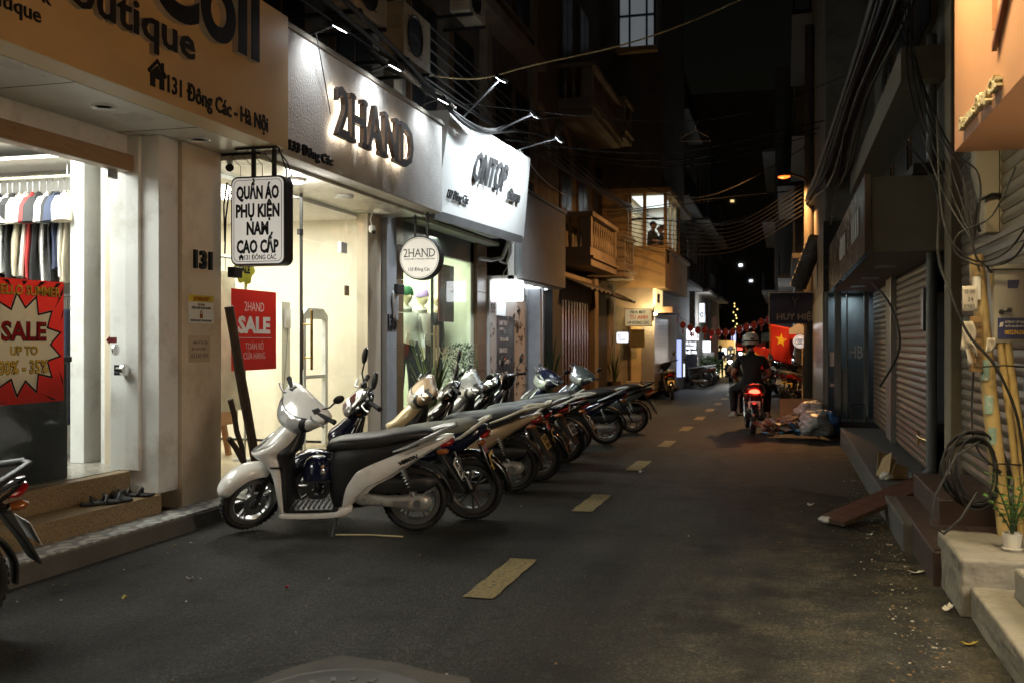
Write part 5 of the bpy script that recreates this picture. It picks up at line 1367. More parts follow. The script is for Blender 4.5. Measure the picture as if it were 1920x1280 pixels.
def tin(c, w, l, rz, label, tilt=.5):
    mb = MB()
    mb.grid(lambda u, v: ((u - .5) * w, (v - .5) * l, .012 * math.sin(v * l * 70)), 2, 60)
    o = mb.build('tin_awning', sh_, smooth=60); o.location = c; o.rotation_euler = (0, tilt, rz)
    m_ = o.modifiers.new('thick', 'SOLIDIFY'); m_.thickness = .006
    tag(o, label, 'awning', 'small tin awnings above the fascias')
tin((-4.15, 7.9, 4.95), .6, 1.1, .1, 'tin awning nearest the tan fascia, lit from below')
tin((-4.1, 10.1, 4.42), .5, .8, .1, 'small tin sheet awning under the air conditioner over 2HAND')
tin((-4.05, 11.3, 4.42), .45, .7, .1, 'small tin sheet awning beside the end of the 2HAND fascia')
# ------------------------------------------------------------------ right-hand side
NY = (0, -1, 0)                    # reading direction on the right-hand fronts
rk_ = MB(); rk_.box(.80, 9, 7.4, 15.4, -.4, .19)
right_pave = struct('pavement', rk_, M['dark_concrete'], 'dark raised pavement in front of the shutters', bevel=.015)
MB().box(.86, 9, 6.4, 8.6, -.1, .2).build('ledge', M['red_tile'], right_pave, bevel=.01)
for i in range(9):
    for j in range(2):
        MB().box(.87 + .3 * j, 1.165 + .3 * j, 6.42 + .3 * i * .8, 6.655 + .3 * i * .8, .2005, .208).build('tile', M['red_tile'], right_pave)
MB().box(1.02, 9, 7.3, 8.7, .19, .38).build('plinth', M['red_tile'], right_pave, bevel=.01)
r1 = thing('shutter_shop', 'dark shopfront of closed roller shutters under a boxy canopy', 'shop', (2, 12, 0))
slat = pm('shutter_slat', (.19, .165, .13), .45, metal=.35, var=.15, spots=(.22, .17, .12), sscale=1.5)
def shutter(par, x, y0, y1, z0, z1, pitch=.075, mat=slat):
    n = int((z1 - z0) / pitch)
    L_ = y1 - y0
    me = None
    for k in range(n):
        if me is None:
            mb = MB()
            mb.prism([(0, 0), (0, pitch), (-.012, pitch * .95), (-.02, pitch * .55), (-.02, pitch * .4), (-.012, .004)], (0, 0, 0), XX, ZX, (0, L_, 0))
            me = mb.mesh('shutter_slat', mat)
        o = bpy.data.objects.new('shutter_slat', me); o.location = (x, y0, z0 + k * pitch)
        link(o, par)
        o.matrix_parent_inverse = Matrix.Translation(par.location).inverted()
shutter(r1, 1.36, 14.02, 16.4, .2, 2.25)
shutter(r1, 1.36, 9.86, 13.2, .2, 2.25)
MB().box(1.30, 1.6, 13.22, 14.0, .19, 2.3).build('pillar', pm('pillar_grey', (.2, .19, .18), .5, var=.15), r1, bevel=.01)
MB().box(1.28, 1.34, 13.15, 13.24, .19, 2.3).build('guide_rail', M['alu'], r1)
MB().box(1.28, 1.34, 9.78, 9.86, .19, 2.3).build('guide_rail', M['alu'], r1)
cpy = MB().box(.76, 1.9, 9.5, 16.9, 2.25, 2.93).build('canopy', pm('canopy_beige', (.27, .26, .22), .7, var=.1), r1, bevel=.01)
MB().box(.70, .755, 9.46, 16.9, 2.24, 2.95).build('sign_face', pm('black_fascia', (.01, .01, .011), .25), cpy)
for y in (11, 13, 15):
    MB().box(.95, 1.15, y, y + .5, 2.243, 2.249).build('soffit_lamp', pm('soffit_lamp_off', (.3, .3, .28), .3), cpy)
MB().box(1.36, 9, 9.4, 16.4, 2.94, 14).build('wall', pm('grey_green_wall', (.10, .10, .085), .85, var=.25, scale=1.1, spots=(.09, .09, .075)), r1)
MB().box(1.0, 1.36, 9.4, 16.4, 3.75, 4.05).build('beam', pm('beam_cream', (.15, .14, .11), .8), r1)
MB().box(1.1, 1.36, 9.4, 16.4, 2.931, 3.02).build('gutter', M['steel_dark'], r1)
for y in (9.9, 11.6, 13.4):
    f = MB().box(1.32, 1.358, y, y + 1.3, 4.4, 6.2).build('window', wnf, r1)
    for q in (0, 1): MB().box(1.305, 1.318, y + .05 + q * .62, y + .6 + q * .62, 4.45, 6.15).build('pane', wnp, f)
for y in (10.0, 11.7, 13.5):
    f = MB().box(1.33, 1.358, y, y + 1.3, 3.06, 3.7).build('window', wnf, r1)
    MB().box(1.31, 1.328, y + .05, y + 1.25, 3.1, 3.66).build('pane', wnp, f)
for k in range(4):
    for y in (10.2, 12.4): MB().obox((.70 - .004, y + .28 * k, 2.6), (.012, .2, .26)).build('sign_letter', pm('dim_white', (.3, .3, .29), .5) if 'dim_white' not in bpy.data.materials else bpy.data.materials['dim_white'], cpy)
# second, nearer shopfront
r2 = thing('shutter_shop', 'near shuttered shop behind the leaning cable poles', 'shop', (2, 8, 0))
shutter(r2, 1.46, 6.6, 9.08, .38, 3.6, .085)
MB().box(1.36, 1.7, 9.1, 9.44, .19, 9).build('pillar', pm('pillar_cream', (.25, .215, .16), .8, var=.12, spots=(.22, .18, .13)), r2, bevel=.01)
MB().box(1.55, 9, 2.5, 9.09, 3.6, 12).build('wall', bpy.data.materials['grey_green_wall'], r2)
MB().box(1.62, 9, 5.65, 6.58, .3, 3.6).build('wall', pm('brown_wall', (.14, .085, .05), .75, var=.2), r2)
pi = MB(); pi.cyl((1.28, 9.62, .3), (1.28, 9.62, 4.2), .045, 14); pi.tube([(1.28, 9.62, .42), (1.28, 9.62, .3), (1.22, 9.62, .24), (1.1, 9.6, .235)], .045, 12)
o = pi.build('drain_pipe', pm('pipe_grey', (.1, .11, .12), .5), smooth=True); tag(o, 'grey drain pipe running down beside the cream pillar with a bend at the foot', 'pipe')
sb = MB().box(1.25, 1.30, 9.95, 10.12, 1.55, 1.95).build('meter_box', pm('meter_purple', (.05, .045, .06), .4), bevel=.01); tag(sb, 'slim dark panel mounted on the near edge of the roller shutter', 'panel')
hd_ = MB(); hd_.tube([(1.3, 9.98, .52), (1.24, 10.1, .54), (1.24, 10.3, .54)], .012, 6); hd_.tube([(1.24, 10.22, .46), (1.24, 10.22, .6)], .012, 6); o = hd_.build('shutter_lock', M['brass']); tag(o, 'small brass lock lever low on the roller shutter', 'lock')
# white trunking elbow
du = thing('cable_duct', 'pale square trunking that steps inward under the salmon sign', 'trunking', (1.4, 7.6, 2.5))
dm = pm('trunk_cream', (.5, .44, .33), .5, var=.1)
mb = MB(); mb.prism([(1.285, 3.4), (1.285, 2.62), (1.34, 2.42), (1.34, 2.2), (1.53, 2.2), (1.53, 3.4)], (0, 7.5, 0), XX, ZX, (0, .2, 0)); mb.build('trunk', dm, du, bevel=.008)
MB().box(1.43, 1.436, 7.495, 7.4995, 2.21, 3.39).build('seam', M['wood_dark'], du)
q = MB(); q.tube([(1.30, 7.48, 2.42), (1.38, 7.475, 2.46), (1.54, 7.48, 2.45)], .012, 6); q.tube([(1.30, 7.48, 2.40), (1.27, 7.45, 2.3), (1.3, 7.45, 2.2)], .012, 6); q.build('strap', M['cable'], du)

# salmon sign box
sg = thing('sign_box', 'large salmon coloured sign box lit warmly from above', 'sign', (1.2, 5, 2.52))
sal = pm('salmon', (.50, .255, .135), .55, var=.03)
MB().box(.93, 1.9, 2.0, 6.08, 2.515, 4.4).build('box', sal, sg, bevel=.003)
lt = pm('letter_cream', (.62, .55, .36), .4)
text('Dresses Đông Các', (.93, 5.28, 2.575), NY, ZX, h=.065, w=.98, ext=.028, bold=.02, name='letter', mat=lt, parent=sg, letters=True)
bgl = MB(); bgl.prism([(0, 0), (.92, .60), (.92, .56), (.0, -.035)], (.926, 4.9, 2.79), NY, ZX, (-.022, 0, 0)); bgl.build('swoosh', pm('letter_maroon', (.16, .05, .03), .5), sg)
text('S', (.93, 4.66, 3.08), NY, ZX, h=.5, ext=.03, bold=.02, name='letter', mat=lt, parent=sg)
MB().box(.91, .93, 4.92, 4.935, 2.86, 3.6).build('edge_strip', sal, sg)
for y in (5.2, 4.2, 3.2):
    MB().lathe([(0, -.006), (.04, -.006), (.05, 0), (0, 0)], (1.28, y - .05, 2.514), 'Z', 20).build('downlight', em('downlight_warm', (1, .82, .55), 22) if 'downlight_warm' not in bpy.data.materials else bpy.data.materials['downlight_warm'], sg)
    lamp('SPOT', (1.28, y - .05, 2.49), 9, (1, .80, .52), (1.22, y - .1, 0), .05, spot=120, blend=.9, name='sign_downlight')
for i, y in enumerate((3.4, 4.6, 5.55)):
    flood((.45, y, 3.95), (.93, y, 3.1), ('warm spotlight on the far end of the salmon sign', 'warm spotlight over the middle of the salmon sign', 'warm spotlight at the near end of the salmon sign')[2 - i], 80, (.95, y, 4.42), col=(1, .78, .42))

# unseen shop room under the salmon sign, added for its warm light
ss2 = thing('unseen_lit_shop', 'unseen warmly lit shop room added behind the concrete steps under the salmon sign', 'shop', (3, 4, .3))
cw_ = bpy.data.materials['cream_wall']
MB().box(1.62, 5, 1.4, 5.64, .2, .302).build('floor', bpy.data.materials['shop_floor'], ss2)
MB().box(4.9, 5, 1.4, 5.64, .303, 2.5).build('wall', cw_, ss2)
MB().box(1.62, 4.89, 5.55, 5.64, .303, 2.5).build('wall', cw_, ss2)
MB().box(1.62, 4.89, 1.4, 1.5, .303, 2.5).build('wall', cw_, ss2)
MB().box(1.91, 5, 1.4, 5.64, 2.502, 2.56).build('ceiling', M['white_paint'], ss2)
lamp('AREA', (2.6, 3.6, 2.45), 130, (1, .9, .75), (2.2, 3.6, .3), 1.0, 3.2, name='unseen_shop_lamp')  # unseen lamp added to send warm light across the lane

# concrete block and steps
cb = thing('concrete_block', 'rough rendered concrete block at the foot of the cable poles', 'block', (1.5, 6.2, 0))
mb = MB()
def blk_pt(x, y, z): return (x, y, z)
mb.box(.905, 2.4, 5.72, 6.55, -.02, .302)
o = mb.build('block', M['concrete'], cb, bevel=.02, seg=3)
s_ = o.modifiers.new('sub', 'SUBSURF'); s_.subdivision_type = 'SIMPLE'; s_.levels = s_.render_levels = 5
tx = bpy.data.textures.new('rough', 'CLOUDS'); tx.noise_scale = .09
d_ = o.modifiers.new('rough', 'DISPLACE'); d_.texture = tx; d_.strength = .018; d_.mid_level = .5
st_ = thing('concrete_steps', 'two pale concrete steps beside the rough block', 'steps', (1.2, 4.6, 0))
for x, z0, z1, y1 in ((.955, -.02, .152, 5.74), (1.13, .152, .302, 5.55)):
    o = MB().box(x, 2.4, 1.5, y1, z0, z1).build('step', M['concrete'], st_, bevel=.014, seg=3)
    s_ = o.modifiers.new('sub', 'SUBSURF'); s_.subdivision_type = 'SIMPLE'; s_.levels = s_.render_levels = 5
    d_ = o.modifiers.new('rough', 'DISPLACE'); d_.texture = tx; d_.strength = .014; d_.mid_level = .5

# cable poles
cp_ = thing('cable_pole', 'yellowish bamboo coloured cable pole with pasted stickers, leaning', 'pole', (1.3, 6.6, .3))
yp = pm('pole_yellow', (.44, .32, .13), .55, var=.25, scale=3, spots=(.25, .17, .08), sscale=5, strch=(1, 1, .35))
mb = MB(); mb.tube([(1.27, 6.45, .29), (1.22, 6.5, .8), (1.17, 6.55, 1.4), (1.13, 6.6, 1.97)], .045, 14); mb.build('pole', yp, cp_, smooth=True)
for dx, r_ in ((.075, .02), (.12, .022)):
    mb = MB(); mb.tube([(1.28 + dx, 6.46, .29), (1.235 + dx, 6.5, .9), (1.18 + dx * .9, 6.55, 1.5), (1.16 + dx * .8, 6.6, 1.9)], r_, 10); mb.build('conduit', yp, cp_, smooth=True)
for z in (.72, 1.3): MB().tube([(1.17 - .02 * z, 6.45, z), (1.24, 6.43, z + .01), (1.37, 6.48, z), (1.37, 6.54, z), (1.22, 6.56, z)], .005, 5).build('wire_tie', M['cable'], cp_)
stk = pm('sticker_green', (.25, .38, .33), .5, spots=(.6, .6, .52), sscale=30)
for z, h in ((1.22, .12), (1.02, .11), (.84, .1), (1.7, .14)):
    x = 1.27 - (z - .29) * .088; mb = MB()
    mb.grid(lambda u, v: (x - .045 * math.cos((u - .2) * 1.9) - .001 + .09 * 0, 6.50 + (z - .8) * .07 - .047 * math.sin((u - .1) * 1.9 + .3), z + h * v), 8, 2)
    mb.build('sticker', stk if z < 1.5 else M['white_paint'], cp_, smooth=True)
cp2 = MB(); cp2.tube([(1.44, 6.35, .3), (1.5, 6.4, 1.2), (1.56, 6.45, 2.0), (1.6, 6.5, 2.5)], .035, 10); o = cp2.build('bamboo_pole', yp, smooth=True); tag(o, 'second thinner yellowish pole behind the potted plant', 'pole')
cbx = thing('telecom_cabinet', 'grey telecom cabinet with dark blue internet sticker', 'cabinet', (1.32, 6.6, 1.65))
MB().box(1.215, 1.43, 6.52, 6.72, 1.44, 1.88).build('case', pm('cabinet_grey', (.38, .36, .3), .45, var=.1, spots=(.28, .26, .2), sscale=5), cbx, bevel=.008)
MB().box(1.205, 1.44, 6.50, 6.73, 1.881, 1.91).build('lid', bpy.data.materials['cabinet_grey'], cbx, bevel=.004)
MB().box(1.222, 1.423, 6.517, 6.5195, 1.46, 1.865).build('door', bpy.data.materials['cabinet_grey'], cbx)
navy = pm('sticker_navy', (.02, .025, .13), .35)
MB().box(1.235, 1.415, 6.514, 6.5165, 1.465, 1.59).build('sticker', navy, cbx)
text('INTERNET CÁP QUANG', (1.338, 6.5135, 1.558), XX, ZX, h=.014, w=.125, ext=.001, bold=.02, mat=wt, parent=cbx)
text('TRUYỀN HÌNH MIỄN PHÍ CÀI ĐẶT', (1.338, 6.5135, 1.535), XX, ZX, h=.011, w=.125, ext=.001, bold=.02, mat=wt, parent=cbx)
text('083234.5656', (1.338, 6.5135, 1.493), XX, ZX, h=.024, w=.13, ext=.001, bold=.03, mat=yel, parent=cbx)
MB().prism([(0, 0), (.02, .004), (.024, .03), (.006, .028)], (1.243, 6.5135, 1.535), XX, ZX, (0, -.001, 0)).build('logo', wt, cbx)
MB().prism([(0, 0), (.055, 0), (.065, .05), (.0, .05)], (1.29, 6.516, 1.765), XX, ZX, (0, -.001, 0)).build('logo', navy, cbx)
MB().prism([(0, 0), (.018, .004), (.022, .025), (.005, .024)], (1.38, 6.516, 1.775), XX, ZX, (0, -.001, 0)).build('logo', navy, cbx)
q = MB(); q.cyl((1.256, 6.518, 1.625), (1.256, 6.502, 1.625), .014, 14); q.cyl((1.30, 6.518, 1.635), (1.30, 6.502, 1.635), .014, 14); q.box(1.262, 1.295, 6.508, 6.516, 1.625, 1.632); q.build('latch', M['black_plastic'], cbx)
mt = thing('meter_rack', 'rusty brown terminal strip with torn papers strapped to the pole', 'terminal strip', (1.1, 6.5, 1.45))
MB().box(1.075, 1.145, 6.47, 6.52, 1.27, 1.60).build('body', pm('terminal_brown', (.3, .18, .06), .6, var=.2), mt, bevel=.004)
for k in range(5): MB().box(1.10, 1.135, 6.455, 6.469, 1.30 + .06 * k, 1.325 + .06 * k).build('terminal', pm('terminal_dark', (.12, .07, .03), .6) if k == 0 else bpy.data.materials['terminal_dark'], mt)
pp_ = pm('torn_paper', (.55, .5, .42), .8, var=.1)
for k, (x, z, w_, h_, a) in enumerate(((1.03, 1.63, .085, .15, .0), (1.02, 1.40, .08, .17, .3), (1.06, 1.31, .06, .14, -.4), (1.15, 1.38, .05, .09, .5))):
    mb = MB(); mb.grid(lambda u, v: (x + w_ * u * (1 if k == 0 else .6 + .4 * math.sin(v * 3)) + .04 * a * v, 6.46 - .02 * math.sin(u * 5 + v * 4) * (0.2 if k == 0 else 1), z + h_ * v), 6, 6)
    o = mb.build('paper', pp_, smooth=60)
    tag(o, ('white XE phone number flyer at the top of the terminal strip', 'torn paper curling left of the terminal strip', 'torn paper hanging lowest under the flyer', 'small paper scrap between terminal strip and pole')[k], 'paper', 'papers pasted by the pole')
    m_ = o.modifiers.new('thick', 'SOLIDIFY'); m_.thickness = .002
    if k == 0:
        text('XE ÔM', (1.07, 6.452, 1.735), XX, ZX, h=.022, w=.055, ext=.001, bold=.0, mat=ink, parent=o)
        text('24', (1.075, 6.452, 1.69), XX, ZX, h=.022, ext=.001, mat=ink, parent=o)
        text('0985', (1.07, 6.452, 1.65), XX, ZX, h=.02, w=.06, ext=.001, mat=ink, parent=o)
dv = MB(); dv.grid(lambda u, v: (1.36 + .05 * u * (1 - .5 * v), 6.44 - .01 * math.sin(u * 6), 1.16 + .12 * v), 4, 4); o = dv.build('flyer', pm('flyer_blue', (.2, .28, .42), .5, spots=(.55, .5, .4), sscale=30)); tag(o, 'torn blue and white flyer hanging from the conduit', 'flyer')
m_ = o.modifiers.new('thick', 'SOLIDIFY'); m_.thickness = .002
# cables at the pole
def sag(a, b, s, n=14, j=0.0):
    a = Vector(a); b = Vector(b)
    return [a.lerp(b, t / n) + Vector((rnd.uniform(-j, j), rnd.uniform(-j, j), -4 * s * (t / n) * (1 - t / n))) for t in range(n + 1)]
def cables(name, label, specs, mat=None, cat='cable', group=None):
    mb = MB()
    for a, b, s, r_ in specs: mb.tube(sag(a, b, s, 16), r_, 6)
    o = mb.build(name, mat or M['cable'], smooth=True)
    return tag(o, label, cat, group)
lp = thing('cable_coil', 'large coil of black cable hanging low on the leaning pole', 'cable coil', (1.15, 6.5, .7))
mb = MB()
for k in range(9):
    rx, rz_ = .10 + .012 * k, .19 + .012 * (k % 4)
    mb.tube([(1.10 + rx * math.cos(2 * PI * t / 20) + .01 * math.sin(k), 6.42 + .012 * k + .02 * math.sin(t), .70 + rz_ * math.sin(2 * PI * t / 20) - .02 * (k % 3)) for t in range(21)], .0075, 6, cap=False)
mb.build('coil', M['cable'], lp, smooth=True)
mb = MB(); mb.tube([(1.12, 6.42, .86), (.98, 6.35, .78), (.86, 6.3, .55), (.83, 6.28, .38), (.9, 6.27, .33), (1.0, 6.3, .42), (1.1, 6.4, .56)], .008, 8); mb.build('loop', M['cable'], lp, smooth=True)
for i, pts in enumerate((
        [(1.0, 9.2, 3.2), (.98, 7.2, 2.5), (.93, 6.7, 2.0), (.95, 6.45, 1.78), (1.05, 6.4, 1.5), (1.2, 6.38, 1.3), (1.32, 6.4, 1.0), (1.37, 6.42, .6)],
        [(.95, 6.9, 2.9), (.93, 6.6, 2.3), (.98, 6.5, 2.05), (1.12, 6.5, 1.93), (1.3, 6.5, 2.0), (1.48, 6.5, 2.3)],
        [(1.35, 6.6, 2.5), (1.2, 6.5, 2.2), (1.02, 6.5, 2.1), (1.0, 6.5, 1.98), (1.15, 6.48, 1.9), (1.32, 6.46, 1.95), (1.45, 6.48, 2.2)],
        [(1.10, 6.5, 1.28), (1.09, 6.5, .98), (1.12, 6.46, .8), (1.24, 6.42, .68)],
        [(.72, 9.0, 1.95), (.8, 8.2, 1.72), (.84, 8.0, 1.4), (.73, 8.3, 1.1)],
        [(1.46, 6.55, 2.3), (1.43, 6.5, 2.1), (1.46, 6.5, 1.95)],
        [(1.05, 6.55, 2.45), (1.1, 6.5, 2.0), (1.17, 6.5, 1.9), (1.2, 6.52, 1.86)])):
    mb = MB()
    P_ = [Vector(p) for p in pts]; out = []
    for k in range(len(P_) - 1):
        p0, p1, p2, p3 = P_[max(k - 1, 0)], P_[k], P_[k + 1], P_[min(k + 2, len(P_) - 1)]
        for q in range(6):
            t = q / 6; out.append(.5 * (2 * p1 + (p2 - p0) * t + (2 * p0 - 5 * p1 + 4 * p2 - p3) * t * t + (3 * p1 - p0 - 3 * p2 + p3) * t ** 3))
    out.append(P_[-1]); mb.tube(out, .009 if i in (0, 4) else .006, 8)
    o = mb.build('cable', M['cable'], smooth=True)
    tag(o, ('long black cable crossing the yellow pole down to its foot', 'black cable dipping in a curve above the telecom cabinet', 'black cable looping round the pole head', 'short black cable hanging under the terminal strip', 'cut cable end hanging in front of the roller shutter', 'black cable entering the cabinet from the right', 'black cable dropping onto the cabinet lid')[i], 'cable', 'loose cables round the pole')
# potted zz plant
zz = thing('potted_plant', 'small glossy green plant in a white pot on the concrete block', 'plant', (1.215, 6.02, .305))
MB().lathe([(0, 0), (.042, 0), (.052, .085), (.048, .085), (.044, .07), (0, .07)], (1.215, 6.02, .312), 'Z', 26).build('pot', pm('pot_white', (.6, .57, .5), .5, spots=(.4, .36, .28), sscale=14), zz, smooth=True)
MB().lathe([(0, 0), (.05, 0), (.056, .012), (.048, .014), (0, .01)], (1.215, 6.02, .303), 'Z', 26).build('saucer', bpy.data.materials['pot_white'], zz, smooth=True)
for k in range(9):
    a = 2 * PI * k / 9 + rnd.uniform(-.3, .3); h_ = rnd.uniform(.16, .36); sp = rnd.uniform(.06, .17)
    base = Vector((1.215, 6.02, .38)); d = Vector((math.cos(a), math.sin(a), 0))
    pts = [base + d * (sp * (t / 6) ** 1.4) + Vector((0, 0, h_ * t / 6)) for t in range(7)]
    s_ = MB().tube(pts, [.006 - .0006 * t for t in range(7)], 6).build('stem', leafg, zz, smooth=True)
    for t in range(2, 7):
        for sgn in (-1, 1):
            p = pts[t]; sd_ = Vector((-d.y, d.x, 0)) * sgn; dr = (sd_ + d * .5 + Vector((0, 0, .35))).normalized()
            L_ = .055; w_ = dr.cross(Vector((0, 0, 1))).normalized() * .015
            MB().add([p, p + dr * L_ * .5 + w_, p + dr * L_, p + dr * L_ * .5 - w_, p + dr * L_ * .5 + Vector((0, 0, -.005))], [(0, 1, 4), (1, 2, 4), (2, 3, 4), (3, 0, 4), (0, 3, 2, 1)]).build('leaf', pm('leaf_gloss', (.07, .16, .035), .3, var=.25) if 'leaf_gloss' not in bpy.data.materials else bpy.data.materials['leaf_gloss'], s_)

# tiled ramp board, box, litter
rp = thing('ramp', 'reddish tiled ramp board bridging the gutter to the dark pavement', 'ramp', (.8, 8.7, .1))
a, b = Vector((.36, 8.28, .035)), Vector((1.2, 9.05, .30)); d = (b - a); L_ = d.length; d.normalize(); sd_ = Vector((-d.y, d.x, 0)).normalized(); nz_ = d.cross(sd_); nz_ = nz_ if nz_.z > 0 else -nz_
mb = MB(); mb.prism([(0, -.14), (L_, -.14), (L_, .14), (0, .14)], a, d, sd_, -nz_ * .028); mb.build('board', M['wood_dark'], rp)
for k in range(9):
    for j in (0, 1):
        MB().prism([(.002, 0), (L_ / 9 - .004, 0), (L_ / 9 - .004, .136), (.002, .136)], a + d * (L_ / 9 * k) + sd_ * (-.138 + .14 * j) + nz_ * .0005, d, sd_, nz_ * .008).build('tile', M['ramp_tile'], rp)
kb_ = pm('cardboard', (.36, .25, .13), .85, var=.12)
bx = thing('cardboard_box', 'torn open cardboard box standing on the dark pavement', 'box', (.93, 9.85, .19))
for pts in (((.84, 9.95, .195), (.93, 9.7, .195), (.96, 9.72, .44), (.90, 9.93, .36)), ((.93, 9.7, .195), (1.08, 9.78, .195), (1.1, 9.79, .3), (.98, 9.71, .34)), ((.84, 9.95, .195), (1.0, 10.03, .195), (1.02, 10.05, .34), (.86, 9.98, .42))):
    p = [Vector(q) for q in pts]; n_ = (p[1] - p[0]).cross(p[3] - p[0]).normalized() * .006
    MB().add(p + [q + n_ for q in p], [(0, 1, 2, 3), (7, 6, 5, 4), (0, 4, 5, 1), (1, 5, 6, 2), (2, 6, 7, 3), (3, 7, 4, 0)]).build('flap', kb_, bx)
MB().box(.86, 1.06, 9.74, 10.0, .193, .2).build('base', kb_, bx)
def crumple(name, label, c, r, mat, sq=.7, cat='litter', group=None, seed=0, n=14):
    mb = MB(); mb.ell((0, 0, 0), r, r, r * sq, n * 3, n * 2)
    from mathutils import noise as nz_
    def warp(p):
        v = Vector(p); q = v / r * 1.6 + Vector((seed * 3.7, seed, 0))
        k = 1 + .30 * nz_.noise(q) + .22 * (abs(nz_.noise(q * 2.6)) - .2) + .10 * abs(nz_.noise(q * 6))
        w = v * k; return (w.x, w.y, max(w.z, -r * sq * .8))
    mb.v = [warp(p) for p in mb.v]
    o = mb.build(name, mat, smooth=75); o.location = (c[0], c[1], c[2] + r * sq * .85); return tag(o, label, cat, group)
crumple('plastic_bag', 'crumpled white plastic scrap at the foot of the cardboard box', (.9, 9.66, .19), .05, pm('bag_white', (.6, .6, .58), .4), .8, 'bag', None, 3)
crumple('plastic_bag', 'clear crumpled bag at the low end of the tiled ramp', (.33, 8.35, 0), .06, pm('bag_clear', (.45, .46, .46), .25), .5, 'bag', None, 5)

# rubbish heap
bagm = pm('bag_pale', (.34, .35, .35), .35, var=.1)
for i, (x, y, z, r_, sq, m, lab) in enumerate((
        (.48, 16.0, 0, .27, .75, bagm, 'big pale grey rubbish bag in front of the blue one'),
        (.62, 16.1, .02, .22, .9, pm('bag_blue', (.05, .16, .42), .35), 'bright blue rubbish bag beside the glass shop'),
        (.42, 16.5, .15, .24, .8, pm('bag_white2', (.42, .43, .42), .35), 'white rubbish bag on top of the heap'),
        (.22, 16.3, 0, .28, .6, pm('bag_brown', (.17, .145, .1), .7), 'beige rubbish sack in the middle of the heap'),
        (-.02, 16.2, 0, .2, .5, pm('bag_dark', (.05, .05, .05), .4), 'dark rubbish bag at the street end of the heap'))):
    crumple('rubbish_bag', lab, (x, y, z), r_, m, sq, 'rubbish bag', 'bags on the rubbish heap', 20 + i, 18)
scr = [pm('scrap_brown', (.1, .065, .045), .8), pm('scrap_pale', (.26, .23, .19), .7), kb_, pm('scrap_blue', (.08, .2, .35), .6), pm('scrap_pink', (.2, .1, .075), .7)]
hb_ = MB(); rs_ = random.Random(4)
for k in range(150):
    t = rs_.random(); c = (-.35 + 1.05 * t + rs_.gauss(0, .06), 15.85 + rs_.random() * .7, .02 + rs_.random() * .26 * math.sin(PI * min(1, .15 + t * .85)))
    hb_.cur = rs_.randrange(5)
    hb_.obox(c, (rs_.uniform(.03, .16), rs_.uniform(.03, .12), rs_.uniform(.004, .03)), rs_.uniform(0, 6), rs_.uniform(-.9, .9), rs_.uniform(-.7, .7))
o = hb_.build('rubbish', scr); tag(o, 'scattered scraps and flattened packaging of the rubbish heap', None, None, 'stuff')
bdm = MB().obox((.25, 16.75, .28), (.62, .02, .5), .15, -.2).build('cardboard_sheet', kb_); tag(bdm, 'brown cardboard sheet propped behind the rubbish bags', 'cardboard')

# glass fronted shop at the end of the kerb
gs = thing('glass_shop', 'dark glass fronted shop with grey panels behind the rubbish bags', 'shop', (1, 17, 0))
gpm = pm('grey_panel', (.16, .18, .18), .35, var=.1)
MB().box(.62, 3, 16.95, 28, -.6, .16).build('step', M['kerb_concrete'], gs)
for x0, x1 in ((.66, .70), (.80, .90), (.98, 1.0), (1.25, 1.32)): MB().box(x0, x1, 16.98, 17.1, .16, 2.25).build('post', gpm, gs, bevel=.004)
for x0, x1 in ((.702, .798), (.902, .978), (1.002, 1.248)): MB().box(x0, x1, 17.02, 17.03, .16, 2.25).build('glass_pane', M['glass_old'], gs)
MB().box(.902, .978, 17.0, 17.018, .3, 1.0).build('panel', gpm, gs)
MB().box(.62, 3, 16.96, 24, 2.251, 3.4).build('fascia', pm('dark_fascia', (.012, .012, .013), .4), gs)
MB().box(.7, 3, 17.6, 17.7, .16, 2.25).build('wall', pm('shop_grey', (.25, .28, .3), .6), gs)
MB().box(.72, .79, 17.012, 17.018, 1.05, 1.28).build('paper', M['white_paint'], gs); MB().box(.72, .79, 17.012, 17.018, .72, .77).build('paper', M['white_paint'], gs)
text('HB', (1.13, 17.018, 1.18), XX, ZX, h=.2, w=.2, ext=.003, mat=M['white_paint'], parent=gs)
MB().box(.615, .66, 17.1, 24, .16, 2.25).build('wall', gpm, gs)
MB().box(.65, 9, 17.0, 25, 3.401, 13).build('wall', dk, gs)
lamp('AREA', (1.0, 17.35, 2.2), 1.2, (.8, .92, 1), (1.0, 17.35, 0), .3, .3, name='glass_shop_lamp')
ch = MB(); ch.tube([(1.05, 16.5, .19), (1.0, 16.55, .45), (1.22, 16.6, .47), (1.25, 16.55, .19)], .015, 6); o = ch.build('metal_stand', M['steel_dark']); tag(o, 'small black metal stand beside the blue rubbish bag', 'stand')
# signs over the lane
hh_ = thing('shop_sign', 'dark navy unlit sign reading HUY HIỆP hanging over the lane', 'sign', (.24, 22.9, 2.2))
MB().box(-.31, .79, 22.88, 23.0, 1.84, 2.52).build('board', pm('navy_board', (.010, .014, .05), .4), hh_, bevel=.006)
ef = MB(); ef.box(-.325, -.312, 22.87, 23.0, 1.83, 2.53); ef.box(.792, .805, 22.87, 23.0, 1.83, 2.53); ef.box(-.325, .805, 22.87, 23.0, 2.521, 2.535); ef.build('frame', M['alu'], hh_)
text('HUY HIỆP', (.27, 22.878, 1.93), XX, ZX, h=.13, w=.84, ext=.004, bold=.02, mat=pm('sign_grey_letter', (.2, .19, .19), .5), parent=hh_)
q = MB(); q.tube([(.17, 22.877, 2.42), (.24, 22.877, 2.3), (.31, 22.877, 2.42)], .008, 5); q.tube([(.24, 22.877, 2.3), (.24, 22.877, 2.22)], .008, 5); q.build('emblem', pm('emblem_dim', (.06, .06, .09), .5), hh_)
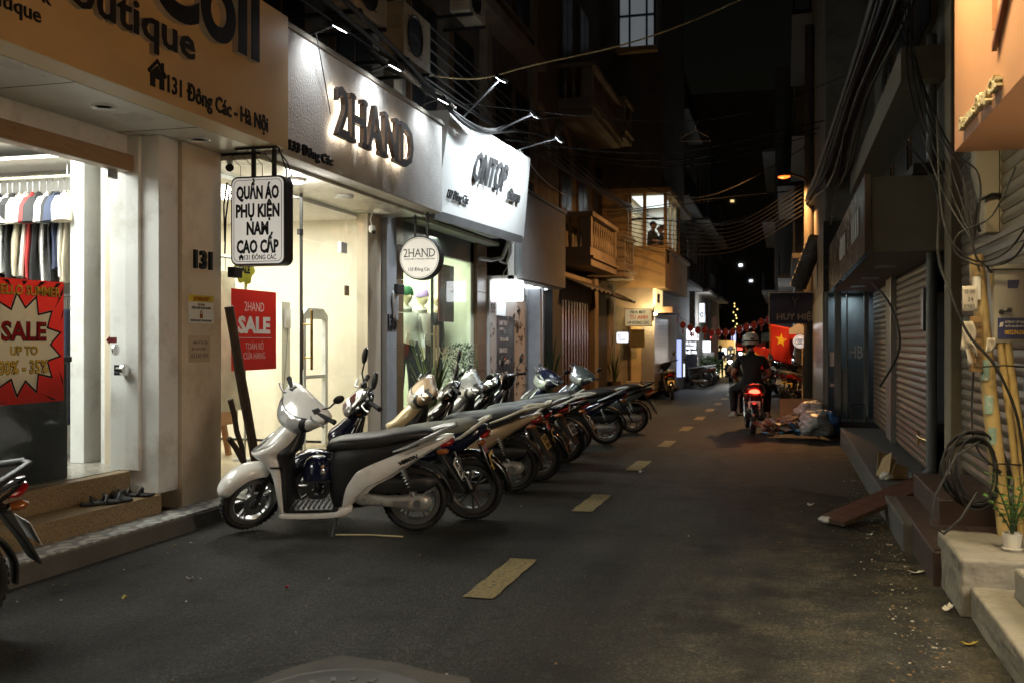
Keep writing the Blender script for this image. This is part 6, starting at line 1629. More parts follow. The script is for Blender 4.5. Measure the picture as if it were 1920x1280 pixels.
MB().box(.3, .34, 22.92, 22.96, 2.535, 3.3).build('bracket', M['steel_dark'], hh_)
flagm = pm('flag_red', (.48, .02, .01), .7, var=.1); star = pm('flag_yellow', (.75, .55, .03), .6)
def flag(label, x, y, z, w, h, seed, rz=0.0):
    t = thing('flag', label, 'flag', (x, y, z), 'red flags with a yellow star')
    ws = lambda u, v: .05 * math.sin(u * 7 + seed) * (.3 + u) + .03 * math.sin(v * 5 + u * 3)
    mb = MB(); mb.grid(lambda u, v: (x + w * u * (1 - .25 * v), y + ws(u, v), z - h * v - .15 * u * h), 16, 16)
    o = mb.build('cloth', flagm, t, smooth=60); m_ = o.modifiers.new('thick', 'SOLIDIFY'); m_.thickness = .003
    pts = [((.24 if k % 2 == 0 else .1) * math.sin(k * PI / 5), (.24 if k % 2 == 0 else .1) * math.cos(k * PI / 5)) for k in range(10)]
    mb = MB(); vs = []
    for a, b in pts + [(0, 0)]:
        u = .42 + a / w * h * .75; v = .38 - b * .8
        vs.append((x + w * u * (1 - .25 * v), y + ws(u, v) - .012, z - h * v - .15 * u * h))
    mb.add(vs, [(k, (k + 1) % 10, 10) for k in range(10)]); so_ = mb.build('star', star, o); so_.matrix_parent_inverse = Matrix()
    MB().tube([(x - .02, y + .03, z + .12), (x - .02, y + .03, z - h - .3)], .012, 6).build('pole', M['wood_bench'], t)
    return t
flag('large red flag with yellow star hanging below the navy sign', -.30, 24.6, 1.86, .62, .85, 1)
flag('smaller red flag with yellow star lower behind the large flag', -.95, 27.0, 1.35, .6, .6, 3)
so_ = thing('round_sign', 'round white sign with three overlapping smiling faces on a black wall', 'sign', (.36, 24.0, 1.45))
MB().lathe([(0, 0), (.15, 0), (.155, .06), (0, .06)], (.36, 24.0, 1.45), 'Y', 36).build('disc', em('disc_lit', (.95, .97, 1), .17), so_)
for k, x in enumerate((-.055, 0, .055)):
    q = MB(); q.tube([(.36 + x + .045 * math.cos(a * PI / 9), 23.995, 1.45 + .06 * math.sin(a * PI / 9)) for a in range(19)], .006, 5)
    for e in (-.015, .015): q.ell((.36 + x + e, 23.993, 1.465), .007, .004, .012, 8, 6)
    q.build('smiling_face', ink, so_)
MB().lathe([(.125, -.003), (.132, -.003)], (.36, 24.0, 1.45), 'Y', 36, caps=False).build('border_line', ink, so_)
# ------------------------------------------------------------------ motorbikes: local x forward, y to the rider's left
WR = .255
def wheel(root, name, c, wide, rim_mat, spoke=5, steer=None, disc=False):
    prof = [(.198 + .057 * (.5 + .5 * math.cos(a)) if True else 0, wide * math.sin(a) * (1 if math.cos(a) < .3 else .92)) for a in [2 * PI * k / 14 for k in range(14)]]
    tb = MB(); tb.lathe(prof, (0, 0, 0), 'Y', 40, closed=True)
    for k in range(40):                                   # tread blocks
        a = 2 * PI * k / 40
        for sg in (-1, 1):
            tb.obox((.2535 * math.cos(a + sg * .03), sg * wide * .36, .2535 * math.sin(a + sg * .03)), (.022, wide * .5, .006), 0, 0, PI / 2 - a if False else -a + PI / 2)
    w = tb.build(name, M['rubber'], root, smooth=True, local=True); w.location = c
    rb = MB(); rb.lathe([(.158, -.022), (.166, -.03), (.2, -.032), (.2, .032), (.166, .03), (.158, .022)], (0, 0, 0), 'Y', 40, closed=True)
    rb.lathe([(0, -.055), (.035, -.05), (.042, -.03), (.042, .03), (.035, .05), (0, .055)], (0, 0, 0), 'Y', 20)
    for k in range(spoke):
        a = 2 * PI * k / spoke + .3
        for da in (-.16, .16):
            rb.bar((.035 * math.cos(a), 0, .035 * math.sin(a)), (.163 * math.cos(a + da), 0, .163 * math.sin(a + da)), .016, .024, (0, 1, 0))
    rb.build('rim', rim_mat, w, smooth=True, local=True)
    if disc:
        MB().lathe([(.05, .058), (.098, .058), (.098, .062), (.05, .062)], (0, 0, 0), 'Y', 28, closed=True).build('brake_disc', M['alu'], w, local=True)
    return w

AX0, AXD = Vector((.30, 0, .84)), Vector((.46, 0, -.88)).normalized()
UPX = Matrix.Translation((-.09, 0, 0))
UP = ('headlight_bezel', 'headlight_cowl', 'headlight', 'grip', 'switch_box', 'brake_lever', 'indicator', 'mirror', 'handlebar', 'brake_cable')
def steer_matrix(deg):
    return Matrix.Translation(AX0) @ Matrix.Rotation(R(deg), 4, -AXD) @ Matrix.Translation(-AX0)

def mk_bike(name, style, paint, dark, seatm, railm, rimm, rack=False, mirrors=(1, -1), steer=0, plate=None, taillit=False, lens=None):
    r = thing(name, None, None)
    S = True
    def add(nm, mb, m, sm=True, bv=0, st=False):
        if not sc_ and nm in ('side_panel', 'seat', 'grab_rail', 'tail_lamp', 'mudguard', 'plate', 'rear_indicator'): mb.v = [(p[0] if p[0] > -.55 else -.55 + (p[0] + .55) * .62, p[1], p[2]) for p in mb.v]
        o = mb.build(nm, m, r, smooth=sm, bevel=bv, local=True)
        if st: o.matrix_basis = steer_matrix(steer) @ (UPX if nm in UP else Matrix())
        return o
    sc_ = style == 'scooter'
    # body panels
    ap = MB()
    if sc_:
        ap.loft([(.30, .878, .09, .085, -15, 2.2), (.325, .828, .135, .135, -18, 2.3), (.385, .745, .172, .165, -16, 2.3), (.44, .682, .186, .175, -8, 2.3), (.478, .632, .18, .135, 0, 2.5), (.435, .57, .177, .085, 0, 2.8), (.402, .48, .18, .052, 0, 3), (.387, .36, .182, .04, 0, 3), (.38, .24, .165, .032, 0, 3), (.375, .145, .13, .028, 0, 3)], 5, 28)
    else:
        ap.loft([(.28, .88, .06, .05, 0, 2.2), (.335, .80, .10, .10, 0, 2.3), (.42, .72, .15, .11, 0, 2.5), (.42, .62, .175, .08, 0, 2.8), (.385, .50, .18, .05, 0, 3), (.36, .38, .175, .035, 0, 3), (.345, .28, .15, .025, 0, 3)], 5, 28)
    add('front_panel', ap, paint)
    ip = MB()
    if sc_: ip.loft([(.23, .84, .08, .035, 0, 2.4), (.275, .74, .14, .06, 0, 2.6), (.33, .665, .186, .088, 0, 2.8), (.352, .60, .176, .05, 0, 3), (.345, .5, .176, .03, 0, 3), (.343, .35, .178, .025, 0, 3), (.345, .19, .15, .022, 0, 3)], 4, 24)
    else: ip.loft([(.25, .84, .06, .03, 0, 2.4), (.32, .66, .15, .05, 0, 2.6), (.33, .5, .17, .03, 0, 3), (.32, .3, .15, .02, 0, 3)], 4, 24)
    add('inner_panel', ip, dark)
    if sc_:
        add('lower_fairing', MB().loft([(.41, .135, .10, .012, 90, 2.6), (.385, .15, .145, .03, 90, 3), (.2, .152, .165, .03, 90, 3), (.0, .162, .165, .034, 90, 3), (-.09, .18, .16, .045, 90, 3), (-.17, .205, .13, .03, 90, 3)], 4, 22), paint)
        fl = add('floorboard', MB().loft([(.345, .192, .14, .018, 90, 4), (.1, .198, .15, .018, 90, 4), (-.06, .202, .15, .018, 90, 4)], 3, 22), dark)
        rg = MB()
        for k in range(9): rg.box(.30 - .04 * k, .285 - .04 * k, -.12, .12, .216, .221)
        rg.build('floor_ribs', M['rubber'], fl, local=True)
        sbm = MB().loft([(-.085, .17, .11, .02, 90, 2.8), (-.12, .31, .15, .13, 90, 3), (-.19, .395, .172, .15, 90, 3), (-.25, .437, .18, .147, 90, 3), (-.40, .51, .184, .122, 90, 3), (-.55, .586, .174, .092, 90, 3), (-.70, .66, .152, .062, 90, 3), (-.80, .704, .128, .044, 90, 2.8), (-.90, .748, .085, .03, 90, 2.6), (-.96, .772, .03, .012, 90, 2.4)], 6, 28)
        add('side_panel', sbm, paint)
        add('seat_box', MB().loft([(.012, .42, .07, .16, 90, 2.6), (-.03, .43, .12, .245, 90, 3), (-.12, .46, .153, .25, 90, 3), (-.22, .57, .165, .145, 90, 3), (-.45, .655, .155, .075, 90, 3), (-.70, .735, .12, .04, 90, 3)], 5, 24), dark)
        add('seat', MB().loft([(.035, .668, .05, .025, 90, 2.4), (.0, .688, .09, .045, 90, 2.5), (-.10, .708, .125, .056, 90, 2.6), (-.25, .722, .142, .058, 90, 2.7), (-.40, .740, .146, .06, 90, 2.7), (-.52, .770, .142, .052, 90, 2.7), (-.65, .790, .128, .043, 90, 2.6), (-.75, .793, .1, .034, 90, 2.5), (-.80, .79, .06, .018, 90, 2.4)], 6, 28), seatm)
    else:
        add('tunnel', MB().loft([(.34, .70, .07, .09, 60, 2.6), (.22, .58, .08, .08, 75, 2.6), (.08, .53, .085, .075, 90, 2.6), (-.06, .55, .095, .09, 100, 2.6), (-.16, .62, .1, .08, 100, 2.6)], 5, 22), paint)
        add('side_panel', MB().loft([(-.08, .58, .1, .09, 90, 2.6), (-.22, .59, .145, .125, 90, 2.8), (-.45, .63, .16, .115, 90, 2.8), (-.65, .685, .15, .09, 90, 2.8), (-.82, .735, .12, .06, 90, 2.6), (-.93, .765, .05, .025, 90, 2.4)], 6, 26), paint)
        add('seat', MB().loft([(-.06, .69, .06, .025, 90, 2.4), (-.12, .715, .11, .05, 90, 2.5), (-.3, .735, .145, .06, 90, 2.7), (-.42, .745, .15, .062, 90, 2.7), (-.52, .768, .15, .056, 90, 2.7), (-.70, .788, .135, .046, 90, 2.6), (-.82, .79, .07, .02, 90, 2.4)], 6, 26), seatm)
        eg = MB()
        eg.loft([(.02, .30, .11, .06, 90, 3), (-.05, .30, .125, .09, 90, 3), (-.2, .30, .125, .09, 90, 3), (-.27, .31, .1, .05, 90, 3)], 3, 20)
        for k in range(7): eg.box(.02 + .022 * k, .032 + .022 * k, -.07, .07, .29, .41)
        add('engine', eg, M['engine'], 35)
        sw = MB()
        for y in (-.09, .09): sw.bar((-.2, y, .31), (-.64, y, .258), .025, .045)
        sw.bar((-.2, .105, .34), (-.70, .105, .30), .03, .08)
        add('swingarm', sw, M['black_plastic'])
        fp = MB(); fp.tube([(-.02, -.28, .27), (-.02, .28, .27)], .014, 8); fp.tube([(-.02, .2, .27), (-.02, .3, .275)], .022, 8); fp.tube([(-.02, -.2, .27), (-.02, -.3, .275)], .022, 8)
        add('footpeg', fp, M['rubber'])
        add('rear_fender', MB().loft([(-.65 + .30 * math.cos(R(a)), .255 + .30 * math.sin(R(a)), w_, .03, a, 2.6) for a, w_ in ((60, .05), (90, .06), (120, .06), (145, .055), (165, .05), (182, .03))], 4, 16), dark)
    # tail
    gr = MB()
    if rack:
        for sg in (-1, 1):
            gr.tube([(-.48, sg * .155, .70), (-.66, sg * .152, .765), (-.80, sg * .13, .825), (-.98, sg * .075, .855)], [.014, .022, .022, .018], 10, flat=.7)
        gr.tube([(-.98, -.075, .855), (-1.03, 0, .86), (-.98, .075, .855)], .018, 10, flat=.7)
        for y in (-.05, 0, .05): gr.bar((-.80, y * 1.3, .828), (-1.0, y, .858), .012, .012)
        gr.bar((-.80, -.12, .825), (-.80, .12, .825), .03, .016); gr.bar((-.90, -.1, .842), (-.90, .1, .842), .014, .012)
    else:
        for sg in (-1, 1):
            gr.tube([(-.50, sg * .165, .675), (-.62, sg * .165, .715), (-.76, sg * .145, .775), (-.88, sg * .10, .825), (-.97, sg * .03, .85)], [.012, .03, .036, .032, .028], 12, flat=.5)
        gr.tube([(-.955, -.05, .845), (-.975, 0, .85), (-.955, .05, .845)], .02, 10, flat=.6)
    add('grab_rail', gr, railm)
    add('tail_lamp', MB().loft([(-.86, .705, .09, .02, 90, 2.5), (-.92, .715, .082, .03, 90, 2.5), (-.965, .735, .05, .02, 90, 2.5)], 4, 18), M['tail_on'] if taillit else M['red_lens'])
    fd = MB(); fd.prism([(-.80, .66), (-.86, .66), (-.99, .44), (-1.05, .33), (-1.03, .33), (-.95, .46)], (0, -.075, 0), XX, ZX, (0, .15, 0))
    add('mudguard', fd, dark, 30, .006)
    pl = MB(); pl.obox((-.995, 0, .50), (.004, .19, .14), 0, 0, R(28))
    po_ = add('plate', pl, plate or M['plate_white'], False)
    um = Matrix.Translation((-.998 if sc_ else -.55 - .448 * .62 - .002, 0, .50)) @ Matrix.Rotation(R(28), 4, 'Y')
    a_ = text('29-X5', um @ Vector((-.002, 0, .012)), (0, -1, 0), um.to_3x3() @ Vector((0, 0, 1)), h=.045, w=.14, ext=.001, bold=.02, mat=ink, parent=po_, local=True)
    a_ = text('428.16', um @ Vector((-.002, 0, -.052)), (0, -1, 0), um.to_3x3() @ Vector((0, 0, 1)), h=.045, w=.16, ext=.001, bold=.02, mat=ink, parent=po_, local=True)
    for sg in (-1, 1):
        add('rear_indicator', MB().loft([(-.84, .665, .03, .018, 90, 2.4, sg * .13), (-.90, .672, .035, .022, 90, 2.4, sg * .135), (-.93, .675, .015, .01, 90, 2.4, sg * .13)], 3, 14), M['amber_lens'])
    # running gear
    wheel(r, 'rear_wheel', (-.65, 0, WR), .046, rimm, 5 if sc_ else 6)
    if sc_:
        eg = MB().loft([(-.19, .295, .03, .03, 90, 2.4, .10), (-.25, .29, .05, .055, 90, 2.6, .105), (-.42, .272, .05, .042, 90, 2.8, .11), (-.56, .262, .052, .052, 90, 2.8, .11), (-.66, .258, .05, .07, 90, 2.6, .11), (-.75, .26, .045, .055, 90, 2.4, .105), (-.79, .262, .02, .02, 90, 2.2, .10)], 5, 22)
        e_ = add('engine_case', eg, M['engine'], 40)
        q = MB()
        for k in range(6): q.box(-.60 + .022 * k, -.61 + .022 * k, .157, .166, .235, .285)
        q.lathe([(0, .163), (.03, .163), (.034, .155)], (-.68, 0, .26), 'Y', 18); q.build('case_fins', M['alu'], e_, local=True)
        add('air_box', MB().loft([(-.30, .37, .035, .03, 90, 2.6, .11), (-.38, .39, .05, .055, 90, 3, .115), (-.62, .405, .05, .06, 90, 3, .115), (-.76, .415, .045, .05, 90, 3, .11), (-.82, .42, .02, .03, 90, 2.4, .1)], 4, 20), dark)
        add('engine_block', MB().loft([(-.08, .28, .08, .06, 90, 3), (-.14, .29, .1, .1, 90, 3), (-.3, .31, .1, .1, 90, 3), (-.42, .34, .08, .06, 90, 3)], 3, 18), M['exhaust'], 35)
        add('rear_fender', MB().loft([(-.65 + .295 * math.cos(R(a)), .255 + .295 * math.sin(R(a)), w_, .015, a, 2.6) for a, w_ in ((70, .04), (100, .05), (130, .055), (160, .05), (185, .03))], 4, 16), dark)
        st = MB(); st.bar((-.05, .11, .17), (-.03, .24, .012), .02, .02); st.obox((-.02, .25, .008), (.07, .03, .012)); add('side_stand', st, M['steel_dark'])
    else:
        st = MB(); st.bar((-.10, .11, .25), (-.06, .27, .012), .02, .02); st.obox((-.05, .28, .008), (.07, .03, .012)); add('side_stand', st, M['steel_dark'])
    ex = MB().loft([(-.10, .24, .018, .018, 90, 2, -.12), (-.32, .225, .02, .02, 90, 2, -.135), (-.42, .25, .04, .042, 90, 2.2, -.15), (-.60, .285, .05, .052, 90, 2.2, -.155), (-.84, .33, .05, .052, 90, 2.2, -.155), (-.90, .342, .04, .042, 90, 2.2, -.155)], 4, 18)
    e_ = add('exhaust', ex, M['exhaust'], 40)
    MB().loft([(-.44, .272, .052, .05, 90, 2.4, -.162), (-.62, .305, .058, .05, 90, 2.4, -.166), (-.78, .335, .05, .045, 90, 2.4, -.164)], 3, 16).build('heat_shield', M['chrome'], e_, True, local=True)
    for sg in ((1, -1) if not sc_ else (1,)):
        a, b = Vector((-.54, sg * .15, .60)), Vector((-.66, sg * .13, .29))
        sh = MB(); n = 64
        ax = (b - a).normalized(); u_ = ax.cross(Vector((0, 1, 0))).normalized(); v_ = ax.cross(u_)
        sh.tube([a.lerp(b, .1 + .62 * k / n) + u_ * (.026 * math.cos(k * .75)) + v_ * (.026 * math.sin(k * .75)) for k in range(n + 1)], .0052, 5)
        sh.tube([a, b], .013, 8); sh.tube([a.lerp(b, .7), b], .02, 10)
        add('shock_absorber', sh, M['chrome'] if not sc_ else M['alu'])
    # steered group
    wf = wheel(r, 'front_wheel', (0, 0, 0), .038, rimm, 5 if sc_ else 6, disc=True)
    wf.matrix_basis = steer_matrix(steer) @ Matrix.Translation((.645, 0, WR))
    fk = MB()
    for y in (-.07, .07):
        fk.tube([(.645, y, WR), (.57, y * .98, .42), (.44, y * .9, .64), (.36, y * .8, .78)], [.021, .022, .018, .018], 10)
    fk.cyl((.645, -.085, WR), (.645, .085, WR), .012, 10)
    add('fork', fk, M['black_plastic'], True, 0, True)
    add('front_fender', MB().loft([(.645 + rr * math.cos(R(a)), .255 + rr * math.sin(R(a)), w_, h_, a, 2.5) for a, rr, w_, h_ in ((26, .268, .03, .03), (34, .276, .062, .05), (52, .28, .082, .058), (75, .28, .086, .058), (98, .277, .084, .055), (116, .275, .076, .05), (130, .273, .06, .036))], 5, 24), paint if sc_ else paint, True, 0, True)
    cw = MB()
    COWL = [(0, .335, .955, .165, .092, -36, 2.4), (.08, .332, .957, .162, .09, -36, 2.4), (.15, .318, .966, .145, .08, -33, 2.3), (.215, .292, .985, .112, .062, -28, 2.2), (.27, .268, 1.006, .072, .042, -20, 2.1), (.305, .258, 1.022, .03, .02, -12, 2)]
    if sc_: cw.lofty(COWL, 5, 32)
    else: cw.loft([(.36, .85, .06, .05, 0, 2.2), (.375, .885, .13, .10, -8, 2.5), (.368, .94, .18, .115, -12, 2.5), (.34, .995, .195, .105, -14, 2.5), (.315, 1.035, .155, .08, -12, 2.4), (.295, 1.06, .06, .03, 0, 2.2)], 5, 28)
    cwo = add('headlight_cowl', cw, paint if sc_ else dark, True, 0, True)
    ln = MB()
    if sc_:
        ln.lofty([COWL[0], COWL[1], (.135, .322, .963, .149, .083, -34, 2.3), (.18, .31, .971, .125, .068, -31, 2.3), (.198, .302, .977, .116, .05, -29, 2.2)], 6, 48, (.42, -.97, .97), 1.03)
        add('headlight_bezel', MB().lofty([COWL[0], COWL[1], (.14, .32, .965, .147, .0815, -34, 2.3), (.19, .305, .975, .124, .07, -31, 2.3), (.212, .297, .982, .113, .055, -28, 2.2)], 6, 48, (.36, -.99, .99), 1.015), M['black_plastic'], True, 0, True)
    else: ln.loft([(.425, .866, .06, .05, -6, 2.4), (.43, .90, .12, .068, -8, 2.6), (.424, .945, .145, .072, -12, 2.6), (.405, .985, .11, .055, -12, 2.4)], 5, 24)
    add('headlight', ln, lens or M['lens'], True, 0, True)
    for sg in (-1, 1):
        g = MB(); g.tube([(.30, sg * .19, 1.035), (.275, sg * .27, 1.04), (.245, sg * .365, 1.04)], [.017, .0185, .0185], 12); g.tube([(.243, sg * .365, 1.04), (.238, sg * .385, 1.04)], .021, 12)
        add('grip', g, M['rubber'], True, 0, True)
        g = MB(); g.loft([(.32, 1.03, .035, .028, 90, 3, sg * .185), (.27, 1.04, .035, .03, 90, 3, sg * .19)], 2, 14); add('switch_box', g, M['black_plastic'], True, 0, True)
        g = MB(); g.tube([(.33, sg * .18, 1.025), (.36, sg * .23, 1.022), (.345, sg * .31, 1.015), (.325, sg * .375, 1.02)], [.008, .008, .007, .009], 8); add('brake_lever', g, M['alu'], True, 0, True)
        add('indicator', MB().loft([(.36, .935, .02, .012, 90, 2.4, sg * .168), (.40, .93, .022, .02, 90, 2.4, sg * .15), (.43, .925, .012, .012, 90, 2.4, sg * .135)], 3, 12), M['amber_lens'], True, 0, True)
        if sg in mirrors:
            g = MB(); g.tube([(.29, sg * .20, 1.05), (.30, sg * .23, 1.13), (.27, sg * .29, 1.20)], .007, 8)
            rm = Matrix.Rotation(R(-12), 3, 'Y')
            g.ell((.262, sg * .315, 1.255), .022, .052, .075, 16, 10, rm)
            mo_ = add('mirror', g, M['black_plastic'], True, 0, True)
            q = MB(); q.ell((.248, sg * .315, 1.255), .012, .044, .066, 16, 8, rm); q.build('mirror_glass', M['chrome'], mo_, True, local=True)
    hb = MB(); hb.tube([(.30, -.2, 1.035), (.32, 0, 1.0), (.30, .2, 1.035)], .014, 8); hb.tube([(.33, 0, 1.0), (.41, 0, .78)], .022, 10); add('handlebar', hb, M['steel_dark'], True, 0, True)
    bc = MB()
    for sg in (-1, 1): bc.tube([(.31, sg * .17, 1.03), (.38, sg * .12, .98), (.36, sg * .06, .86), (.40, sg * .05, .72)], .004, 5)
    add('brake_cable', bc, M['cable'], True, 0, True)
    return r

def em_tail():
    return em('tail_on', (1, .04, .02), 6, (.5, .02, .02))
M['tail_on'] = em_tail()
def place(r, rear, head, label, lean=-7.0, group='motorbikes parked along the lit shops', cat='motorbike', s=1.0):
    """rear: ground point under the rear axle; head: heading vector"""
    yaw = math.atan2(head[1], head[0])
    r.rotation_mode = 'XYZ'
    r.rotation_euler = (R(lean), 0, yaw)
    f = Vector((math.cos(yaw), math.sin(yaw), 0))
    p = Vector((rear[0], rear[1], zr(rear[1]))) + f * .65 * s
    r.location = p; r.scale = (s, s, s)
    return tag(r, label, cat, group)
P = M
rimd = pm('rim_grey', (.2, .2, .2), .35, metal=.8); rims = pm('rim_silver', (.5, .5, .5), .3, metal=.9, var=.1)
paints = {'cream': pm('paint_cream', (.62, .50, .28), .18, coat=.8, var=.06), 'gold': pm('paint_gold', (.52, .37, .22), .22, metal=.2, coat=.8, var=.06), 'navy': pm('paint_navy', (.01, .012, .035), .14, coat=1, var=.05),
          'black': pm('paint_black', (.009, .009, .01), .14, coat=1, var=.05), 'grey': pm('paint_grey', (.07, .085, .08), .2, coat=.8, var=.05), 'red': pm('paint_red', (.22, .01, .008), .18, coat=1), 'silver': pm('paint_silver', (.4, .41, .41), .25, metal=.4, coat=.7)}
seat_blue = pm('seat_bluegrey', (.09, .10, .115), .42, bump=.1, bscale=250)
seat_grey = pm('seat_greygreen', (.16, .165, .13), .5, bump=.1, bscale=250)

# nearest white scooter
b = mk_bike('scooter', 'scooter', M['paint_white'], M['black_plastic'], M['seat_vinyl'], pm('rail_silver', (.42, .42, .42), .3, metal=.5), rims, mirrors=(), steer=43)
place(b, (-2.74, 7.21), (-1.25, -.34), 'dusty white scooter with black seat and silver grab rail, nearest the camera', -7.5, s=.97)
WHITE = b
sp_ = [o for o in COL.objects if o.parent == b and o.name.startswith('side_panel')][0]
text('VISION', (-.60, .1838, .615), (-.955, 0, .30) if False else (1, 0, -.42), (.42, 0, 1), h=.03, w=.17, ext=.003, bold=.02, name='badge', mat=ink, parent=sp_, local=True, shear=.25) if False else None
bd_ = text('VISION', (-.62, .172, .60), (-1, .06, .44), (.44, 0, 1), h=.03, w=.16, ext=.012, bold=.02, name='badge', mat=ink, parent=sp_, local=True, shear=.2)
fp_ = [o for o in COL.objects if o.parent == b and o.name.startswith('front_panel')][0]
text('HONDA', (.40, .176, .545), (-1, 0, 0), (0, 0, 1), h=.013, w=.09, ext=.012, bold=.03, name='badge', mat=ink, parent=fp_, local=True)
nl = MB()
for sg in (-1, 1): nl.tube([(.60, sg * .085, .655), (.575, sg * .125, .685), (.52, sg * .155, .725), (.45, sg * .168, .785)], [.005, .014, .016, .003], 8, flat=.6)
nl.build('position_lamp', M['lens'], b, True, local=True)
mr_ = MB(); mr_.tube([(.27, .19, 1.05), (.20, .23, 1.08), (.16, .25, 1.13)], .008, 8); mr_.ell((.14, .26, 1.15), .05, .02, .035, 14, 8)
o = mr_.build('mirror', M['black_plastic'], b, True, local=True); o.matrix_basis = steer_matrix(43) @ UPX
sm_ = MB()
for sg in (-1, 1):
    sm_.tube([(-.20, sg * .1735, .30), (-.30, sg * .181, .40), (-.45, sg * .183, .475), (-.62, sg * .166, .575), (-.80, sg * .128, .69)], .0022, 5)
    sm_.tube([(-.60, sg * .1665, .655), (-.75, sg * .142, .715), (-.90, sg * .087, .765)], .002, 5)
sm_.build('panel_seam', M['black_plastic'], b, True, local=True)
q = MB(); q.tube([(-.09, .10, .70), (-.4, .147, .69), (-.66, .128, .755)], .003, 5); q.tube([(-.09, -.10, .70), (-.4, -.147, .69), (-.66, -.128, .755)], .003, 5); q.build('seat_piping', M['rubber'], b, True, local=True)
# dark helmet on the hook
he = thing('helmet', 'dark navy helmet hanging in the footwell of the white scooter', 'helmet', (-3.42, 6.92, .46))
q = MB(); q.lathe([(.0, .12), (.05, .112), (.09, .085), (.115, .03), (.12, -.03), (.112, -.08), (.1, -.08), (.1, -.03), (0, .09)], (-3.42, 6.93, .47), 'Z', 30); q.build('shell', paints['navy'], he, smooth=True)
q = MB(); q.lathe([(.113, -.085), (.122, -.08), (.122, -.07), (.115, -.066)], (-3.42, 6.93, .47), 'Z', 30); q.build('rim_trim', M['rubber'], he, smooth=True)
q = MB(); q.tube([(-3.42, 6.83, .42), (-3.42, 6.9, .34), (-3.42, 7.02, .42)], .006, 6); q.build('strap', M['rubber'], he)
# underbone beside it
u = mk_bike('motorbike', 'underbone', paints['navy'], paints['black'], seat_grey, pm('rail_cream2', (.5, .48, .4), .4), rimd, mirrors=(1, -1), steer=24, plate=M['plate_yellow'])
place(u, (-2.46, 7.78), (-1.06, -.16), 'navy underbone bike with raised mirror and yellow plate behind the white scooter')
# cream scooter with rack
c3 = mk_bike('scooter', 'scooter', paints['cream'], M['black_plastic'], seat_blue, pm('rail_pale', (.5, .47, .36), .4), rimd, rack=True, mirrors=(), steer=24, plate=M['plate_yellow'])
place(c3, (-2.55, 9.38), (-1, -.02), 'cream scooter with gold rear panels and pale luggage rack', -7)
for o in COL.objects:
    if o.parent == c3 and o.name.split('.')[0] in ('side_panel', 'lower_fairing', 'headlight_cowl'):
        o.material_slots[0].link = 'OBJECT'; o.material_slots[0].material = paints['gold']
MB().box(.32, .36, -.1, .1, .3, .55)
# further bikes as copies
def cp(src, rear, head, label, mats=None, lean=-7, steer=None, group='motorbikes parked along the lit shops', skip=(), s=1.0):
    KIDS.clear()
    for q in COL.objects:
        if q.parent: KIDS.setdefault(q.parent, []).append(q)
    c = copy_tree(src, mats, None, skip)
    place(c, rear, head, label, lean, group, 'motorbike', s)
    if steer is not None:
        for o in COL.objects:
            if o.parent == c and o.name.split('.')[0] in ('front_wheel', 'fork', 'front_fender', 'headlight_bezel', 'headlight_cowl', 'headlight', 'grip', 'switch_box', 'brake_lever', 'indicator', 'mirror', 'handlebar', 'brake_cable'):
                m_ = steer_matrix(steer)
                if o.name.startswith('front_wheel'): m_ = m_ @ Matrix.Translation((.645, 0, WR))
                if o.name.split('.')[0] in UP: m_ = m_ @ UPX
                o.matrix_basis = m_
    return c
bk, nv, gy, sv = paints['black'], paints['navy'], paints['grey'], paints['silver']
cp(u, (-2.50, 10.2), (-1, -.12), 'black underbone bike with chrome headlamp next to the cream scooter', {'paint_navy': bk, 'seat_greygreen': seat_blue}, -9, steer=10)
cp(WHITE, (-2.62, 11.0), (-1, .10), 'dark scooter with blue-grey seat and pale silver headlight cowl', {'paint_white': bk, 'seat_vinyl': seat_blue}, -5, steer=38, skip=('badge',))
for o in COL.objects:
    if o.parent and o.parent.get('label', '').startswith('dark scooter with blue-grey') and o.name.split('.')[0] in ('headlight_cowl', 'front_panel'): o.material_slots[0].link = 'OBJECT'; o.material_slots[0].material = sv
cp(c3, (-2.60, 11.95), (-1, -.16), 'dark scooter with pale luggage rack half hidden in the middle of the row', {'paint_cream': bk, 'paint_gold': bk, 'seat_bluegrey': seat_grey, 'rail_pale': M['pale_rail']}, -8, steer=5)
cp(u, (-2.72, 13.1), (-1, .02), 'blue-black underbone bike just before the navy scooter', {'seat_greygreen': M['seat_vinyl']}, -6, steer=-8)
cp(WHITE, (-2.53, 14.5), (-1, -.3), 'glossy navy scooter with silver grab rail near the end of the row', {'paint_white': nv}, steer=28, skip=('badge',))
cp(WHITE, (-2.45, 16.7), (-1, -.28), 'dark grey scooter farthest along the lit row', {'paint_white': gy, 'rail_silver': bk}, steer=30, skip=('badge',))
nl_ = cp(WHITE, (-3.92, 3.96), (-.45, -.9), 'black scooter cut off by the left edge of the picture, nearest of all', {'paint_white': bk, 'rail_silver': M['black_plastic']}, steer=0, group='motorbikes near the tan fascia shop', skip=('badge',))

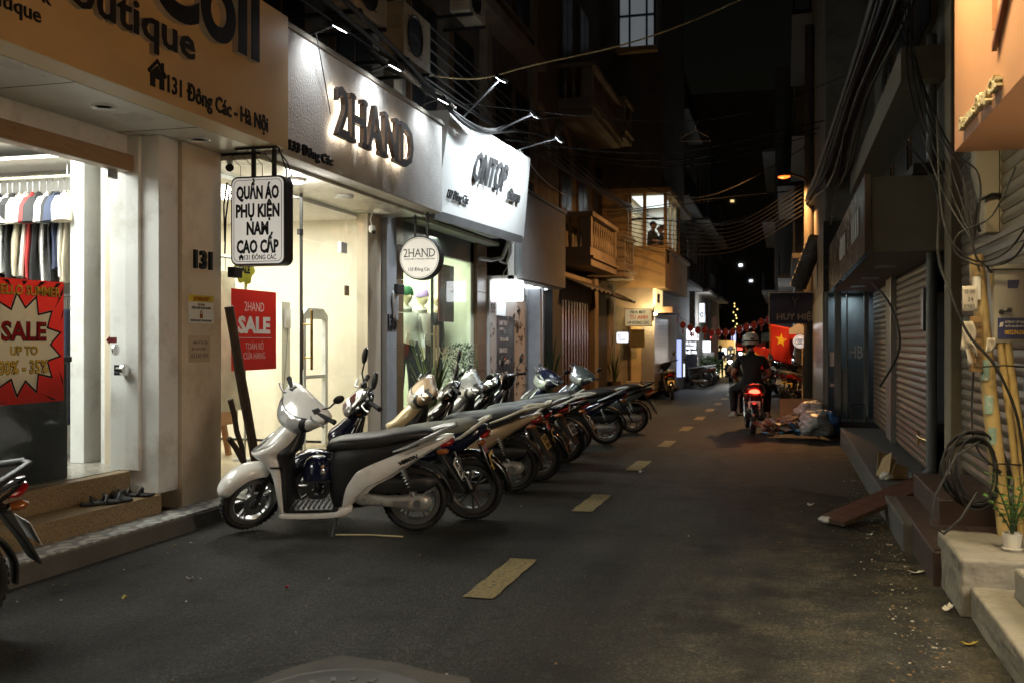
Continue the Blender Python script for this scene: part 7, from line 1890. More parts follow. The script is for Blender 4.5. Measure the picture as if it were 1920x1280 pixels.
# rider's bike and far bikes
rb2_ = mk_bike('motorbike', 'underbone', paints['red'], paints['black'], M['seat_vinyl'], M['chrome'], rimd, mirrors=(1, -1), steer=0, taillit=True)
place(rb2_, (-.50, 16.9), (-.10, 1), 'moving motorbike with lit red tail lamp in the middle of the lane', 2, None)
for o in list(COL.objects):
    if o.parent == rb2_ and o.name.startswith('side_stand'): bpy.data.objects.remove(o)
lamp('POINT', (-.48, 15.85, .64), 2.2, (1, .12, .06), size=.05, name='tail_lamp_light')
far = [((-3.08, 28.7), (-.22, .97), 'dark motorbike standing in front of the tailor house shutter', u, {'paint_navy': bk}),
       ((-3.0, 39.2), (-1, .1), 'first scooter beyond the tailor house on the left kerb', WHITE, {'paint_white': gy}),
       ((-2.95, 40.8), (-1, .2), 'second scooter beyond the tailor house, bronze coloured', WHITE, {'paint_white': paints['gold']}),
       ((-2.9, 42.4), (-1, .1), 'third scooter beyond the tailor house, dark', u, {'paint_navy': bk}),
       ((-3.0, 44), (-1, .2), 'fourth motorbike beyond the tailor house, nearest the plants', u, {}),
       ((.12, 29.0), (.25, 1), 'black motorbike on the right kerb below the round sign', u, {'paint_navy': bk}),
       ((.02, 30.7), (.3, 1), 'second motorbike along the right kerb below the flags', WHITE, {'paint_white': bk}),
       ((.0, 32.3), (.2, 1), 'third motorbike along the right kerb with pale cowl', WHITE, {'paint_white': gy}),
       ((-.2, 34.2), (.3, 1), 'fourth motorbike along the right kerb', u, {'paint_navy': bk}),
       ((-.3, 36.4), (.2, 1), 'farthest motorbike along the right kerb', u, {})]
for rear, hd, lab, src, mt_ in far:
    cp(src, rear, hd, lab, mt_, -6, 15 if rear[0] < -1 else -10, 'motorbikes parked far down the lane', ('badge', 'position_lamp'))
# ------------------------------------------------------------------ riders
def helmet(mb, c, s=1.0):
    mb.lathe([(.0, .135), (.06, .128), (.105, .095), (.128, .04), (.132, -.02), (.124, -.075), (.112, -.075), (.115, -.02), (0, .1)], c, 'Z', 30)
    return mb
def rider(loc, yaw, top, trs, J, E, headc, hel, label, shoe, s=.97, grp=None, pitch=0.0):
    t = thing('person', label, 'person', loc, grp, yaw); t.scale = (s, s, s)
    skin_body('body', J, E, [skin, top, trs], t)
    head_mesh(MB(), headc, 1, 0, pitch).build('head', skin, t, smooth=True, local=True)
    q = MB(); q.ell((headc[0] - .025, headc[1], headc[2] - .005), .088, .08, .1, 18, 12); q.build('hair', M['black_letter'], t, smooth=True, local=True)
    if hel:
        h_ = helmet(MB(), (headc[0] - .01, headc[1], headc[2] + .035)).build('helmet', hel, t, smooth=True, local=True)
        q = MB(); q.lathe([(.133, -.03), (.1335, -.005)], (headc[0] - .01, headc[1], headc[2] + .035), 'Z', 30, caps=False); q.build('band', M['rubber'], h_, local=True)
        q = MB(); q.prism([(-.03, -.012), (.03, -.012), (.03, .012), (-.03, .012)], (headc[0] - .142, headc[1] - .01, headc[2] + .055), (0, -1, 0), (.25, 0, 1), (.02, 0, 0)); q.build('badge', ink, h_, local=True)
    for c in 'lr':
        a = Vector(J[c + 'an'][0]); b = Vector(J[c + 'to'][0]); d = (b - a); d.z = 0; d.normalize()
        q = MB(); yaw_ = math.atan2(d.y, d.x)
        q.loft([(-.07, -.0, .03, .03, 90, 2.4), (-.03, .01, .042, .05, 90, 2.5), (.06, -.005, .046, .035, 90, 2.6), (.15, -.015, .045, .025, 90, 2.6), (.2, -.02, .025, .015, 90, 2.4)], 4, 16)
        o = q.build('shoe', shoe, t, smooth=True, local=True); o.location = (a.x, a.y, a.z - .06); o.rotation_euler = (0, .1, yaw_)
    return t
def seated(px, pz, hands, knee, foot, lean=.05, sh=.2, hip=.1, chest=.34, arm_out=.27, elbow_z=None):
    J = {'pelvis': ((px, 0, pz), (.13, .17)), 'waist': ((px + lean * .4, 0, pz + .16), (.115, .155)), 'chest': ((px + lean, 0, pz + chest), (.125, .18)), 'neckb': ((px + lean * 1.3, 0, pz + chest + .14), (.075, .1)), 'neck': ((px + lean * 1.5, 0, pz + chest + .21), .052), 'hd': ((px + lean * 1.8, 0, pz + chest + .27), .055)}
    E = [('pelvis', 'waist', 1), ('waist', 'chest', 1), ('chest', 'neckb', 1), ('neckb', 'neck', 1), ('neck', 'hd', 0)]
    for s_, c in ((1, 'l'), (-1, 'r')):
        hx, hy, hz = hands
        sp = Vector((px + lean * 1.1, s_ * sh, pz + chest + .08)); hp = Vector((hx, s_ * hy, hz))
        el = sp.lerp(hp, .5) + Vector((-.06, s_ * arm_out * .35, -.09))
        J[c + 'sh'] = (sp, .072); J[c + 'sl'] = (sp.lerp(el, .6), .062); J[c + 'el'] = (el, .045); J[c + 'wr'] = (hp + (el - hp).normalized() * .05, .034); J[c + 'h'] = (hp, .03)
        E += [('chest', c + 'sh', 1), (c + 'sh', c + 'sl', 1), (c + 'sl', c + 'el', 0), (c + 'el', c + 'wr', 0), (c + 'wr', c + 'h', 0)]
        hand(J, E, c + 'h', hp, (hp - el).normalized() + Vector((0, 0, -.2)), (0, 0, -1), 0, 1, .65)
        kx, ky, kz = knee; fx, fy, fz = foot
        J[c + 'hip'] = ((px + .04, s_ * hip, pz - .02), .1); J[c + 'kn'] = ((kx, s_ * ky, kz), .082); J[c + 'ca'] = ((kx * .5 + fx * .5 - .03, s_ * (ky + fy) / 2, (kz + fz) / 2 + .03), .066); J[c + 'an'] = ((fx, s_ * fy, fz), .05); J[c + 'to'] = ((fx + .12, s_ * (fy + .03), fz - .05), .03)
        E += [('pelvis', c + 'hip', 2), (c + 'hip', c + 'kn', 2), (c + 'kn', c + 'ca', 2), (c + 'ca', c + 'an', 2), (c + 'an', c + 'to', 0)]
    return J, E, (px + lean * 1.9 + .01, 0, pz + chest + .37)
YAW = rb2_.rotation_euler.z
tee_b = pm('tee_plain_black', (.009, .009, .009), .85); jean = pm('jean_black', (.012, .012, .014), .85)
hel_w = pm('helmet_white', (.62, .60, .55), .3, coat=.6, spots=(.5, .47, .42), sscale=8)
J, E, hc = seated(-.46, .86, (-.18, .24, .93), (-.06, .30, .74), (-.20, .29, .36), .06)
rider(rb2_.location, YAW, tee_b, jean, J, E, hc, hel_w, 'passenger in black t-shirt and white helmet seen from behind on the moving motorbike', pm('shoe_pale', (.5, .46, .38), .7))
J, E, hc = seated(-.08, .84, (.26, .33, 1.06), (.24, .25, .68), (.10, .26, .36), .08)
rider(rb2_.location, YAW, pm('shirt_cream', (.55, .5, .4), .85), jean, J, E, hc, pm('helmet_grey', (.3, .3, .3), .3, coat=.5), 'driver in cream shirt mostly hidden behind the passenger in black', M['rubber'])
# oncoming motorbike with headlights on
ob = cp(u, (-2.45, 47.9), (.12, -1), 'oncoming motorbike with its headlight on far down the lane', {'lens': em('headlight_on', (1, .93, .8), 26)}, 0, 0, None, ('badge',))
J, E, hc = seated(-.30, .84, (.26, .33, 1.06), (.1, .24, .66), (-.02, .22, .34), .08)
rider(ob.location, ob.rotation_euler.z, pm('shirt_grey', (.2, .2, .22), .85), jean, J, E, hc, hel_w, 'rider in grey shirt and pale helmet on the oncoming motorbike', M['rubber'])
lamp('SPOT', (-2.42, 46.3, .8), 60, (1, .92, .78), (-1.6, 30, -.2), .06, spot=50, name='headlight_beam')
def stander(loc, yaw, top, trs, label):
    t = thing('person', label, 'person', loc, None, yaw)
    J = {'pelvis': ((0, 0, .92), (.12, .15)), 'chest': ((.02, 0, 1.28), (.12, .17)), 'neckb': ((0, 0, 1.42), .075), 'neck': ((.01, 0, 1.48), .05), 'hd': ((.02, 0, 1.53), .05)}
    E = [('pelvis', 'chest', 1), ('chest', 'neckb', 1), ('neckb', 'neck', 0), ('neck', 'hd', 0)]
    for s_, c in ((1, 'l'), (-1, 'r')):
        J[c + 'sh'] = ((0, s_ * .19, 1.37), .068); J[c + 'el'] = ((-.02, s_ * .24, 1.1), .05); J[c + 'wr'] = ((.08, s_ * .23, .87), .035); J[c + 'h'] = ((.09, s_ * .23, .83), .03)
        J[c + 'hip'] = ((0, s_ * .09, .86), .1); J[c + 'kn'] = ((.02, s_ * .1, .48), .07); J[c + 'an'] = ((0, s_ * .11, .09), .05); J[c + 'to'] = ((.14, s_ * .12, .03), .035)
        E += [('chest', c + 'sh', 1), (c + 'sh', c + 'el', 1), (c + 'el', c + 'wr', 0), (c + 'wr', c + 'h', 0), ('pelvis', c + 'hip', 2), (c + 'hip', c + 'kn', 2), (c + 'kn', c + 'an', 2), (c + 'an', c + 'to', 2)]
    skin_body('body', J, E, [skin, top, trs], t)
    head_mesh(MB(), (.03, 0, 1.63)).build('head', skin, t, smooth=True, local=True)
    MB().ell((.0, 0, 1.66), .1, .088, .1).build('hair', M['black_letter'], t, smooth=True, local=True)
stander((-3.25, 54, zr(54)), R(-60), pm('shirt_blue', (.04, .09, .25), .85), jean, 'pedestrian in blue shirt before the far yellow lit shop')

# ------------------------------------------------------------------ street lamp
sl_ = thing('street_lamp', 'orange sodium street lamp on a long arm over the lane', 'street lamp', (.55, 23.2, 0))
q = MB(); q.tube([(.55, 23.2, -.3), (.55, 23.2, 8.5)], [.13, .1], 14); q.build('pole', pm('lamp_pole', (.1, .09, .075), .85), sl_, smooth=True)
q = MB(); q.tube([(.55, 23.2, 4.95), (.4, 23.0, 5.08), (.2, 22.85, 5.12), (.1, 22.8, 5.12)], .03, 8); q.build('arm', M['steel_dark'], sl_, smooth=True)
q = MB(); q.loft([(-.13, 5.10, .05, .02, 90, 2.4, 22.8), (-.05, 5.13, .09, .045, 90, 2.4, 22.8), (.1, 5.14, .08, .05, 90, 2.4, 22.8), (.2, 5.13, .04, .03, 90, 2.4, 22.8)], 3, 16); q.build('head', M['steel_dark'], sl_, smooth=True)
q = MB(); q.loft([(-.12, 5.075, .04, .015, 90, 2.4, 22.79), (.0, 5.07, .07, .035, 90, 2.4, 22.79), (.13, 5.08, .04, .015, 90, 2.4, 22.79)], 3, 16); q.build('glowing_glass', em('sodium', (1, .11, .012), 2.2), sl_, smooth=True)
lamp('SPOT', (.0, 22.72, 5.0), 430, (1, .47, .15), (-1.2, 23.6, 0), .08, spot=168, blend=.5, name='sodium_light')

# ------------------------------------------------------------------ overhead cables
def along(name, label, pts, r_, mat=None, grp='overhead cables', fine=8):
    P_ = [Vector(p) for p in pts]; out = []
    for k in range(len(P_) - 1):
        p0, p1, p2, p3 = P_[max(k - 1, 0)], P_[k], P_[k + 1], P_[min(k + 2, len(P_) - 1)]
        for q in range(fine):
            t = q / fine; out.append(.5 * (2 * p1 + (p2 - p0) * t + (2 * p0 - 5 * p1 + 4 * p2 - p3) * t * t + (3 * p1 - p0 - 3 * p2 + p3) * t ** 3))
    out.append(P_[-1])
    o = MB().tube(out, r_, 6).build(name, mat or M['cable'], smooth=True)
    return tag(o, label, 'cable', grp)
along('cable', 'yellowish cable sagging across the lane from the air conditioners to the upper right', [(-4.7, 12.4, 5.0), (-4.0, 12.8, 4.98), (-3.3, 13.2, 5.22), (-1.84, 13.2, 5.45), (-.46, 13.2, 5.9), (.9, 13.3, 6.6)], .011, M['cable_tan'])
along('cable', 'thick black cable drooping in front of the ONTOP fascia top', [(-4.1, 4.5, 4.75), (-3.95, 8.0, 4.66), (-3.95, 10.6, 4.42), (-3.95, 11.9, 4.28), (-3.85, 13, 4.32), (-3.9, 15, 4.9), (-4.0, 18, 5.6)], .028)
along('cable', 'second thick black cable running beside the first above the fascias', [(-4.15, 4.5, 4.62), (-4.0, 8.0, 4.54), (-4.0, 11, 4.38), (-3.9, 12.5, 4.22), (-3.95, 15, 4.72), (-4.1, 18, 5.2)], .022)
for i in range(7):
    y = 8 + 2.2 * i
    along('cable', ORD[i] + ' from the bottom of the thin cables along the left fronts', [(-4.5 + .04 * i, 3, 4.9 + .1 * i), (-4.3, y, 4.6 + .12 * i), (-4.2, y + 9, 4.75 + .1 * i), (-4.0, 34, 5.2 + .15 * i)], .012, grp='thin cables along the left fronts')
for i in range(9):
    along('cable', ORD[i] + ' nearest dark cable crossing the lane between the houses', [(-4.2, 15 + 2.3 * i, 4.6 + .28 * (i % 4)), (-1.8, 16.2 + 2.1 * i, 4.5 + .2 * (i % 3) + .05 * i), (.9, 17.5 + 2.0 * i, 5.2 + .3 * (i % 4))], .012, grp='cables crossing the lane')
for i in range(8):
    along('cable', ORD[i] + ' from the bottom of the cables looped past the lit bay window', [(-4.0, 25 + .3 * i, 4.0 + .12 * i), (-3.0, 26 + .2 * i, 3.75 + .14 * i), (-1.2, 25.5, 3.7 + .1 * i), (.4, 23.4, 4.3 + .1 * i)], .01, grp='cables to the lamp pole')
for i in range(16):
    a = rnd.uniform(0, 6.3); ra = .16 * rnd.random() ** .5
    ox, oz = ra * math.cos(a), ra * math.sin(a)
    along('cable', 'black cable of the thick bundle running down the right fronts', [(1.05 + ox, 6.6, 5.2 + oz), (.95 + ox * 1.3, 9.0, 4.55 + oz * 1.5), (.8 + ox, 12, 4.3 + oz), (.72 + ox * 1.6, 16, 4.2 + oz * 1.6 - .1), (.6 + ox, 20, 4.35 + oz), (.55 + ox * .6, 23.2, 4.6 + oz)], .016 + .008 * (i % 3 == 0), grp='bundle of cables along the right fronts')
for i in range(6):
    along('cable', ORD[i] + ' nearest loose cable looping from the right bundle to the yellow pole', [(1.0, 8.5 + .3 * i, 4.5), (.85 + .05 * i, 7.6, 3.4 - .1 * i), (.95 + .05 * i, 6.9, 2.5), (1.12, 6.62, 2.05)], .006, grp='loose cables above the yellow pole')
for i in range(5):
    along('cable', ORD[i] + ' nearest thin cable dropping to the right fronts beyond the canopy', [(.75, 13 + i, 4.2), (.7, 14 + i, 3.6), (.72, 15.5 + i, 3.3), (.68, 17 + i, 3.6)], .009, grp='thin cables beyond the canopy')
hg_ = thing('clothes_hanger', 'empty wire clothes hanger dangling from a cable over the lane', 'clothes hanger', (-1.1, 13.2, 4.2))
q = MB(); q.tube([(-1.32, 13.2, 4.08), (-1.30, 13.2, 4.12), (-1.11, 13.2, 4.21), (-.94, 13.2, 4.10), (-.92, 13.2, 4.06), (-1.32, 13.2, 4.075)], .006, 6); q.build('frame', pm('wire_brown', (.25, .18, .12), .5), hg_, smooth=True)
q = MB(); q.tube([(-1.11, 13.2, 4.21), (-1.11, 13.2, 4.27), (-1.085, 13.2, 4.30), (-1.10, 13.2, 4.335), (-1.13, 13.2, 4.33)], .005, 6); q.build('hook', bpy.data.materials['wire_brown'], hg_, smooth=True)
along('cable', 'dark cable over the lane that carries the wire hanger', [(-4.2, 13.0, 4.7), (-1.1, 13.2, 4.33), (.8, 13.6, 4.9)], .006)
o = MB().tube(sag((-4.0, 8.05, 4.18), (-4.05, 8.45, 3.55), -.02, 10), .005, 6).build('cable', M['cable'], smooth=True); tag(o, 'thin black wire hanging over the plaster fascia by the figure 2', 'cable')
along('cable', 'thin pale wire looping from the ONTOP fascia to the dark house', [(-3.9, 14.7, 4.38), (-4.0, 16.5, 4.25), (-4.2, 19, 4.35), (-4.5, 21, 4.6)], .007, M['pale_rail'])

# ------------------------------------------------------------------ far end of the lane
def house(label, x0, x1, y0, y1, z1, mat, wins=True, face=1):
    h = thing('house', label, 'house', ((x0 + x1) / 2, y0, 0))
    MB().box(x0, x1, y0, y1, -1.2, z1).build('wall', mat, h)
    xf = x1 if face > 0 else x0
    if wins:
        n = 0
        for z in range(4, int(z1) - 1, 3):
            y = y0 + .7
            while y + 1.1 < y1:
                f = MB().box(xf - .03, xf + .03, y, y + 1.0, z, z + 1.5).build('window', wnf, h)
                MB().box(xf + face * .031 - .004, xf + face * .031 + .004, y + .06, y + .94, z + .06, z + 1.44).build('pane', wnp, f)
                y += 1.9
            MB().box(min(xf, xf + face * .55), max(xf, xf + face * .55), y0 + .3, y1 - .3, z - .5, z - .38).build('balcony', mat, h)
            for k in range(int((y1 - y0) / .35)):
                MB().cyl((xf + face * .5, y0 + .4 + .35 * k, z - .38), (xf + face * .5, y0 + .4 + .35 * k, z + .4), .015, 6).build('railing_bar', M['steel_dark'], h) if k < 14 else None
    return h
dk2 = pm('far_render', (.09, .085, .075), .85, var=.3, scale=.8)
house('dark house just beyond the orange tailor house', -10, -3.75, 34.6, 41.6, 12, dk2)
house('dark house with pale shutter below, left far side', -10, -3.55, 41.8, 49, 10, dk)
house('brown house with a pillar before the yellow lit shop', -10, -3.45, 49.2, 56, 11, dk2)
house('last dark house closing the left side', -12, -4.2, 60, 72, 14, dk)
house('dark house on the right behind the flags', .75, 8, 25.2, 33, 12, dk2, True, -1)
house('dark house on the right past the parked bikes', .35, 8, 33.3, 43, 11, dk, True, -1)
house('far dark house on the right', -.35, 8, 43.4, 56, 13, dk2, True, -1)
tw = house('tall dark block closing the end of the lane', -9, 2.5, 84, 90, 22, dk2, False)
fw = em('far_white', (.9, .95, 1), 1.2); fw2 = em('far_white_soft', (.85, .92, 1), .55); fy = em('far_yellow', (1, .75, .32), .45); fr_ = em('far_red', (1, .06, .04), .8); fb = em('far_blue', (.35, .45, 1), .6)
def lit(name, label, x0, x1, y, z0, z1, mat, frame=True, cat='sign', grp='lit signs far down the lane'):
    t = thing(name, label, cat, ((x0 + x1) / 2, y, z0), grp)
    MB().box(x0, x1, y, y + .1, z0, z1).build('face', mat, t)
    if frame: MB().box(x0 - .02, x1 + .02, y + .101, y + .2, z0 - .02, z1 + .02).build('case', M['steel_dark'], t)
    return t
def frm(t, nm='face'): return [o for o in COL.objects if o.parent == t][0]
t = lit('lit_sign', 'white lit sign with a red R among the far lights', -3.72, -3.26, 40, 1.5, 1.95, fw)
text('R', (-3.46, 39.995, 1.62), XX, ZX, h=.2, w=.2, ext=.004, bold=.05, mat=pm('sign_red', (.5, .02, .02), .5), parent=t)
t = thing('lit_sign', 'three rows of glowing white letters below the white sign with red R', 'sign', (-3.6, 40, .95), 'lit signs far down the lane')
MB().box(-3.9, -3.3, 40.02, 40.1, .92, 1.46).build('board', M['steel_dark'], t)
for s, z, w_ in (('THỜI TRANG', 1.31, .5), ('NAM NỮ', 1.15, .5), ('GIÁ RẺ 199K', .97, .56)): text(s, (-3.6, 40.015, z), XX, ZX, h=.11, w=w_, ext=.01, bold=.03, mat=fw, parent=t)
t = lit('lit_sign', 'slanting pale projecting sign high above the far white signs', -3.23, -3.03, 40, 2.2, 2.95, fw2)
q = MB(); q.tube([(-3.13 + .05 * math.cos(a), 39.99, 2.5 + .09 * math.sin(a)) for a in [k * .6 for k in range(11)]], .018, 6); q.build('emblem', M['steel_dark'], t)
lit('lit_sign', 'white lit shop panel beside the pale far shutter', -3.68, -3.22, 46, .98, 1.45, fw)
t = thing('shop_shutter', 'pale roller shutter under the far white panel', 'shutter', (-3.4, 46.1, -.4))
for k in range(12): MB().box(-3.72, -3.05, 46.1, 46.13, -.4 + .115 * k, -.295 + .115 * k).build('shutter_slat', pm('pale_shutter', (.45, .42, .4), .5) if k == 0 else bpy.data.materials['pale_shutter'], t)
MB().box(-3.80, -3.30, 40.03, 40.1, -.1, .9).build('glass_shopfront', pm('blue_glass', (.1, .13, .2), .2)).name
tag(bpy.data.objects['glass_shopfront'], 'dim bluish glass shopfront under the glowing white letters', 'shopfront')
o = MB().box(-3.28, -3.02, 48, 48.4, -.6, 2.6).build('brick_pillar', pm('pillar_brown', (.2, .1, .06), .8)); tag(o, 'brown pillar between the white signs and the yellow lit shop', 'pillar')
t = lit('lit_sign', 'vertical blue white lit sign near the end of the lane', -2.88, -2.64, 58, 1.1, 1.92, fb)
t = thing('yellow_shop', 'small yellow lit shop at the far end of the lane', 'shop', (-3.1, 56, -.5))
MB().box(-3.6, -2.6, 57.0, 57.1, -.6, 1.5).build('wall', fy, t); MB().box(-3.6, -2.65, 56.2, 56.3, 1.1, 1.5).build('fascia', pm('tan_far', (.4, .3, .15), .7), t)
for x in (-3.6, -3.05, -2.68): MB().box(x, x + .08, 56.2, 56.3, -.6, 1.1).build('post', dk, t)
MB().box(-3.3, -3.1, 56.9, 56.99, .75, 1.05).build('shelf_light', fw, t)
lit('lit_sign', 'small red lit sign at the end of the lane', -2.65, -2.35, 60, .95, 1.14, fr_)
lit('lit_sign', 'tiny round white lit sign below the small red one', -2.56, -2.36, 60, .6, .82, fw)
t = lit('lit_sign', 'white illuminated shop signs behind the parked bikes on the right', -.35, .45, 38.5, .75, 1.0, fw)
lit('lit_sign', 'second white tube lit panel on the right below the flags', -.3, .4, 38.6, .45, .6, fw)
o = MB().box(.42, .60, 25.0, 25.18, -.4, 2.3).build('column', pm('warm_column', (.5, .36, .2), .7)); tag(o, 'pale column lit warm beside the round smiling sign', 'column')
o = MB().box(.63, .74, 24.6, 24.75, -.4, 2.4).build('column', bpy.data.materials['warm_column']); tag(o, 'narrow pale column between the navy sign and the glass shop', 'column')
o = MB().box(.44, .62, 24.9, 25.0, -.4, 1.9).build('black_wall', M['black_letter']); tag(o, 'black shop wall behind the round smiling sign', 'wall')
o = MB().prism([(0, 0), (.45, 0), (.45, .12), (.2, .26), (0, .12)], (.12, 24.4, 1.62), XX, ZX, (0, .06, 0)).build('banner', pm('banner_white', (.5, .5, .48), .6)); tag(o, 'pale banner partly hidden behind the navy sign', 'banner')
q = MB(); q.loft([(.62, 3.35, .03, .28, 90, 2, 22.0)] * 1 + [(.62, 3.36, .03, .28, 90, 2, 22.0)], 1, 8)
du_ = MB(); du_.cyl((.28, 20.6, 2.55), (.62, 20.2, 3.45), .16, 20); o = du_.build('duct', pm('duct_dark', (.09, .085, .08), .6), smooth=True); tag(o, 'slanting ribbed duct pipe above the navy sign', 'duct')
for k in range(9):
    p = Vector((.28, 20.6, 2.55)).lerp(Vector((.62, 20.2, 3.45)), k / 8)
    MB().lathe([(.158, -.01), (.17, 0), (.158, .01)], (0, 0, 0), 'Z', 20, caps=False).build('duct_rib', bpy.data.materials['duct_dark'], o, local=True).matrix_basis = Matrix.Translation(p) @ (Vector((.34, -.4, .9)).to_track_quat('Z', 'Y').to_matrix().to_4x4())
# lanterns strung across
lan = pm('lantern_red', (.5, .03, .015), .6)
lm = em('lantern_lit', (1, .10, .05), .012, (.3, .018, .012))
LAN = None
for i in range(14):
    t_ = i / 13; x = -3.75 + 3.25 * t_; y = 36 + .5 * math.sin(t_ * 5); z = 2.2 - .42 * math.sin(PI * min(1, t_ * 1.05)) ** .7 + rnd.uniform(-.05, .05)
    if t_ > .6: z -= .0
    t = thing('lantern', ORD[i] + ' red lantern from the tailor house on the string across the lane', 'lantern', (x, y, z), 'red lanterns strung across the lane')
    if LAN is None:
        a_ = MB(); a_.lathe([(0, .12), (.05, .115), (.1, .07), (.115, 0), (.1, -.07), (.05, -.115), (0, -.12)], (0, 0, 0), 'Z', 18)
        b_ = MB(); b_.lathe([(0, .115), (.05, .115), (.05, .14), (0, .14)], (0, 0, 0), 'Z', 12); b_.lathe([(0, -.115), (.045, -.115), (.045, -.14), (0, -.14)], (0, 0, 0), 'Z', 12)
        c_ = MB(); c_.tube([(0, 0, -.14), (0, 0, -.3)], [.02, .03], 6)
        d_ = MB(); d_.ell((0, -.1, 0), .045, .02, .05)
        LAN = [('shell', a_.mesh('shell', lm, True)), ('cap', b_.mesh('cap', pm('lantern_gold', (.5, .35, .05), .4), True)), ('tassel', c_.mesh('tassel', lan, True))]
    for nm, me in LAN: link(bpy.data.objects.new(nm, me), t, local=True)
along('cable', 'thin string carrying the red lanterns', [(-3.8, 36, 2.4), (-3.0, 36.4, 2.05), (-2.0, 36.5, 1.98), (-1, 36.1, 2.0), (-.4, 35.6, 2.35)], .006)
q = MB(); q.grid(lambda u, v: (-2.3 + 1.45 * u, 50 + .05 * math.sin(u * 20), 1.42 - .22 * v - .1 * math.sin(PI * u)), 24, 4); o = q.build('red_banner', pm('banner_red', (.5, .04, .015), .7)); m_ = o.modifiers.new('thick', 'SOLIDIFY'); m_.thickness = .01; tag(o, 'long red banner across the lane above the helmet', 'banner')
q = MB(); q.grid(lambda u, v: (-.75 + .5 * u, 35.4, 1.72 - .3 * v + .08 * u), 4, 6); o = q.build('striped_banner', pm('banner_blue', (.10, .2, .28), .7, spots=(.5, .5, .5), sscale=6)); m_ = o.modifiers.new('thick', 'SOLIDIFY'); m_.thickness = .01; tag(o, 'pale blue striped cloth behind the red flags', 'banner')
fl_ = thing('fairy_lights', 'column of small golden lights beyond the lanterns', 'fairy lights', (-2.6, 60, 3))
for k in range(9): MB().ell((-2.75 + .12 * math.sin(k * 2.3), 60, 2.3 + .17 * k), .03, .03, .035, 8, 6).build('bulb', em('bulb_gold', (1, .7, .2), 2) if k == 0 else bpy.data.materials['bulb_gold'], fl_, smooth=True)
for i, (x, y, z, lab) in enumerate(((-3.42, 83.95, 7.7, 'pair of tiny lit windows high in the dark end block'), (-2.6, 83.95, 6.4, 'single greenish lit window low in the dark end block'), (-4.1, 83.95, 13.0, 'warm lit window near the top of the dark end block'))):
    o = MB().box(x - .15, x + .15, y - .03, y + .02, z - .1, z + .1).build('lit_window', (fw, fw2, fy)[i], tw); o['label'] = lab
bush('street_plants', 'leafy green plants in front of the far pale shutter', (-3.35, 45.2, zr(45)), .7, 1.1, 500, leafg, pot=.2, lf=.16)
lamp('POINT', (-2.9, 43, 2.4), 70, (.9, .95, 1), size=.3, name='far_shop_lamp')
lamp('POINT', (-2.6, 55.5, 1.4), 26, (1, .75, .4), size=.3, name='far_shop_lamp')
# more of the busy far end
for i, (x, y, hd_2, src, mt_, lab) in enumerate(((-.9, 40.5, (.3, 1), u, {'paint_navy': bk}, 'dark motorbike far down the lane beyond the right hand row'), (-3.2, 46, (-1, .2), WHITE, {'paint_white': sv}, 'silver scooter before the far plants'), (-3.3, 48.2, (-1, .1), u, {}, 'dark motorbike beside the brown pillar'), (-.2, 38.6, (.4, 1), WHITE, {'paint_white': sv}, 'silver scooter at the end of the right hand row'), (.25, 27.4, (.5, 1), u, {'paint_navy': paints['red']}, 'dark red motorbike first under the flags'), (-.45, 33.2, (.4, 1), u, {'paint_navy': bk}, 'dark motorbike parked furthest out on the right'))):
    cp(src, (x, y), hd_2, lab, mt_, -6, -8, 'motorbikes parked far down the lane', ('badge', 'position_lamp'))
cp(u, (-1.75, 52.5), (.1, -1), 'second oncoming motorbike with small headlight, farther off', {'lens': bpy.data.materials['headlight_on']}, 0, 0, None, ('badge',))
for i, (x0, x1, y, z0, z1, m_, lab) in enumerate(((-2.45, -2.05, 62, .2, .75, fy, 'small yellow lit panel at the very end of the lane'), (-1.9, -1.6, 62, .35, .8, fw2, 'soft white lit panel at the very end of the lane'), (-3.5, -3.3, 49.3, 1.6, 2.0, fr_, 'red lit plate above the brown pillar'), (-4.0, -3.7, 38.9, .1, .6, fw2, 'low white lit panel beside the glowing letters'), (-3.75, -3.5, 35.5, .2, 1.5, fb, 'narrow bluish lit panel past the tailor shutter'), (-1.4, -1.1, 62, .9, 1.2, fr_, 'red lit panel beneath the long red banner'))):
    lit('lit_sign', lab, x0, x1, y, z0, z1, m_)
lamp('POINT', (-.5, 37.6, 1.9), 30, (.92, .95, 1), size=.2, name='far_sign_lamp')
# lit window high on the left
hw = thing('window_box', 'lit glazed window box high on the tailor house corner', 'window', (-3.7, 27.8, 9.7))
MB().box(-4.55, -3.4, 27.7, 28.0, 9.55, 9.68).build('sill', ow, hw)
MB().box(-4.5, -3.5, 27.9, 27.95, 9.7, 11.3).build('pane', em('window_cool', (.75, .83, .9), .05), hw)
for x in (-4.5, -4.2, -3.72, -3.5): MB().box(x, x + .05, 27.8, 27.88, 9.7, 11.3).build('frame', M['steel_dark'], hw)
MB().box(-4.5, -3.46, 27.8, 27.88, 10.55, 10.6).build('frame', M['steel_dark'], hw)

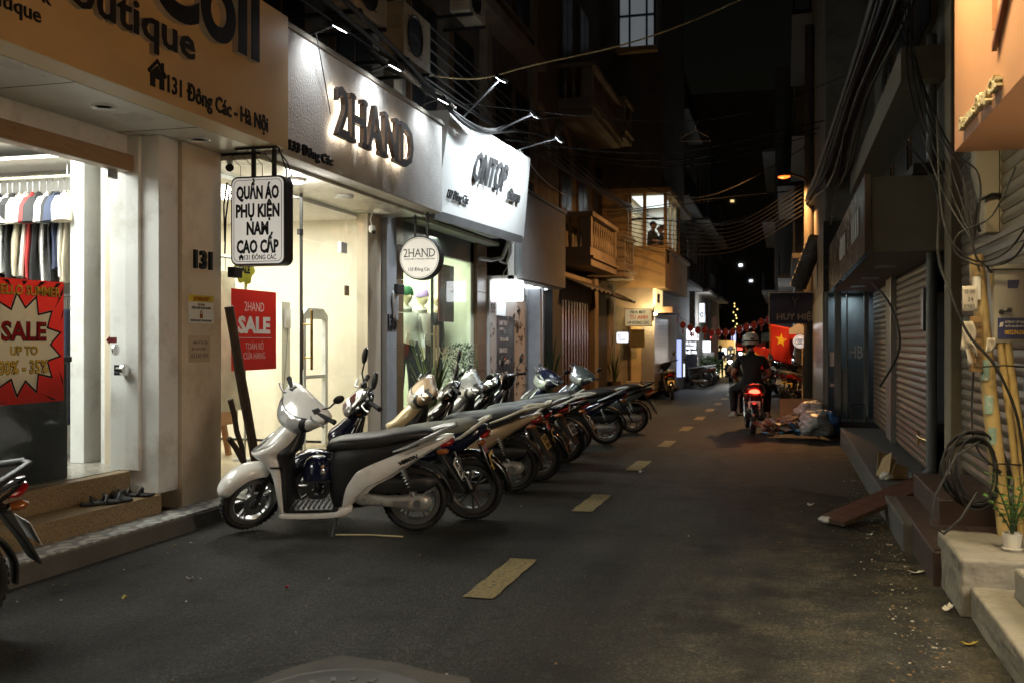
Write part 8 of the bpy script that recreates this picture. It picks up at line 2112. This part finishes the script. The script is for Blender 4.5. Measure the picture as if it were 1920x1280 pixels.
# ------------------------------------------------------------------ manhole, cracks, litter
mh = thing('manhole', 'round manhole cover in a pale square concrete surround', 'manhole cover', (-1.75, 3.62, .0))
mz = 0.0
mb = MB(); pts = [(-2.16, 3.3), (-2.17, 3.7), (-2.12, 3.93), (-2.03, 4.1), (-1.95, 4.2), (-1.84, 4.18), (-1.65, 4.16), (-1.45, 4.08), (-1.3, 4.06), (-1.22, 3.9), (-1.2, 3.3)]
mb.prism(pts, (0, 0, .004), XX, YX, (0, 0, .012)); mb.build('surround', pm('manhole_concrete', (.075, .072, .064), .85, var=.3, bump=.5, bscale=50, spots=(.07, .065, .055)), mh, bevel=.004)
MB().lathe([(0, .017), (.33, .017), (.345, .023), (.365, .023), (.38, .016)], (-1.72, 3.66, 0), 'Z', 64).build('cover', pm('cast_iron', (.05, .047, .044), .5, metal=.4, var=.3), mh, smooth=30)
for k in range(18):
    a = 2 * PI * k / 18; MB().obox((-1.72 + .25 * math.cos(a), 3.66 + .25 * math.sin(a), .018), (.05, .022, .004), a).build('stud', bpy.data.materials['cast_iron'], mh)
ck = MB()
for seq_ in (((-2.6, 3.6), (-2.15, 4.05), (-1.92, 4.28), (-1.5, 4.5), (-1.2, 4.8)), ((-2.6, 3.3), (-2.5, 3.8), (-2.25, 4.2)), ((-1.25, 4.08), (-.9, 4.02), (-.5, 4.15))):
    p_ = [Vector((x, y, 0)) for x, y in seq_]; out = []
    for a, b in zip(p_, p_[1:]):
        for k in range(8): out.append(a.lerp(b, k / 8) + Vector((rnd.uniform(-.02, .02), rnd.uniform(-.02, .02), 0)))
    for a, b in zip(out, out[1:]):
        w_ = rnd.uniform(.0015, .0045); d = (b - a).normalized(); n_ = Vector((-d.y, d.x, 0)) * w_; za, zb = road_pt((a.x + 4.42) / 5.7, (a.y + 6) / 106)[2] + .004, road_pt((b.x + 4.42) / 5.7, (b.y + 6) / 106)[2] + .004
        ck.add([a + n_ + Vector((0, 0, za)), a - n_ + Vector((0, 0, za)), b - n_ + Vector((0, 0, zb)), b + n_ + Vector((0, 0, zb))], [(0, 1, 2, 3)])
o = ck.build('road_crack', pm('crack_dark', (.008, .008, .007), .9)); tag(o, 'dark cracks running from the manhole surround', None, None, 'structure')
pat = MB(); pat.grid(lambda u, v: (lambda q: (q[0], q[1], q[2] + .003))(road_pt((-.55 + 1.25 * u + .25 * math.sin(v * 6) * (1 - u) + 4.42) / 5.7, (10.2 + 3.4 * v + .3 * math.sin(u * 5) + 6) / 106)), 10, 10)  # patch of darker, rough asphalt
o = pat.build('dark_patch', pm('dark_asphalt', (.024, .021, .018), .8, var=.4, scale=3, bump=.3, bscale=90)); tag(o, 'dark patch on the lane before the tiled ramp', None, None, 'structure')
def gz(x, y): return road_pt((x + 4.42) / 5.7, (y + 6) / 106)[2]
wp = pm('litter_white', (.55, .54, .5), .7); yl_ = pm('leaf_yellow', (.5, .38, .05), .6); pk_ = pm('litter_red', (.35, .03, .04), .6)
for i, (x, y, w_, h_, m_, lab, cat_) in enumerate(((.80, 6.7, .09, .05, wp, 'white paper scrap by the corner of the concrete block', 'litter'), (.86, 5.85, .05, .035, wp, 'larger of two white scraps near the concrete steps', 'litter'), (.89, 5.92, .04, .025, wp, 'smaller of two white scraps near the concrete steps', 'litter'), (.86, 5.2, .08, .03, yl_, 'yellow leaf beside the lowest concrete step', 'leaf'), (.23, 9.3, .06, .03, wp, 'white scrap on the lane before the ramp', 'litter'), (-3.6, 4.86, .035, .02, yl_, 'yellow leaf on the asphalt by the left kerb', 'leaf'), (-2.82, 5.3, .03, .02, pk_, 'tiny red petal on the asphalt left of the first dash', 'litter'), (-3.5, 5.35, .04, .015, wp, 'pale scrap below the kerb on the left', 'litter'), (.45, 9.0, .06, .03, wp, 'white scrap in the gutter beside the ramp', 'litter'), (.62, 7.9, .05, .03, wp, 'white scrap below the ramp edge', 'litter'), (-1.55, 11.2, .06, .03, wp, 'white scrap beyond the second dash', 'litter'))):
    mb = MB(); c0 = rnd.uniform(0, 3)
    mb.grid(lambda u, v: (x + w_ * (u - .5) * math.cos(c0) - h_ * (v - .5) * math.sin(c0), y + w_ * (u - .5) * math.sin(c0) + h_ * (v - .5) * math.cos(c0), gz(x, y) + .008 + .012 * (u - .5) ** 2 * 4 + .006 * math.sin(v * 3 + u * 2)), 4, 4)
    o = mb.build('leaf' if cat_ == 'leaf' else 'litter', m_); md = o.modifiers.new('thick', 'SOLIDIFY'); md.thickness = .002
    tag(o, lab, cat_, 'litter on the lane')
o = MB().tube([(-3.24, 6.85, gz(-3.2, 6.85) + .012), (-2.98, 6.88, gz(-3, 6.88) + .016), (-2.72, 6.90, gz(-2.7, 6.9) + .010)], .006, 6).build('stick', pm('bamboo', (.5, .42, .22), .6)); tag(o, 'thin pale bamboo stick lying under the white scooter', 'stick')
gl_ = MB(); rs_ = random.Random(11)
for k in range(1500):
    side_ = rs_.random()
    if side_ < .7: x = .78 - abs(rs_.gauss(0, .16)); y = rs_.uniform(4.2, 13)
    elif side_ < .85: x = -4.38 + abs(rs_.gauss(0, .25)); y = rs_.uniform(4, 9)
    else: x = rs_.uniform(-4, .7); y = rs_.uniform(3.5, 16)
    if x > .78 or x < -4.39: continue
    gl_.cur = rs_.choice((0, 0, 0, 0, 0, 0, 0, 1, 2, 2, 2))
    s_ = rs_.uniform(.003, .010) * (1.5 if gl_.cur == 1 and rs_.random() < .15 else 1)
    gl_.obox((x, y, gz(x, y) + s_ * .3), (s_ * rs_.uniform(1, 2.2), s_, s_ * .5), rs_.uniform(0, 6), rs_.uniform(-.3, .3))
o = gl_.build('litter', [pm('grit_dark', (.09, .08, .06), .8), pm('grit_pale', (.42, .4, .34), .8), pm('grit_leaf', (.2, .13, .05), .8)]); tag(o, 'grit, leaf crumbs and paper flecks gathered along the gutters', None, None, 'stuff')

sc.cycles.light_sampling_threshold = .005
